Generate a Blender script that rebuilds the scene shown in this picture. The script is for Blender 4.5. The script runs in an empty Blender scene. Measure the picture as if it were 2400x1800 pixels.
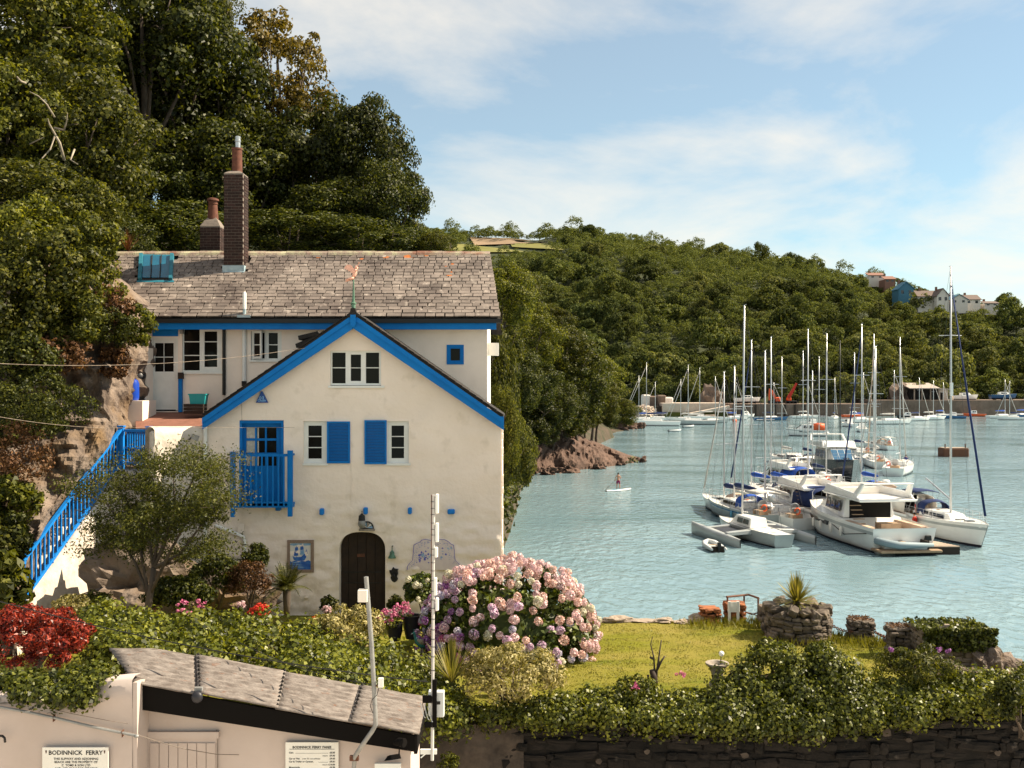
import bpy, bmesh, math, random
import numpy as np
from mathutils import Vector, Matrix, noise, Euler
# ------------------------------------------------------------------ camera, sky, sun, exposure
sc = bpy.context.scene
COL = sc.collection
R = math.radians
CAM_Z, FOC = 11.5, 2400.0          # eye height over the water, focal length in photo pixels (2400 wide)
cam = bpy.data.cameras.new("camera")
cam.sensor_width = 36.0
cam.lens = 36.0
cam.clip_start = 0.5
cam.clip_end = 6000
cam_o = bpy.data.objects.new("camera", cam)
cam_o.location = (0, 0, CAM_Z)
cam_o.rotation_euler = (R(90), 0, 0)
COL.objects.link(cam_o)
sc.camera = cam_o
SUN_DIR = Vector((1.0, 0.17, 0.98)).normalized()
SUN_EL = math.asin(SUN_DIR.z)
SUN_AZ = math.atan2(SUN_DIR.x, SUN_DIR.y)
world = bpy.data.worlds.new("World")
sc.world = world
world.use_nodes = True
wn, wl = world.node_tree.nodes, world.node_tree.links
wn.clear()
w_out = wn.new("ShaderNodeOutputWorld")
w_bg = wn.new("ShaderNodeBackground")
w_bg.inputs["Strength"].default_value = 0.082
w_sky = wn.new("ShaderNodeTexSky")
w_sky.sky_type = 'NISHITA'
w_sky.sun_disc = False
w_sky.sun_elevation = SUN_EL
w_sky.sun_rotation = SUN_AZ
w_sky.air_density = 0.9
w_sky.dust_density = 0.2
w_sky.ozone_density = 1.0
w_tc = wn.new("ShaderNodeTexCoord")
w_sep = wn.new("ShaderNodeSeparateXYZ")
wl.new(w_tc.outputs["Generated"], w_sep.inputs[0])
def wmath(op, a, b=None):
 n = wn.new("ShaderNodeMath"); n.operation = op
 for i, x in enumerate((a, b)):
  if x is None: continue
  if isinstance(x, (int, float)): n.inputs[i].default_value = x
  else: wl.new(x, n.inputs[i])
 return n.outputs[0]
w_z = wmath('ADD', wmath('MAXIMUM', w_sep.outputs[2], 0.0), 0.22)
w_cx = wmath('DIVIDE', w_sep.outputs[0], w_z)
w_cy = wmath('DIVIDE', w_sep.outputs[1], w_z)
w_cmb = wn.new("ShaderNodeCombineXYZ")
wl.new(w_cx, w_cmb.inputs[0]); wl.new(w_cy, w_cmb.inputs[1])
w_map = wn.new("ShaderNodeMapping")
w_map.inputs["Location"].default_value = (2.121, 23.532, 0.0)
w_map.inputs["Rotation"].default_value = (0, 0, R(-26.087))
w_map.inputs["Scale"].default_value = (0.8955, 0.8955, 1.0)
wl.new(w_cmb.outputs[0], w_map.inputs[0])
w_n1 = wn.new("ShaderNodeTexNoise")
w_n1.inputs["Scale"].default_value = 1.15
w_n1.inputs["Detail"].default_value = 9.0
w_n1.inputs["Roughness"].default_value = 0.58
w_n1.inputs["Distortion"].default_value = 0.35
wl.new(w_map.outputs[0], w_n1.inputs["Vector"])
w_rp = wn.new("ShaderNodeValToRGB")
w_rp.color_ramp.elements[0].position = 0.42
w_rp.color_ramp.elements[0].color = (0.22, 0.22, 0.22, 1)
w_rp.color_ramp.elements[1].position = 0.66
w_rp.color_ramp.elements[1].color = (0.9, 0.9, 0.9, 1)
wl.new(w_n1.outputs["Fac"], w_rp.inputs[0])
w_mix = wn.new("ShaderNodeMix"); w_mix.data_type = 'RGBA'
w_mix.inputs["B"].default_value = (6.1, 5.8, 5.35, 1)
wl.new(w_rp.outputs[0], w_mix.inputs["Factor"])
w_tint = wn.new("ShaderNodeMix"); w_tint.data_type = 'RGBA'; w_tint.blend_type = 'MULTIPLY'
w_tint.inputs["Factor"].default_value = 1.0
w_tint.inputs["B"].default_value = (0.59, 0.88, 0.91, 1)
wl.new(w_sky.outputs[0], w_tint.inputs["A"])
wl.new(w_tint.outputs["Result"], w_mix.inputs["A"])
wl.new(w_mix.outputs["Result"], w_bg.inputs[0])
wl.new(w_bg.outputs[0], w_out.inputs[0])
sun = bpy.data.lights.new("sun", 'SUN')
sun.energy = 5.0
sun.angle = R(0.53)
sun.color = (1.0, 0.90, 0.74)
sun_o = bpy.data.objects.new("sun", sun)
sun_o.rotation_euler = SUN_DIR.to_track_quat('Z', 'Y').to_euler()
sun_o.location = (60, 20, 80)
COL.objects.link(sun_o)
vs = sc.view_settings
vs.view_transform = 'Standard'
vs.look = 'None'
vs.exposure = 1.12
vs.use_white_balance = True
vs.white_balance_temperature = 7050
vs.white_balance_tint = 10
vs.gamma = 1.0
vs.use_curve_mapping = False
sc.render.engine = 'CYCLES'
cy = sc.cycles
cy.use_denoising = True
cy.denoiser = 'OPENIMAGEDENOISE'
cy.max_bounces = 4
cy.diffuse_bounces = 2
cy.glossy_bounces = 2
cy.transmission_bounces = 2
cy.transparent_max_bounces = 4
cy.caustics_reflective = False
cy.caustics_refractive = False
cy.use_adaptive_sampling = True
cy.adaptive_threshold = 0.015
rng = np.random.default_rng(7)
random.seed(7)
def P(u, v, d):
 """photo pixel (2400 x 1800) at depth d metres in front of the camera"""
 return Vector(((u - 1200) / FOC * d, d, CAM_Z - (v - 900) / FOC * d))
def PW(u, v, z=0.0):
 """photo pixel on the level z (below the eye)"""
 d = (CAM_Z - z) * FOC / (v - 900)
 return P(u, v, d)
# ------------------------------------------------------------------ materials
MATS = {}
def _n(nt, t, **kw):
 n = nt.nodes.new(t)
 for k, v in kw.items(): setattr(n, k, v)
 return n
def mk(name, c, rough=0.75, c2=None, scale=6.0, detail=6.0, bump=0.0, bscale=None, metal=0.0, spec=0.35, objvar=0.0,
 isl=0.0, lo=0.35, hi=0.65, world_co=False, stretch=None, bdist=0.02, coat=0.0, blend2=None):
 m = bpy.data.materials.new(name); m.use_nodes = True
 nt = m.node_tree; L = nt.links
 b = nt.nodes["Principled BSDF"]
 b.inputs["Roughness"].default_value = rough
 b.inputs["Metallic"].default_value = metal
 b.inputs["Specular IOR Level"].default_value = spec
 b.inputs["Coat Weight"].default_value = coat
 if world_co: co = _n(nt, "ShaderNodeNewGeometry").outputs["Position"]
 else: co = _n(nt, "ShaderNodeTexCoord").outputs["Object"]
 if stretch:
  mp = _n(nt, "ShaderNodeMapping"); mp.inputs["Scale"].default_value = stretch
  L.new(co, mp.inputs[0]); co = mp.outputs[0]
 col = None
 if c2 is not None:
  nz = _n(nt, "ShaderNodeTexNoise"); nz.inputs["Scale"].default_value = scale; nz.inputs["Detail"].default_value = detail
  nz.inputs["Roughness"].default_value = 0.62
  L.new(co, nz.inputs["Vector"])
  rp = _n(nt, "ShaderNodeValToRGB")
  rp.color_ramp.elements[0].position = lo; rp.color_ramp.elements[1].position = hi
  rp.color_ramp.elements[0].color = (*c, 1); rp.color_ramp.elements[1].color = (*c2, 1)
  L.new(nz.outputs["Fac"], rp.inputs[0]); col = rp.outputs[0]
 if blend2 is not None:   # patches of a third colour: (colour, scale, lo, hi)
  nz = _n(nt, "ShaderNodeTexNoise"); nz.inputs["Scale"].default_value = blend2[1]; nz.inputs["Detail"].default_value = 8
  L.new(co, nz.inputs["Vector"])
  mr = _n(nt, "ShaderNodeMapRange"); mr.inputs[1].default_value = blend2[2]; mr.inputs[2].default_value = blend2[3]
  L.new(nz.outputs["Fac"], mr.inputs[0])
  mx = _n(nt, "ShaderNodeMix", data_type='RGBA'); mx.inputs["B"].default_value = (*blend2[0], 1)
  if col is None: mx.inputs["A"].default_value = (*c, 1)
  else: L.new(col, mx.inputs["A"])
  L.new(mr.outputs[0], mx.inputs["Factor"]); col = mx.outputs["Result"]
 if objvar or isl:
  src = _n(nt, "ShaderNodeObjectInfo").outputs["Random"] if objvar else _n(nt, "ShaderNodeNewGeometry").outputs["Random Per Island"]
  k = objvar or isl
  mr = _n(nt, "ShaderNodeMapRange"); mr.inputs[3].default_value = 1 - k; mr.inputs[4].default_value = 1 + k
  L.new(src, mr.inputs[0])
  mx = _n(nt, "ShaderNodeMix", data_type='RGBA', blend_type='MULTIPLY'); mx.inputs["Factor"].default_value = 1
  if col is None: mx.inputs["A"].default_value = (*c, 1)
  else: L.new(col, mx.inputs["A"])
  L.new(mr.outputs[0], mx.inputs["B"]); col = mx.outputs["Result"]
 if col is None: b.inputs["Base Color"].default_value = (*c, 1)
 else: L.new(col, b.inputs["Base Color"])
 if bump:
  nz = _n(nt, "ShaderNodeTexNoise"); nz.inputs["Scale"].default_value = bscale or scale * 3; nz.inputs["Detail"].default_value = 6
  L.new(co, nz.inputs["Vector"])
  bp = _n(nt, "ShaderNodeBump"); bp.inputs["Strength"].default_value = bump; bp.inputs["Distance"].default_value = bdist
  L.new(nz.outputs["Fac"], bp.inputs["Height"]); L.new(bp.outputs[0], b.inputs["Normal"])
 MATS[name] = m
 return m
def leafmat(name, dark, mid, light, trans=0.35, rough=0.5, spec=0.35, objvar=0.25, tint=(1.5, 1.45, 0.5)):
 """leaf cards: every leaf (mesh island) its own tone, thin enough to let light through"""
 m = bpy.data.materials.new(name); m.use_nodes = True
 nt = m.node_tree; L = nt.links; nt.nodes.clear()
 out = _n(nt, "ShaderNodeOutputMaterial")
 g = _n(nt, "ShaderNodeNewGeometry")
 rp = _n(nt, "ShaderNodeValToRGB")
 e = rp.color_ramp.elements
 e[0].position = 0.0; e[0].color = (*dark, 1)
 e[1].position = 1.0; e[1].color = (*light, 1)  # ends spread wide so random leaf tones also stand for foliage shade and highlights
 x = e.new(0.55); x.color = (*mid, 1)
 L.new(g.outputs["Random Per Island"], rp.inputs[0])
 oi = _n(nt, "ShaderNodeObjectInfo")
 mr = _n(nt, "ShaderNodeMapRange"); mr.inputs[3].default_value = 1 - objvar; mr.inputs[4].default_value = 1 + objvar
 L.new(oi.outputs["Random"], mr.inputs[0])
 mx = _n(nt, "ShaderNodeMix", data_type='RGBA', blend_type='MULTIPLY'); mx.inputs["Factor"].default_value = 1
 L.new(rp.outputs[0], mx.inputs["A"]); L.new(mr.outputs[0], mx.inputs["B"])
 pb = _n(nt, "ShaderNodeBsdfPrincipled")
 pb.inputs["Roughness"].default_value = rough; pb.inputs["Specular IOR Level"].default_value = spec
 L.new(mx.outputs["Result"], pb.inputs["Base Color"])
 tr = _n(nt, "ShaderNodeBsdfTranslucent")
 mt = _n(nt, "ShaderNodeMix", data_type='RGBA', blend_type='MULTIPLY'); mt.inputs["Factor"].default_value = 1
 mt.inputs["B"].default_value = (*tint, 1)
 L.new(mx.outputs["Result"], mt.inputs["A"]); L.new(mt.outputs["Result"], tr.inputs[0])
 ms = _n(nt, "ShaderNodeMixShader"); ms.inputs[0].default_value = trans
 L.new(pb.outputs[0], ms.inputs[1]); L.new(tr.outputs[0], ms.inputs[2]); L.new(ms.outputs[0], out.inputs[0])
 MATS[name] = m
 return m
def glassmat(name, c=(0.010, 0.009, 0.008), rough=0.06, spec=0.12):
 return mk(name, c, rough=rough, spec=spec)
BLUE = (0.0, 0.145, 0.46)
mk('render_white', (0.91, 0.785, 0.68), 0.85, c2=(0.82, 0.70, 0.59), scale=0.9, detail=9, bump=0.6, bscale=11, bdist=0.02, lo=0.3, hi=0.75, blend2=((0.60, 0.50, 0.39), 2.2, 0.58, 0.86))
mk('old_whitewash', (0.66, 0.585, 0.50), 0.9, c2=(0.50, 0.43, 0.36), scale=1.6, detail=10, bump=0.9, bscale=7, bdist=0.03, blend2=((0.36, 0.29, 0.23), 3.0, 0.60, 0.78))
mk('render_smooth', (0.90, 0.78, 0.675), 0.85, c2=(0.81, 0.70, 0.60), scale=1.3, bump=0.15, bscale=30, bdist=0.006)
mk('blue_paint', BLUE, 0.5, c2=(0.0, 0.175, 0.52), scale=3, bump=0.06, bscale=40, spec=0.12, bdist=0.004)
mk('blue_bright', (0.002, 0.17, 0.55), 0.5, c2=(0.002, 0.20, 0.60), scale=3, spec=0.25)
mk('white_paint', (0.80, 0.80, 0.76), 0.45, c2=(0.74, 0.74, 0.70), scale=4)
mk('white_plastic', (0.82, 0.82, 0.78), 0.4)
glassmat('dark_glass')
mk('interior_dark', (0.006, 0.005, 0.004), 0.9)  # near-black used in place of shade inside rooms and openings
mk('curtain', (0.62, 0.58, 0.50), 0.9, c2=(0.45, 0.42, 0.36), scale=12)
mk('black_metal', (0.012, 0.012, 0.012), 0.5)
mk('dark_brown', (0.020, 0.012, 0.008), 0.75, c2=(0.035, 0.020, 0.012), scale=6)
mk('slate', (0.235, 0.193, 0.166), 0.75, c2=(0.070, 0.052, 0.046), scale=0.9, detail=12, bump=0.4, bscale=22, bdist=0.01, world_co=True, objvar=0.22, lo=0.32, hi=0.70, blend2=((0.37, 0.315, 0.27), 5.0, 0.58, 0.74))
mk('slate_rest', (0.235, 0.193, 0.166), 0.75, c2=(0.070, 0.052, 0.046), scale=0.9, detail=12, bump=0.4, bscale=22, bdist=0.01, world_co=True, isl=0.22, lo=0.32, hi=0.70, blend2=((0.37, 0.315, 0.27), 5.0, 0.58, 0.74))
mk('slate_dark', (0.024, 0.019, 0.017), 0.8, c2=(0.015, 0.012, 0.010), scale=9, bump=0.3)
mk('lichen', (0.50, 0.16, 0.04), 0.95, c2=(0.36, 0.10, 0.03), scale=20, bump=0.5)
mk('ridge_tile', (0.27, 0.20, 0.16), 0.85, c2=(0.40, 0.37, 0.24), scale=4, bump=0.5, bscale=25, world_co=True, objvar=0.2, lo=0.42, hi=0.62, blend2=((0.20, 0.09, 0.06), 1.7, 0.52, 0.66))
mk('mortar', (0.17, 0.14, 0.118), 0.95, c2=(0.22, 0.18, 0.15), scale=10, bump=0.4)
mk('brick', (0.046, 0.021, 0.016), 0.9, c2=(0.024, 0.012, 0.010), scale=7, bump=0.4, bscale=40, bdist=0.006, objvar=0.35, world_co=True)
mk('clay_pot', (0.15, 0.055, 0.033), 0.85, c2=(0.09, 0.032, 0.02), scale=9)
mk('steel', (0.52, 0.53, 0.53), 0.38, metal=0.8, c2=(0.40, 0.41, 0.42), scale=10)
mk('galvanised', (0.30, 0.30, 0.29), 0.55, metal=0.3, c2=(0.22, 0.22, 0.215), scale=9)
mk('lead', (0.40, 0.48, 0.50), 0.7, c2=(0.25, 0.34, 0.38), scale=5)
mk('verdigris', (0.12, 0.24, 0.17), 0.75, c2=(0.06, 0.12, 0.08), scale=9)
mk('copper', (0.92, 0.50, 0.38), 0.55, metal=0.15, c2=(0.80, 0.42, 0.31), scale=9)
mk('teal_paint_shaded', (0.012, 0.12, 0.17), 0.6, c2=(0.02, 0.17, 0.23), scale=7)  # teal darkened to stand in for the chimney shadow over the skylight
mk('skylight_glass_shaded', (0.005, 0.09, 0.16), 0.12, spec=0.5, c2=(0.008, 0.13, 0.21), scale=2)  # glass darkened likewise, the shadow put into its colour
mk('teal_plastic', (0.01, 0.32, 0.34), 0.5)
mk('gas_blue', (0.004, 0.05, 0.38), 0.4)
mk('tile_floor', (0.23, 0.10, 0.07), 0.85, c2=(0.17, 0.075, 0.05), scale=4, bump=0.3, objvar=0.2)
mk('concrete', (0.64, 0.57, 0.49), 0.95, c2=(0.52, 0.46, 0.39), scale=3, bump=0.4)
mk('rock', (0.215, 0.165, 0.132), 0.92, c2=(0.070, 0.050, 0.039), scale=1.2, detail=10, bump=0.9, bscale=5, bdist=0.12, lo=0.38, hi=0.62, blend2=((0.16, 0.10, 0.05), 0.8, 0.5, 0.68))
mk('rock_shore', (0.135, 0.080, 0.058), 0.9, c2=(0.075, 0.045, 0.034), scale=0.5, detail=10, bump=0.8, bscale=2.5, bdist=0.25, stretch=(1, 1, 0.5))
mk('bank_earth', (0.085, 0.055, 0.04), 0.95, c2=(0.03, 0.032, 0.012), scale=0.3, detail=10, bump=0.8, bscale=2, bdist=.2)
mk('soil', (0.07, 0.05, 0.03), 0.95, c2=(0.05, 0.045, 0.02), scale=2, bump=0.5)
mk('lawn', (0.150, 0.148, 0.016), 0.95, c2=(0.215, 0.178, 0.042), scale=0.55, detail=10, bump=0.6, bscale=60, bdist=0.02, spec=0.1, lo=0.40, hi=0.64, stretch=(0.7, 1.6, 1), blend2=((0.098, 0.118, 0.011), 1.3, 0.55, 0.72))
mk('hill_ground', (0.035, 0.045, 0.014), 0.95, c2=(0.022, 0.03, 0.01), scale=0.05)
mk('field_brown', (0.26, 0.175, 0.105), 0.95, c2=(0.21, 0.145, 0.085), scale=0.05)
mk('field_green', (0.20, 0.185, 0.05), 0.95, c2=(0.155, 0.155, 0.04), scale=0.05)
mk('bark', (0.10, 0.075, 0.055), 0.9, c2=(0.055, 0.04, 0.03), scale=5, bump=0.6, bscale=14, stretch=(1, 1, 0.3))
mk('bark_pale', (0.34, 0.29, 0.22), 0.9, c2=(0.20, 0.165, 0.125), scale=5, bump=0.5)
mk('quay_stone', (0.20, 0.145, 0.115), 0.95, c2=(0.115, 0.082, 0.062), scale=0.25, detail=10, bump=0.8, bscale=1.0, bdist=0.3)
mk('quay_pale', (0.58, 0.48, 0.40), 0.9, c2=(0.46, 0.37, 0.30), scale=0.3)
mk('weed', (0.09, 0.085, 0.01), 0.9, c2=(0.055, 0.055, 0.012), scale=0.6)
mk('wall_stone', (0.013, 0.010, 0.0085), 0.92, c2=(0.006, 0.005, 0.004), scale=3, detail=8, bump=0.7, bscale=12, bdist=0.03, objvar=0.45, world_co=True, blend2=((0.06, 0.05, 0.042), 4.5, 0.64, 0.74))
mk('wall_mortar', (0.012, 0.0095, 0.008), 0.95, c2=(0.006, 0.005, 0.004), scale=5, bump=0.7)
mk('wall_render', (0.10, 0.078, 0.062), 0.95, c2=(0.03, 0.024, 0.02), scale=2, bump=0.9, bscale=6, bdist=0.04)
mk('pier_stone', (0.17, 0.135, 0.105), 0.92, c2=(0.09, 0.07, 0.055), scale=4, bump=0.7, bscale=14, objvar=0.4, world_co=True, bdist=0.02)
mk('pier_orange', (0.33, 0.115, 0.045), 0.92, c2=(0.20, 0.07, 0.03), scale=4, bump=0.7, bscale=14, objvar=0.3, bdist=0.02)
mk('rust', (0.16, 0.065, 0.035), 0.9, c2=(0.09, 0.04, 0.025), scale=9, bump=0.3)
mk('drift', (0.42, 0.34, 0.27), 0.9, c2=(0.26, 0.20, 0.155), scale=6, bump=0.6, stretch=(0.4, 2, 2))
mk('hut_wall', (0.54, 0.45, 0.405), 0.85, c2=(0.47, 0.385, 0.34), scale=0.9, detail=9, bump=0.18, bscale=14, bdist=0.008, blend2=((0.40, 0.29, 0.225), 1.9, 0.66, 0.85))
mk('hut_roof', (0.245, 0.212, 0.19), 0.92, c2=(0.125, 0.103, 0.09), scale=9, detail=12, bump=0.7, bscale=45, bdist=0.012, stretch=(0.8, 2.0, 1), lo=0.36, hi=0.62, blend2=((0.19, 0.10, 0.065), 11.0, 0.62, 0.74))
mk('fascia_black', (0.006, 0.005, 0.0045), 0.8, spec=0.08)
mk('sign_white', (0.80, 0.78, 0.72), 0.5, c2=(0.74, 0.71, 0.65), scale=3)
mk('ink', (0.015, 0.013, 0.012), 0.7)
mk('ink_grey', (0.16, 0.145, 0.13), 0.7)
mk('stone_urn', (0.36, 0.31, 0.26), 0.9, c2=(0.21, 0.175, 0.145), scale=6, bump=0.5)
mk('globe_white', (0.88, 0.87, 0.82), 0.3)
mk('terracotta', (0.30, 0.11, 0.06), 0.85)
mk('pot_dark', (0.02, 0.02, 0.025), 0.45)
mk('frame_wood', (0.20, 0.135, 0.095), 0.8, c2=(0.30, 0.22, 0.17), scale=40)
mk('delft_white', (0.70, 0.66, 0.60), 0.35, c2=(0.62, 0.60, 0.57), scale=6)
mk('delft_blue', (0.01, 0.075, 0.34), 0.35, c2=(0.03, 0.16, 0.45), scale=14)
mk('delft_light', (0.16, 0.34, 0.55), 0.35, c2=(0.32, 0.45, 0.58), scale=10)
mk('delft_violet', (0.10, 0.10, 0.40), 0.4, c2=(0.16, 0.15, 0.48), scale=12)
mk('delft_pink', (0.66, 0.55, 0.53), 0.4, c2=(0.72, 0.62, 0.58), scale=5)
mk('sign_blue', (0.004, 0.06, 0.27), 0.4)
mk('sign_pale', (0.25, 0.50, 0.80), 0.4)
mk('gelcoat', (0.84, 0.83, 0.80), 0.22, c2=(0.78, 0.77, 0.74), scale=0.8, coat=0.3)
mk('gelcoat_cream', (0.80, 0.74, 0.66), 0.25, coat=0.3)
mk('gelcoat_grey', (0.40, 0.42, 0.41), 0.3, coat=0.2, c2=(0.34, 0.36, 0.36), scale=0.8)
mk('gelcoat_blue', (0.01, 0.09, 0.22), 0.25, coat=0.3)
mk('hull_dark', (0.018, 0.022, 0.026), 0.22, coat=0.4)
mk('hull_green', (0.02, 0.17, 0.13), 0.35)
mk('antifoul', (0.02, 0.018, 0.03), 0.8)
mk('teak', (0.36, 0.25, 0.16), 0.8, c2=(0.28, 0.19, 0.12), scale=4)
mk('boat_glass', (0.012, 0.016, 0.022), 0.08, spec=0.7)
mk('boat_glass_blue', (0.02, 0.10, 0.20), 0.08, spec=0.9)
mk('alloy', (0.50, 0.51, 0.52), 0.35, metal=0.5)
mk('alloy_dark', (0.03, 0.03, 0.035), 0.45)
mk('canvas_navy', (0.008, 0.022, 0.085), 0.85, c2=(0.012, 0.03, 0.11), scale=2)
mk('canvas_blue', (0.01, 0.07, 0.36), 0.8)
mk('canvas_tan', (0.50, 0.36, 0.27), 0.85)
mk('canvas_grey', (0.55, 0.53, 0.50), 0.85, c2=(0.45, 0.43, 0.41), scale=2)
mk('flag_red', (0.45, 0.03, 0.02), 0.8)
mk('orange_paint', (0.72, 0.11, 0.03), 0.5)
mk('rubber_grey', (0.55, 0.57, 0.57), 0.6)
mk('rubber_blue', (0.20, 0.26, 0.29), 0.6)
mk('engine_black', (0.012, 0.012, 0.013), 0.4)
mk('fender', (0.10, 0.30, 0.42), 0.5)
mk('dock_wood', (0.34, 0.27, 0.21), 0.9, c2=(0.27, 0.21, 0.165), scale=3, objvar=0.2)
mk('dock_side', (0.035, 0.026, 0.02), 0.9)
mk('skin', (0.50, 0.26, 0.17), 0.6)
mk('hair_dark', (0.02, 0.014, 0.01), 0.8)
mk('shorts', (0.20, 0.012, 0.07), 0.85)
mk('shirt_red', (0.50, 0.03, 0.02), 0.85)
mk('shirt_blue', (0.02, 0.03, 0.16), 0.85)
mk('far_wall', (0.66, 0.60, 0.54), 0.9)
mk('far_roof', (0.15, 0.11, 0.095), 0.9)
mk('far_roof_blue', (0.05, 0.16, 0.24), 0.8)
mk('far_roof_red', (0.23, 0.12, 0.09), 0.9)
mk('shed_roof', (0.36, 0.30, 0.26), 0.9)
mk('peacock_teal', (0.01, 0.10, 0.13), 0.4, c2=(0.02, 0.16, 0.12), scale=30)
mk('feather_grey', (0.30, 0.26, 0.19), 0.8, c2=(0.12, 0.11, 0.08), scale=60)
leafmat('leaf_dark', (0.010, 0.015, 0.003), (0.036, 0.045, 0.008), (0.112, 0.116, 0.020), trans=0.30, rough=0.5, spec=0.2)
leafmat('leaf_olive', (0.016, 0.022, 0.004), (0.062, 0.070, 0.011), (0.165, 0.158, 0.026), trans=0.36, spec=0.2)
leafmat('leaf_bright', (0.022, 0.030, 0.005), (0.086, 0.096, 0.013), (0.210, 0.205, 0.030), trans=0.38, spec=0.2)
leafmat('leaf_autumn', (0.060, 0.046, 0.009), (0.130, 0.098, 0.018), (0.230, 0.155, 0.035), trans=0.35, spec=0.2)
leafmat('leaf_ivy', (0.016, 0.022, 0.003), (0.096, 0.112, 0.011), (0.245, 0.245, 0.036), trans=0.28, rough=0.42, spec=0.32, objvar=0.1)
leafmat('leaf_ivy_deep', (0.014, 0.019, 0.003), (0.070, 0.084, 0.010), (0.190, 0.195, 0.034), trans=0.27, rough=0.42, spec=0.28, objvar=0.1)
leafmat('leaf_tree', (0.022, 0.026, 0.005), (0.058, 0.067, 0.011), (0.138, 0.138, 0.026), trans=0.35, spec=0.25, objvar=0.05)
leafmat('leaf_red', (0.035, 0.006, 0.004), (0.20, 0.018, 0.009), (0.40, 0.055, 0.020), trans=0.25, rough=0.4, spec=0.35, objvar=0.05, tint=(1.3, 0.8, 0.6))
leafmat('leaf_varieg', (0.08, 0.074, 0.018), (0.26, 0.22, 0.075), (0.50, 0.42, 0.21), trans=0.25, spec=0.2, objvar=0.05)
leafmat('leaf_far', (0.034, 0.046, 0.015), (0.078, 0.092, 0.027), (0.142, 0.148, 0.046), trans=0.28, spec=0.08, rough=0.8, objvar=0.42)
leafmat('leaf_far_pale', (0.046, 0.056, 0.018), (0.112, 0.122, 0.040), (0.195, 0.190, 0.068), trans=0.28, spec=0.08, rough=0.8, objvar=0.3)
leafmat('leaf_far_deep', (0.022, 0.032, 0.012), (0.055, 0.070, 0.022), (0.110, 0.120, 0.036), trans=0.25, spec=0.08, rough=0.8, objvar=0.35)
leafmat('leaf_brown', (0.035, 0.018, 0.009), (0.105, 0.050, 0.024), (0.21, 0.11, 0.055), trans=0.2, spec=0.15)
leafmat('leaf_hydrangea', (0.016, 0.026, 0.006), (0.055, 0.080, 0.010), (0.160, 0.190, 0.030), trans=0.2, objvar=0.1)
leafmat('blade_green', (0.07, 0.075, 0.012), (0.17, 0.155, 0.030), (0.33, 0.27, 0.09), trans=0.25, objvar=0.1)
leafmat('frond_green', (0.03, 0.035, 0.008), (0.075, 0.08, 0.018), (0.16, 0.15, 0.04), trans=0.2, objvar=0.1)
leafmat('blade_red', (0.10, 0.03, 0.015), (0.20, 0.07, 0.03), (0.30, 0.13, 0.06), trans=0.2, objvar=0.1)
leafmat('grass_tuft', (0.105, 0.105, 0.010), (0.155, 0.148, 0.018), (0.22, 0.195, 0.038), trans=0.3, objvar=0.1)
PETALS = [leafmat('petal_pink', (0.56, 0.31, 0.32), (0.74, 0.50, 0.50), (0.84, 0.68, 0.66), trans=0.2, rough=0.8, spec=0.1, objvar=0.12, tint=(1, 1, 1)),
  leafmat('petal_peach', (0.54, 0.27, 0.20), (0.74, 0.49, 0.43), (0.84, 0.66, 0.60), trans=0.2, rough=0.8, spec=0.1, objvar=0.12, tint=(1, 1, 1)),
  leafmat('petal_lilac', (0.40, 0.20, 0.33), (0.60, 0.40, 0.52), (0.74, 0.62, 0.66), trans=0.2, rough=0.8, spec=0.1, objvar=0.15, tint=(1, 1, 1)),
  leafmat('petal_violet', (0.24, 0.05, 0.26), (0.40, 0.15, 0.40), (0.55, 0.33, 0.52), trans=0.2, rough=0.8, spec=0.1, objvar=0.15, tint=(1, 1, 1)),
  leafmat('petal_blue', (0.34, 0.29, 0.44), (0.54, 0.50, 0.60), (0.72, 0.68, 0.70), trans=0.2, rough=0.8, spec=0.1, objvar=0.15, tint=(1, 1, 1)),
  leafmat('petal_cream', (0.45, 0.40, 0.26), (0.62, 0.58, 0.42), (0.74, 0.72, 0.60), trans=0.2, rough=0.8, spec=0.1, objvar=0.1, tint=(1, 1, 1)),
  leafmat('petal_red', (0.45, 0.02, 0.02), (0.66, 0.06, 0.04), (0.80, 0.16, 0.09), trans=0.2, rough=0.8, spec=0.1, objvar=0.1, tint=(1, 1, 1)),
  leafmat('petal_orange', (0.55, 0.07, 0.01), (0.72, 0.14, 0.02), (0.80, 0.24, 0.05), trans=0.2, rough=0.8, spec=0.1, objvar=0.1, tint=(1, 1, 1)),
  leafmat('petal_white', (0.60, 0.56, 0.50), (0.76, 0.72, 0.66), (0.84, 0.82, 0.78), trans=0.2, rough=0.8, spec=0.1, objvar=0.1, tint=(1, 1, 1)),
  leafmat('petal_magenta', (0.40, 0.05, 0.16), (0.62, 0.16, 0.30), (0.75, 0.36, 0.44), trans=0.2, rough=0.8, spec=0.1, objvar=0.1, tint=(1, 1, 1))]
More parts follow.
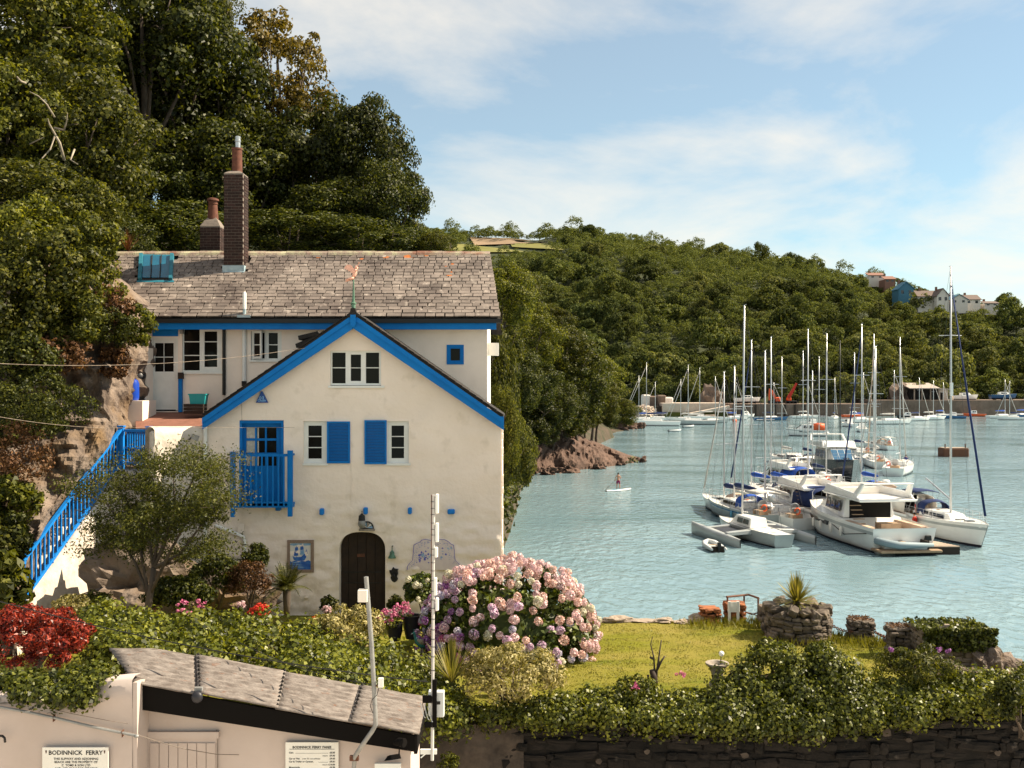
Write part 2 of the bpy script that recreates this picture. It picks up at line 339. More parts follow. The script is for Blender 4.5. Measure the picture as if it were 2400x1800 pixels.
# ------------------------------------------------------------------ object helpers
def tag(o, label=None, cat=None, group=None, kind=None):
 if label: o['label'] = label
 if cat: o['category'] = cat
 if group: o['group'] = group
 if kind: o['kind'] = kind
 return o
def thing(name, label, cat, loc=(0, 0, 0), group=None, rotz=0.0, scale=1.0):
 o = bpy.data.objects.new(name, None)
 o.empty_display_size = 0.2
 o.location = loc; o.rotation_euler = (0, 0, rotz); o.scale = (scale,) * 3
 COL.objects.link(o)
 return tag(o, label, cat, group)
def attach(o, parent, world=True):
 """parent a mesh whose vertices are in world metres (world=True) or in the parent's own frame"""
 o.parent = parent
 if world:
  t = Vector((0, 0, 0)); p = parent
  while p is not None:
   if p.type == 'EMPTY': t += Vector(p.location)
   p = p.parent
  if parent.type == 'EMPTY': o.matrix_parent_inverse = Matrix.Translation(-Vector(parent.location))
 return o
def mesh_obj(name, me, mat=None, parent=None, world=True):
 o = bpy.data.objects.new(name, me)
 if mat:
  ms = mat if isinstance(mat, (list, tuple)) else [mat]
  if len(me.materials) == 0:
   for m in ms: me.materials.append(MATS[m] if isinstance(m, str) else m)
 COL.objects.link(o)
 if parent is not None: attach(o, parent, world)
 return o
def kids(o): return [c for c in bpy.data.objects if c.parent == o]
def copy_tree(o, loc=None, rotz=None, scale=None, label=None, group=None):
 ch = {}
 def rec(a, par):
  c = a.copy(); COL.objects.link(c); c.parent = par
  for k in a.children: rec(k, c)
  return c
 r = rec(o, None)
 if loc is not None: r.location = loc
 if rotz is not None: r.rotation_euler = (r.rotation_euler[0], r.rotation_euler[1], rotz)
 if scale is not None: r.scale = (scale,) * 3 if isinstance(scale, (int, float)) else scale
 if label: r['label'] = label
 if group: r['group'] = group
 return r
class MB:
 """a small mesh builder"""
 def __init__(s): s.v = []; s.f = []
 def quad(s, *p):
  i = len(s.v); s.v += [tuple(x) for x in p]; s.f.append(tuple(range(i, i + len(p)))); return s
 def box(s, a, b):
  x0, y0, z0 = (min(a[i], b[i]) for i in range(3)); x1, y1, z1 = (max(a[i], b[i]) for i in range(3))
  i = len(s.v)
  s.v += [(x0, y0, z0), (x1, y0, z0), (x1, y1, z0), (x0, y1, z0), (x0, y0, z1), (x1, y0, z1), (x1, y1, z1), (x0, y1, z1)]
  s.f += [tuple(i + k for k in q) for q in ((0, 3, 2, 1), (4, 5, 6, 7), (0, 1, 5, 4), (1, 2, 6, 5), (2, 3, 7, 6), (3, 0, 4, 7))]
  return s
 def hexa(s, p):
  """eight corners, bottom ring then top ring"""
  i = len(s.v); s.v += [tuple(x) for x in p]
  s.f += [tuple(i + k for k in q) for q in ((0, 3, 2, 1), (4, 5, 6, 7), (0, 1, 5, 4), (1, 2, 6, 5), (2, 3, 7, 6), (3, 0, 4, 7))]
  return s
 def prism(s, poly, off):
  """closed polygon of 3-D points pushed along off"""
  n = len(poly); i = len(s.v); o = Vector(off)
  s.v += [tuple(x) for x in poly] + [tuple(Vector(x) + o) for x in poly]
  s.f.append(tuple(range(i, i + n))); s.f.append(tuple(reversed(range(i + n, i + 2 * n))))
  for k in range(n):
   s.f.append((i + k, i + n + k, i + n + (k + 1) % n, i + (k + 1) % n))
  return s
 def tube(s, pts, r, n=8, cap=True):
  pts = [Vector(p) for p in pts]; rs = r if isinstance(r, (list, tuple)) else [r] * len(pts)
  i0 = len(s.v); up = Vector((0.12, 0.31, 0.94))
  for k, p in enumerate(pts):
   t = (pts[min(k + 1, len(pts) - 1)] - pts[max(k - 1, 0)]).normalized()
   a = t.cross(up)
   if a.length < 1e-3: a = t.cross(Vector((1, 0, 0)))
   a.normalize(); b = t.cross(a)
   for j in range(n):
    an = 2 * math.pi * j / n
    s.v.append(tuple(p + (a * math.cos(an) + b * math.sin(an)) * rs[k]))
  for k in range(len(pts) - 1):
   for j in range(n):
    s.f.append((i0 + k * n + j, i0 + k * n + (j + 1) % n, i0 + (k + 1) * n + (j + 1) % n, i0 + (k + 1) * n + j))
  if cap:
   s.f.append(tuple(reversed(range(i0, i0 + n)))); e = i0 + (len(pts) - 1) * n
   s.f.append(tuple(range(e, e + n)))
  return s
 def lathe(s, prof, c, n=16):
  """profile of (radius, height) turned about the vertical through c"""
  i0 = len(s.v); c = Vector(c)
  for (r, h) in prof:
   for j in range(n):
    a = 2 * math.pi * j / n
    s.v.append((c.x + r * math.cos(a), c.y + r * math.sin(a), c.z + h))
  for k in range(len(prof) - 1):
   for j in range(n):
    s.f.append((i0 + k * n + j, i0 + k * n + (j + 1) % n, i0 + (k + 1) * n + (j + 1) % n, i0 + (k + 1) * n + j))
  s.f.append(tuple(reversed(range(i0, i0 + n)))); e = i0 + (len(prof) - 1) * n
  s.f.append(tuple(range(e, e + n)))
  return s
 def ball(s, c, r, n=10, m=7):
  c = Vector(c); rr = r if isinstance(r, (list, tuple)) else (r, r, r)
  i0 = len(s.v)
  for k in range(m + 1):
   th = math.pi * k / m
   for j in range(n):
    a = 2 * math.pi * j / n
    s.v.append((c.x + rr[0] * math.sin(th) * math.cos(a), c.y + rr[1] * math.sin(th) * math.sin(a), c.z - rr[2] * math.cos(th)))
  for k in range(m):
   for j in range(n):
    s.f.append((i0 + k * n + j, i0 + k * n + (j + 1) % n, i0 + (k + 1) * n + (j + 1) % n, i0 + (k + 1) * n + j))
  return s
 def grid(s, rows):
  """rows of equally many points, joined as a sheet"""
  i0 = len(s.v); w = len(rows[0])
  for r in rows: s.v += [tuple(p) for p in r]
  for a in range(len(rows) - 1):
   for b in range(w - 1):
    s.f.append((i0 + a * w + b, i0 + a * w + b + 1, i0 + (a + 1) * w + b + 1, i0 + (a + 1) * w + b))
  return s
 def build(s, name, mat, parent=None, smooth=False, bevel=0.0, world=True):
  me = bpy.data.meshes.new(name)
  me.from_pydata(s.v, [], s.f)
  bm = bmesh.new(); bm.from_mesh(me)
  bmesh.ops.recalc_face_normals(bm, faces=bm.faces)
  if bevel: bmesh.ops.bevel(bm, geom=bm.edges[:], offset=bevel, segments=1, affect='EDGES')
  bm.to_mesh(me); bm.free()
  if smooth:
   me.polygons.foreach_set('use_smooth', [True] * len(me.polygons))
   if smooth != 'all':
    try: me.set_sharp_from_angle(angle=R(40))
    except Exception: pass
  return mesh_obj(name, me, mat, parent, world)
def np_mesh(name, verts, faces, smooth=False):
 """fast mesh from arrays; faces (n,k)"""
 me = bpy.data.meshes.new(name)
 verts = np.asarray(verts, dtype=np.float32); faces = np.asarray(faces, dtype=np.int32)
 n, k = faces.shape
 me.vertices.add(len(verts)); me.vertices.foreach_set('co', verts.ravel())
 me.loops.add(n * k); me.loops.foreach_set('vertex_index', faces.ravel())
 me.polygons.add(n)
 me.polygons.foreach_set('loop_start', np.arange(0, n * k, k, dtype=np.int32))
 if smooth: me.polygons.foreach_set('use_smooth', np.ones(n, dtype=bool))
 me.update(calc_edges=True)
 return me
def unit(a): return a / (np.linalg.norm(a, axis=-1, keepdims=True) + 1e-9)
def leaf_arrays(c, nrm, size, aspect=0.55, rg=rng, fold=0.18, droop=0.0, sizevar=0.35):
 """kite-shaped leaf for every centre c with facing nrm"""
 n = len(c)
 t = unit(rg.normal(size=(n, 3)) + np.array([0, 0, -droop]))
 a = unit(t - nrm * np.sum(t * nrm, axis=1, keepdims=True))
 b = np.cross(nrm, a)
 s = (size * (1 + sizevar * (rg.random((n, 1)) * 2 - 1)))
 base = c - a * s * 0.5
 tip = c + a * s * 0.5 - nrm * s * fold * 0.6
 l = c + b * s * aspect * 0.5 - a * s * 0.06 + nrm * s * fold
 r = c - b * s * aspect * 0.5 - a * s * 0.06 + nrm * s * fold
 v = np.stack([base, r, tip, l], axis=1).reshape(-1, 3)
 f = np.arange(4 * n).reshape(n, 4)
 return v, f
def blob_points(n, centre, radii, nclump, clump_r, rg=rng, inner=0.55, up=0.25, squash=0.75, bottom=-0.55):
 """leaf positions on many small leafy clumps spread through an ellipsoid crown"""
 d = unit(rg.normal(size=(nclump * 3, 3)))
 d = d[d[:, 2] > bottom][:nclump]
 nclump = len(d)
 rad = inner + (1 - inner) * rg.random((nclump, 1)) ** 0.6
 cc = d * rad * np.array(radii)
 cr = clump_r * (0.6 + 0.8 * rg.random(nclump))
 k = rg.integers(0, nclump, n)
 o = unit(rg.normal(size=(n, 3)) + d[k] * 0.55 + np.array([0, 0, up]))
 rr = (0.55 + 0.5 * rg.random((n, 1)))
 p = cc[k] + o * rr * cr[k][:, None] * np.array([1, 1, squash])
 nr = unit(o + rg.normal(size=(n, 3)) * 0.45)
 return p + np.array(centre), nr
def leaf_obj(name, p, nr, size, mat, parent=None, aspect=0.55, rg=rng, world=True, **kw):
 v, f = leaf_arrays(np.asarray(p), np.asarray(nr), size, aspect, rg, **kw)
 return mesh_obj(name, np_mesh(name, v, f), mat, parent, world)
def fnoise(x, y, z=0.0, oct=4): return noise.fractal(Vector((x, y, z)), 0.9, 2.0, oct)
# ================================================================== SETTING
# ---- water
def water_material():
 m = bpy.data.materials.new('water'); m.use_nodes = True
 nt = m.node_tree; L = nt.links; b = nt.nodes["Principled BSDF"]
 b.inputs["Roughness"].default_value = 0.08
 b.inputs["IOR"].default_value = 1.33
 g = _n(nt, "ShaderNodeNewGeometry")
 def nz(scale, st, det=3, dist=0.0):
  mp = _n(nt, "ShaderNodeMapping"); mp.inputs["Scale"].default_value = st
  mp.inputs["Rotation"].default_value = (0, 0, R(8))
  L.new(g.outputs["Position"], mp.inputs[0])
  n = _n(nt, "ShaderNodeTexNoise"); n.inputs["Scale"].default_value = scale; n.inputs["Detail"].default_value = det
  n.inputs["Distortion"].default_value = dist
  L.new(mp.outputs[0], n.inputs["Vector"]); return n.outputs["Fac"]
 a = nz(1.15, (1.2, 0.8, 1), 5, 0.5); c = nz(0.055, (0.6, 1.6, 1), 4, 0.3)
 rp = _n(nt, "ShaderNodeValToRGB")
 rp.color_ramp.elements[0].position = 0.35; rp.color_ramp.elements[1].position = 0.66
 rp.color_ramp.elements[0].color = (0.145, 0.235, 0.27, 1); rp.color_ramp.elements[1].color = (0.20, 0.30, 0.335, 1)
 L.new(c, rp.inputs[0]); L.new(rp.outputs[0], b.inputs["Base Color"])
 ad = _n(nt, "ShaderNodeMath", operation='ADD'); L.new(a, ad.inputs[0])
 ml = _n(nt, "ShaderNodeMath", operation='MULTIPLY'); ml.inputs[1].default_value = 1.2; L.new(c, ml.inputs[0]); L.new(ml.outputs[0], ad.inputs[1])
 bp = _n(nt, "ShaderNodeBump"); bm_ = _n(nt, "ShaderNodeMapRange"); bm_.inputs[1].default_value = 0.36; bm_.inputs[2].default_value = 0.62; bm_.inputs[3].default_value = 0.18; bm_.inputs[4].default_value = 0.68; L.new(c, bm_.inputs[0]); L.new(bm_.outputs[0], bp.inputs["Strength"]); bp.inputs["Distance"].default_value = 0.34
 L.new(ad.outputs[0], bp.inputs["Height"]); L.new(bp.outputs[0], b.inputs["Normal"])
 MATS['water'] = m
water_material()
w = MB().quad((-1500, -300, 0), (3500, -300, 0), (3500, 3500, 0), (-1500, 3500, 0)).build('water', 'water')
tag(w, kind='structure')
def interp(x, pts): return float(np.interp(x, [p[0] for p in pts], [p[1] for p in pts]))
# ---- the wooded hill across the river
RIDGE = [(400, 500), (985, 545), (1100, 550), (1200, 552), (1330, 548), (1450, 562), (1700, 592), (1900, 622), (2050, 668), (2200, 705), (2400, 728), (2800, 770), (3400, 830)]
RIDGE_D = [(400, 1000), (1000, 930), (1400, 800), (1900, 640), (2400, 540), (3400, 520)]
SHORE_D = [(400, 420), (1300, 400), (1500, 385), (1750, 372), (2100, 366), (2400, 380), (2800, 360), (3400, 330)]
def far_point(u, t):
 ds, dr = interp(u, SHORE_D), interp(u, RIDGE_D)
 d = ds + 14 + (dr - ds - 14) * t
 zr = CAM_Z - (interp(u, RIDGE) - 900) / FOC * dr
 f = 1 - (1 - t) ** 1.45
 z = 2.5 + (zr - 5 - 2.5) * f + 5.5 * fnoise(u * 0.004, t * 5.0, 3.1) * min(1, t * 4)
 if t > 1: z = zr - 5 - (t - 1) * 160
 return Vector(((u - 1200) / FOC * d, d, z))
rows = []
for t in [-0.04, 0] + [i / 60 for i in range(1, 61)] + [1.1, 1.35]:
 row = []
 for u in range(300, 3500, 20):
  p = far_point(u, max(t, 0))
  if t < 0: p = far_point(u, 0); p.z = -1.0; p.y -= 5
  row.append(p)
 rows.append(row)
hill = MB().grid(rows).build('far_hill', 'hill_ground', smooth='all')
tag(hill, kind='structure')
def far_sheet(name, poly, mat, lift=2.0):
 """field lying on the hill, corner list of photo pixels"""
 def hit(u, v):
  best = None
  for i in range(0, 161):
   t = 0.5 + 0.47 * i / 160
   p = far_point(u, t)
   vv = 900 - (p.z - CAM_Z) * FOC / p.y
   e = abs(vv - v)
   if best is None or e < best[0]: best = (e, p)
  return best[1]
 n = 10
 a, b, c, d = poly
 rows = []
 for i in range(5):
  r = []
  for j in range(n + 1):
   s, t = j / n, i / 4
   u = (a[0] * (1 - s) + b[0] * s) * (1 - t) + (d[0] * (1 - s) + c[0] * s) * t
   v = (a[1] * (1 - s) + b[1] * s) * (1 - t) + (d[1] * (1 - s) + c[1] * s) * t
   p = hit(u, v); p.z += lift; r.append(p)
  rows.append(r)
 o = MB().grid(rows).build(name, mat, smooth='all')
 tag(o, kind='structure')
FIELDS = [('ploughed_field', [(1100, 558), (1190, 562), (1290, 572), (1112, 578)], 'field_brown'),
  ('pasture_field', [(1195, 573), (1325, 576), (1322, 590), (1200, 582)], 'field_green'),
  ('sloping_field', [(1030, 572), (1090, 576), (1240, 594), (1030, 596)], 'field_green')]
for nm, poly, mt in FIELDS: far_sheet(nm, poly, mt, 1.2)
def in_field(u, v):
 return (1085 < u < 1300 and 556 < v < 581) or (1185 < u < 1335 and 570 < v < 594) or (1020 < u < 1250 and 570 < v < 600)
def far_crown(seed, tall=1.0, n=2000):
 rg = np.random.default_rng(seed)
 p, nr = blob_points(n, (0, 0, 0.75 * tall), (0.85, 0.85, 0.75 * tall), 26, 0.36, rg, inner=0.5, up=0.5, squash=0.8, bottom=-0.4)
 v, f = leaf_arrays(p, nr, 0.13, 0.85, rg)
 mb = MB().tube([(0, 0, -0.5), (0.02, 0, 0.2), (0, 0.03, 0.9)], [0.07, 0.055, 0.03], 5)
 tv = np.array(mb.v, dtype=np.float32); nf = len(v)
 tf = np.array([q for q in mb.f if len(q) == 4]) + nf
 me = np_mesh('hillside_tree', np.vstack([v, tv]), np.vstack([f, tf]))
 me.materials.append(MATS['leaf_far'])
 return me
FARC = [far_crown(11, 1.0), far_crown(12, 1.25), far_crown(13, 0.8), far_crown(14, 1.5), far_crown(15, 1.05)]
rg = np.random.default_rng(5)
spots = []
for i in range(9000):
 u = rg.uniform(930, 2520); t = rg.random() ** 1.25 * 1.02
 p = far_point(u, t); v = 900 - (p.z + 4 - CAM_Z) * FOC / p.y
 if v > 985 or in_field(u, v + 4): continue
 r = rg.choice([3.6, 4.6, 5.8, 7.2, 9.2], p=[.2, .28, .27, .17, .08]) * rg.uniform(.9, 1.1) * (0.62 + 0.42 * (1 - t))
 if any((p.x - q[0].x) ** 2 + (p.y - q[0].y) ** 2 < (0.62 * (r + q[1])) ** 2 for q in spots): continue
 spots.append((p, r, rg.integers(0, 5), rg.uniform(0, 6.28)))
spots.sort(key=lambda s: -s[1] / s[0].y)
FAR_N = 300
def far_tone(o, p):
 k = noise.noise(Vector((p.x * .013, p.y * .013, 4))) + rg.normal() * .28
 m_ = 'leaf_far_pale' if k > .26 else ('leaf_far_deep' if k < -.24 else 'leaf_far')
 o.material_slots[0].link = 'OBJECT'; o.material_slots[0].material = MATS[m_]
for p, r, k, a in spots[:FAR_N]:
 o = bpy.data.objects.new('hillside_tree', FARC[k]); COL.objects.link(o)
 o.location = p - Vector((0, 0, 0.5)); o.rotation_euler = (0, 0, a); o.scale = (r, r * rg.uniform(.8, 1.1), r * rg.uniform(0.8, 1.25)); far_tone(o, p)
 tag(o, 'broad green tree in the wood covering the hillside across the river', 'tree', 'trees on the far hillside')
vv, ff, off = [], [], 0
for p, r, k, a in spots[FAR_N:]:
 me = FARC[k]
 n = len(me.vertices); co = np.empty(n * 3, np.float32); me.vertices.foreach_get('co', co); co = co.reshape(-1, 3)
 nq = len(me.polygons); ll = np.empty(nq * 4, np.int32); me.loops.foreach_get('vertex_index', ll); fc = ll.reshape(-1, 4)
 keep = np.arange(nq) % 3 == 0
 c, s = math.cos(a), math.sin(a)
 q = co @ np.array([[c, s, 0], [-s, c, 0], [0, 0, 1]], np.float32) * r + np.array(p, np.float32)
 vv.append(q); ff.append(fc[keep] + off); off += n
if vv:
 wood = mesh_obj('woodland', np_mesh('woodland', np.vstack(vv), np.vstack(ff)), 'leaf_far')
 tag(wood, 'distant woodland on the upper slopes of the far hill', 'woodland', kind='stuff')
# ---- the near shore: steep wooded bank behind the house running out to the headland
SHORELINE = [(24, 0.4), (26, 0.4), (40, -0.8), (60, -0.5), (80, 0.6), (110, 1.8), (128, 3.0), (140, 10.0), (148, 18.0), (153, 20.3), (158, 17.5), (170, 14), (200, 18), (236, 26), (262, 33.5), (268, 33.0), (280, 22), (330, -8), (420, -60)]
def near_z(x, y):
 xs = interp(y, SHORELINE) - (0.0 if y > 120 else 0.3)
 s = xs - x
 if s < 0: return -1.5
 lo = 1.9 if y > 100 else 3.0
 if s < 1.5: z = -1.2 + (lo + 1.2) * (s / 1.5)
 else:
  k = 0.85 if y < 110 else 0.55
  z = lo + (s - 1.5) * k
  z = z if z < 26 else 26 + (z - 26) * 0.35
 if y < 36: z = min(z, 5.5 + max(0, -x - 8) * 0.9 + max(0, y - 33) * 2.0)
 if 130 < y < 172 or 222 < y < 285: z = min(z, -1.3 + s * .38)
 return z + 0.6 * fnoise(x * 0.12, y * 0.12, 7) * min(1, s * .3)
ys = list(np.linspace(25.6, 60, 22)) + list(np.linspace(63, 135, 30)) + list(np.linspace(137, 172, 26)) + list(np.linspace(175, 290, 36)) + [310, 340, 380, 420]
ss = [-1.0, 0, 0.5, 1.0, 1.5, 2.2, 3, 4, 5.5, 7, 9, 12, 16, 21, 27, 35, 45, 60, 80, 110]
rows = []
for y in ys:
 xs = interp(y, SHORELINE)
 rows.append([Vector((xs - s, y, near_z(xs - s, y))) for s in ss])
nb = MB().grid(rows).build('wooded_bank', 'bank_earth', smooth='all')
tag(nb, kind='structure')
rgu = np.random.default_rng(61); cs = []; ns = []
for k in range(900):
 y = rgu.uniform(34, 162); s = 1.2 + 9 * rgu.random() ** 1.3; x = interp(y, SHORELINE) - s; m_ = 26
 c = np.array([x, y, near_z(x, y) + .25]); o = unit(rgu.normal(size=(m_, 3)) + np.array([.3, -.2, .7])); R_ = rgu.uniform(.5, 1.3)
 cs.append(c + o * R_ * np.array([1, 1, .8])); ns.append(unit(o + rgu.normal(size=(m_, 3)) * .4))
ug = leaf_obj('undergrowth', np.vstack(cs), np.vstack(ns), .42, 'leaf_dark', None, .7, rgu); tag(ug, 'dark undergrowth on the bank between the house and the headland', 'undergrowth', kind='stuff')
def rock_mesh(seed, sx, sy, sz, n=3, rough=0.35, point=0.0):
 rr = random.Random(seed); bm = bmesh.new()
 bmesh.ops.create_icosphere(bm, subdivisions=n, radius=1)
 o = rr.uniform(0, 50)
 for vx in bm.verts:
  c = vx.co
  k = 1 + rough * noise.noise(c * 1.3 + Vector((o, 0, 0))) * 1.2 + rough * 0.6 * noise.noise(c * 3.1 + Vector((0, o, 0))) + rough * .35 * noise.noise(c * 7.3 + Vector((o, o, 0)))
  st = abs(noise.noise(Vector((c.x * 2.0, c.y * 2.0, c.z * 6 + o)))) * 0.18 * rough * 2
  vx.co = Vector((c.x * sx, c.y * sy, c.z * sz)) * (k - st)
 me = bpy.data.meshes.new('rock'); bm.to_mesh(me); bm.free()
 return me
ROCKS = [rock_mesh(s, 1, 1, 0.75, 4, 0.75) for s in range(6)]
for me in ROCKS: me.materials.append(MATS['rock_shore'])
rk = random.Random(3)
LEDGE_W = [(1150, 1118), (1200, 1113), (1260, 1109), (1340, 1103), (1420, 1094), (1480, 1086), (1522, 1080)]
LEDGE_T = [(1150, 1040), (1200, 1038), (1260, 1032), (1330, 1022), (1365, 1018), (1400, 1036), (1450, 1055), (1490, 1070), (1522, 1079)]
rows = []
for k in range(0, 96):
 u = 1150 + (1522 - 1150) * k / 95; w_ = PW(u, interp(u, LEDGE_W)); ht = max(.15, (interp(u, LEDGE_W) - interp(u, LEDGE_T)) / FOC * (w_.y + 4)); row = []
 for q in range(0, 26):
  f = q / 25
  z_ = -.6 + (ht + .6) * (1 - (1 - f) ** 1.7); p = Vector((w_.x - 1.2 * f, w_.y + 7.5 * f ** 1.3, z_))
  rid = 1 - 2 * abs(noise.noise(Vector((p.x * .42 + p.z * .5, p.y * .3, p.z * .25)))); rid2 = 1 - 2 * abs(noise.noise(Vector((p.x * 1.3 - p.z * .9, p.y * .8, p.z * .6 + 4))))
  am = min(1, ht / 2) * (.35 + .65 * math.sin(math.pi * min(1, f * 1.1 + .05)))
  row.append(p + Vector((.25, -1, .5)) * am * (.75 * rid + .38 * rid2 + .14 * noise.noise(p * 2.7)))
 row.append(row[-1] + Vector((-1, 6, -1))); rows.append(row)
lg = MB().grid(rows).build('headland_ledge', 'rock_shore'); tag(lg, kind='structure')
HEAD = [(1225, 1117, 1.3), (1286, 1113, 1.1), (1330, 1109, 1.4), (1402, 1100, 1.0), (1455, 1091, .9), (1506, 1084, .8)]
def shore_rock(u, v, h, i, extra=None):
 p = PW(u, v)
 o = bpy.data.objects.new('shore_rock', ROCKS[i % 6]); COL.objects.link(o)
 o.location = (p.x, p.y + h * 0.6, h * 0.28)
 o.scale = (h * rk.uniform(0.75, 1.0), h * 0.8, h * rk.uniform(0.75, 0.95)); o.rotation_euler = (rk.uniform(-.2, .2), rk.uniform(0.0, .35), rk.uniform(0, 6))
 return o
for i, (u, v, h) in enumerate(HEAD):
 tag(shore_rock(u, v, h, i), 'brown jagged rock at the waterline of the wooded headland', 'rock', 'rocks along the headland')
for i, (u, v, h) in enumerate([(1390, 1012, 3.0), (1412, 1010, 3.4), (1434, 1009, 3.2), (1455, 1007, 2.8), (1474, 1006, 2.2), (1500, 1005, 1.5)]):
 tag(shore_rock(u, v, h, i + 2), 'low brown rock below the farther wooded point beside the moored yachts', 'rock', 'rocks of the farther point')
tag(shore_rock(1243, 1112, 1.1, 4), 'small pale boulder standing in the water before the headland', 'rock')
# ---- the garden terrace in front of the house: a lawn over a stone-faced block of land
GZ = 5.85
EDGE = [(-0.2, 27.0), (-0.1, 25.2), (2.2, 24.6), (4.9, 24.35), (6.6, 23.9), (7.7, 22.7), (8.7, 21.5), (9.8, 20.2), (10.1, 18.0)]
poly = [(-15.5, 17.9), (10.1, 17.9)] + [e for e in reversed(EDGE[:-1])] + [(-15.5, 27.0)]
tb = MB().prism([(x, y, GZ - 0.06) for x, y in poly], (0, 0, -8)).build('terrace_ground', 'rock')
tag(tb, kind='structure')
bm = bmesh.new()
n = 90
vg = {}
def inside(x, y):
 c = False; j = len(poly) - 1
 for i in range(len(poly)):
  if (poly[i][1] > y) != (poly[j][1] > y) and x < (poly[j][0] - poly[i][0]) * (y - poly[i][1]) / (poly[j][1] - poly[i][1]) + poly[i][0]: c = not c
  j = i
 return c
lawn_face = bm.faces.new([bm.verts.new((x, y, GZ)) for x, y in poly])
bmesh.ops.triangulate(bm, faces=bm.faces[:])
for ax, lo, hi, stp in ((0, -15.4, 10, 0.28), (1, 18.0, 27, 0.28)):
 c = lo
 while c < hi:
  nn = Vector((1, 0, 0)) if ax == 0 else Vector((0, 1, 0))
  bmesh.ops.bisect_plane(bm, geom=bm.verts[:] + bm.edges[:] + bm.faces[:], plane_co=nn * c, plane_no=nn)
  c += stp
for v_ in bm.verts: v_.co.z = GZ + 0.05 * fnoise(v_.co.x * 0.5, v_.co.y * 0.5, 1.0) + 0.012 * fnoise(v_.co.x * 3, v_.co.y * 3, 2.0)
me = bpy.data.meshes.new('lawn'); bm.to_mesh(me); bm.free()
me.polygons.foreach_set('use_smooth', [True] * len(me.polygons))
lawn = mesh_obj('lawn', me, 'lawn'); tag(lawn, kind='structure')
g = MB().quad((-60, -60, 1.9), (45, -60, 1.9), (45, 18, 1.9), (-60, 18, 1.9)).build('slipway_bounce_apron', 'concrete'); tag(g, kind='structure')  # unseen ground widened and paled to bounce light onto the house front
# ---- the cliff beside the house
CLIFF_EDGE = [(380, 300), (470, 275), (560, 245), (600, 250), (640, 268), (700, 310), (745, 335), (790, 342), (840, 332), (880, 318), (930, 306), (1000, 296), (1060, 262), (1120, 210), (1200, 150), (1300, 90), (1460, 60)]
rows = []
for v in range(606, 1500, 9):
 ue = interp(v, CLIFF_EDGE)
 row = []
 for k in range(0, 101):
  s = k / 100
  u = -420 + (ue + 420) * s
  lean = interp(v, [(300, 31), (560, 27.8), (760, 26.0), (960, 25.2), (1100, 23.6), (1300, 22.0), (1500, 21)])
  d = lean - 2.6 * (1 - s) ** 0.8 * (1 if v < 1000 else 0.6) + 0.7 * max(0, s - 0.93) / 0.07
  p = P(u, v, d)
  nv = Vector((p.x * 0.9, p.y * 0.9, p.z * 0.9))
  am = 0.72 * min(1, (1 - s) * 14 + 0.5)
  rid = 1 - 2 * abs(noise.noise(Vector((p.x * .8 + p.z * .5, p.y, p.z * .55))))
  rid2 = 1 - 2 * abs(noise.noise(Vector((p.x * 2.3 + p.z * 1.1, p.y * 2, p.z * 1.3 - p.x * .6))))
  fine = noise.noise(Vector((p.x * 6, p.y * 6, p.z * 6)))
  q = p + Vector((0.3, -1, 0.15)) * am * (0.75 * fnoise(nv.x, nv.y + 4, nv.z, 4) + .55 * rid + .30 * rid2 + .14 * fine)
  row.append(q)
 e = row[-1].copy()
 for k in range(1, 17):
  dd = k * .25
  row.append(Vector((e.x - 0.25 * dd + .30 * fnoise(e.z * 1.2, (e.y + dd) * 1.2, 3) + .22 * (1 - 2 * abs(noise.noise(Vector((e.z * 1.6 + dd, dd * 1.3, 5))))) * min(1, k / 3) + .07 * noise.noise(Vector((e.z * 7, dd * 7, 1))), e.y + dd, e.z + .06 * noise.noise(Vector((e.z * 5, dd * 5, 9))))))
 rows.append(row)
cl = MB().grid(rows).build('cliff', 'rock'); tag(cl, kind='structure')
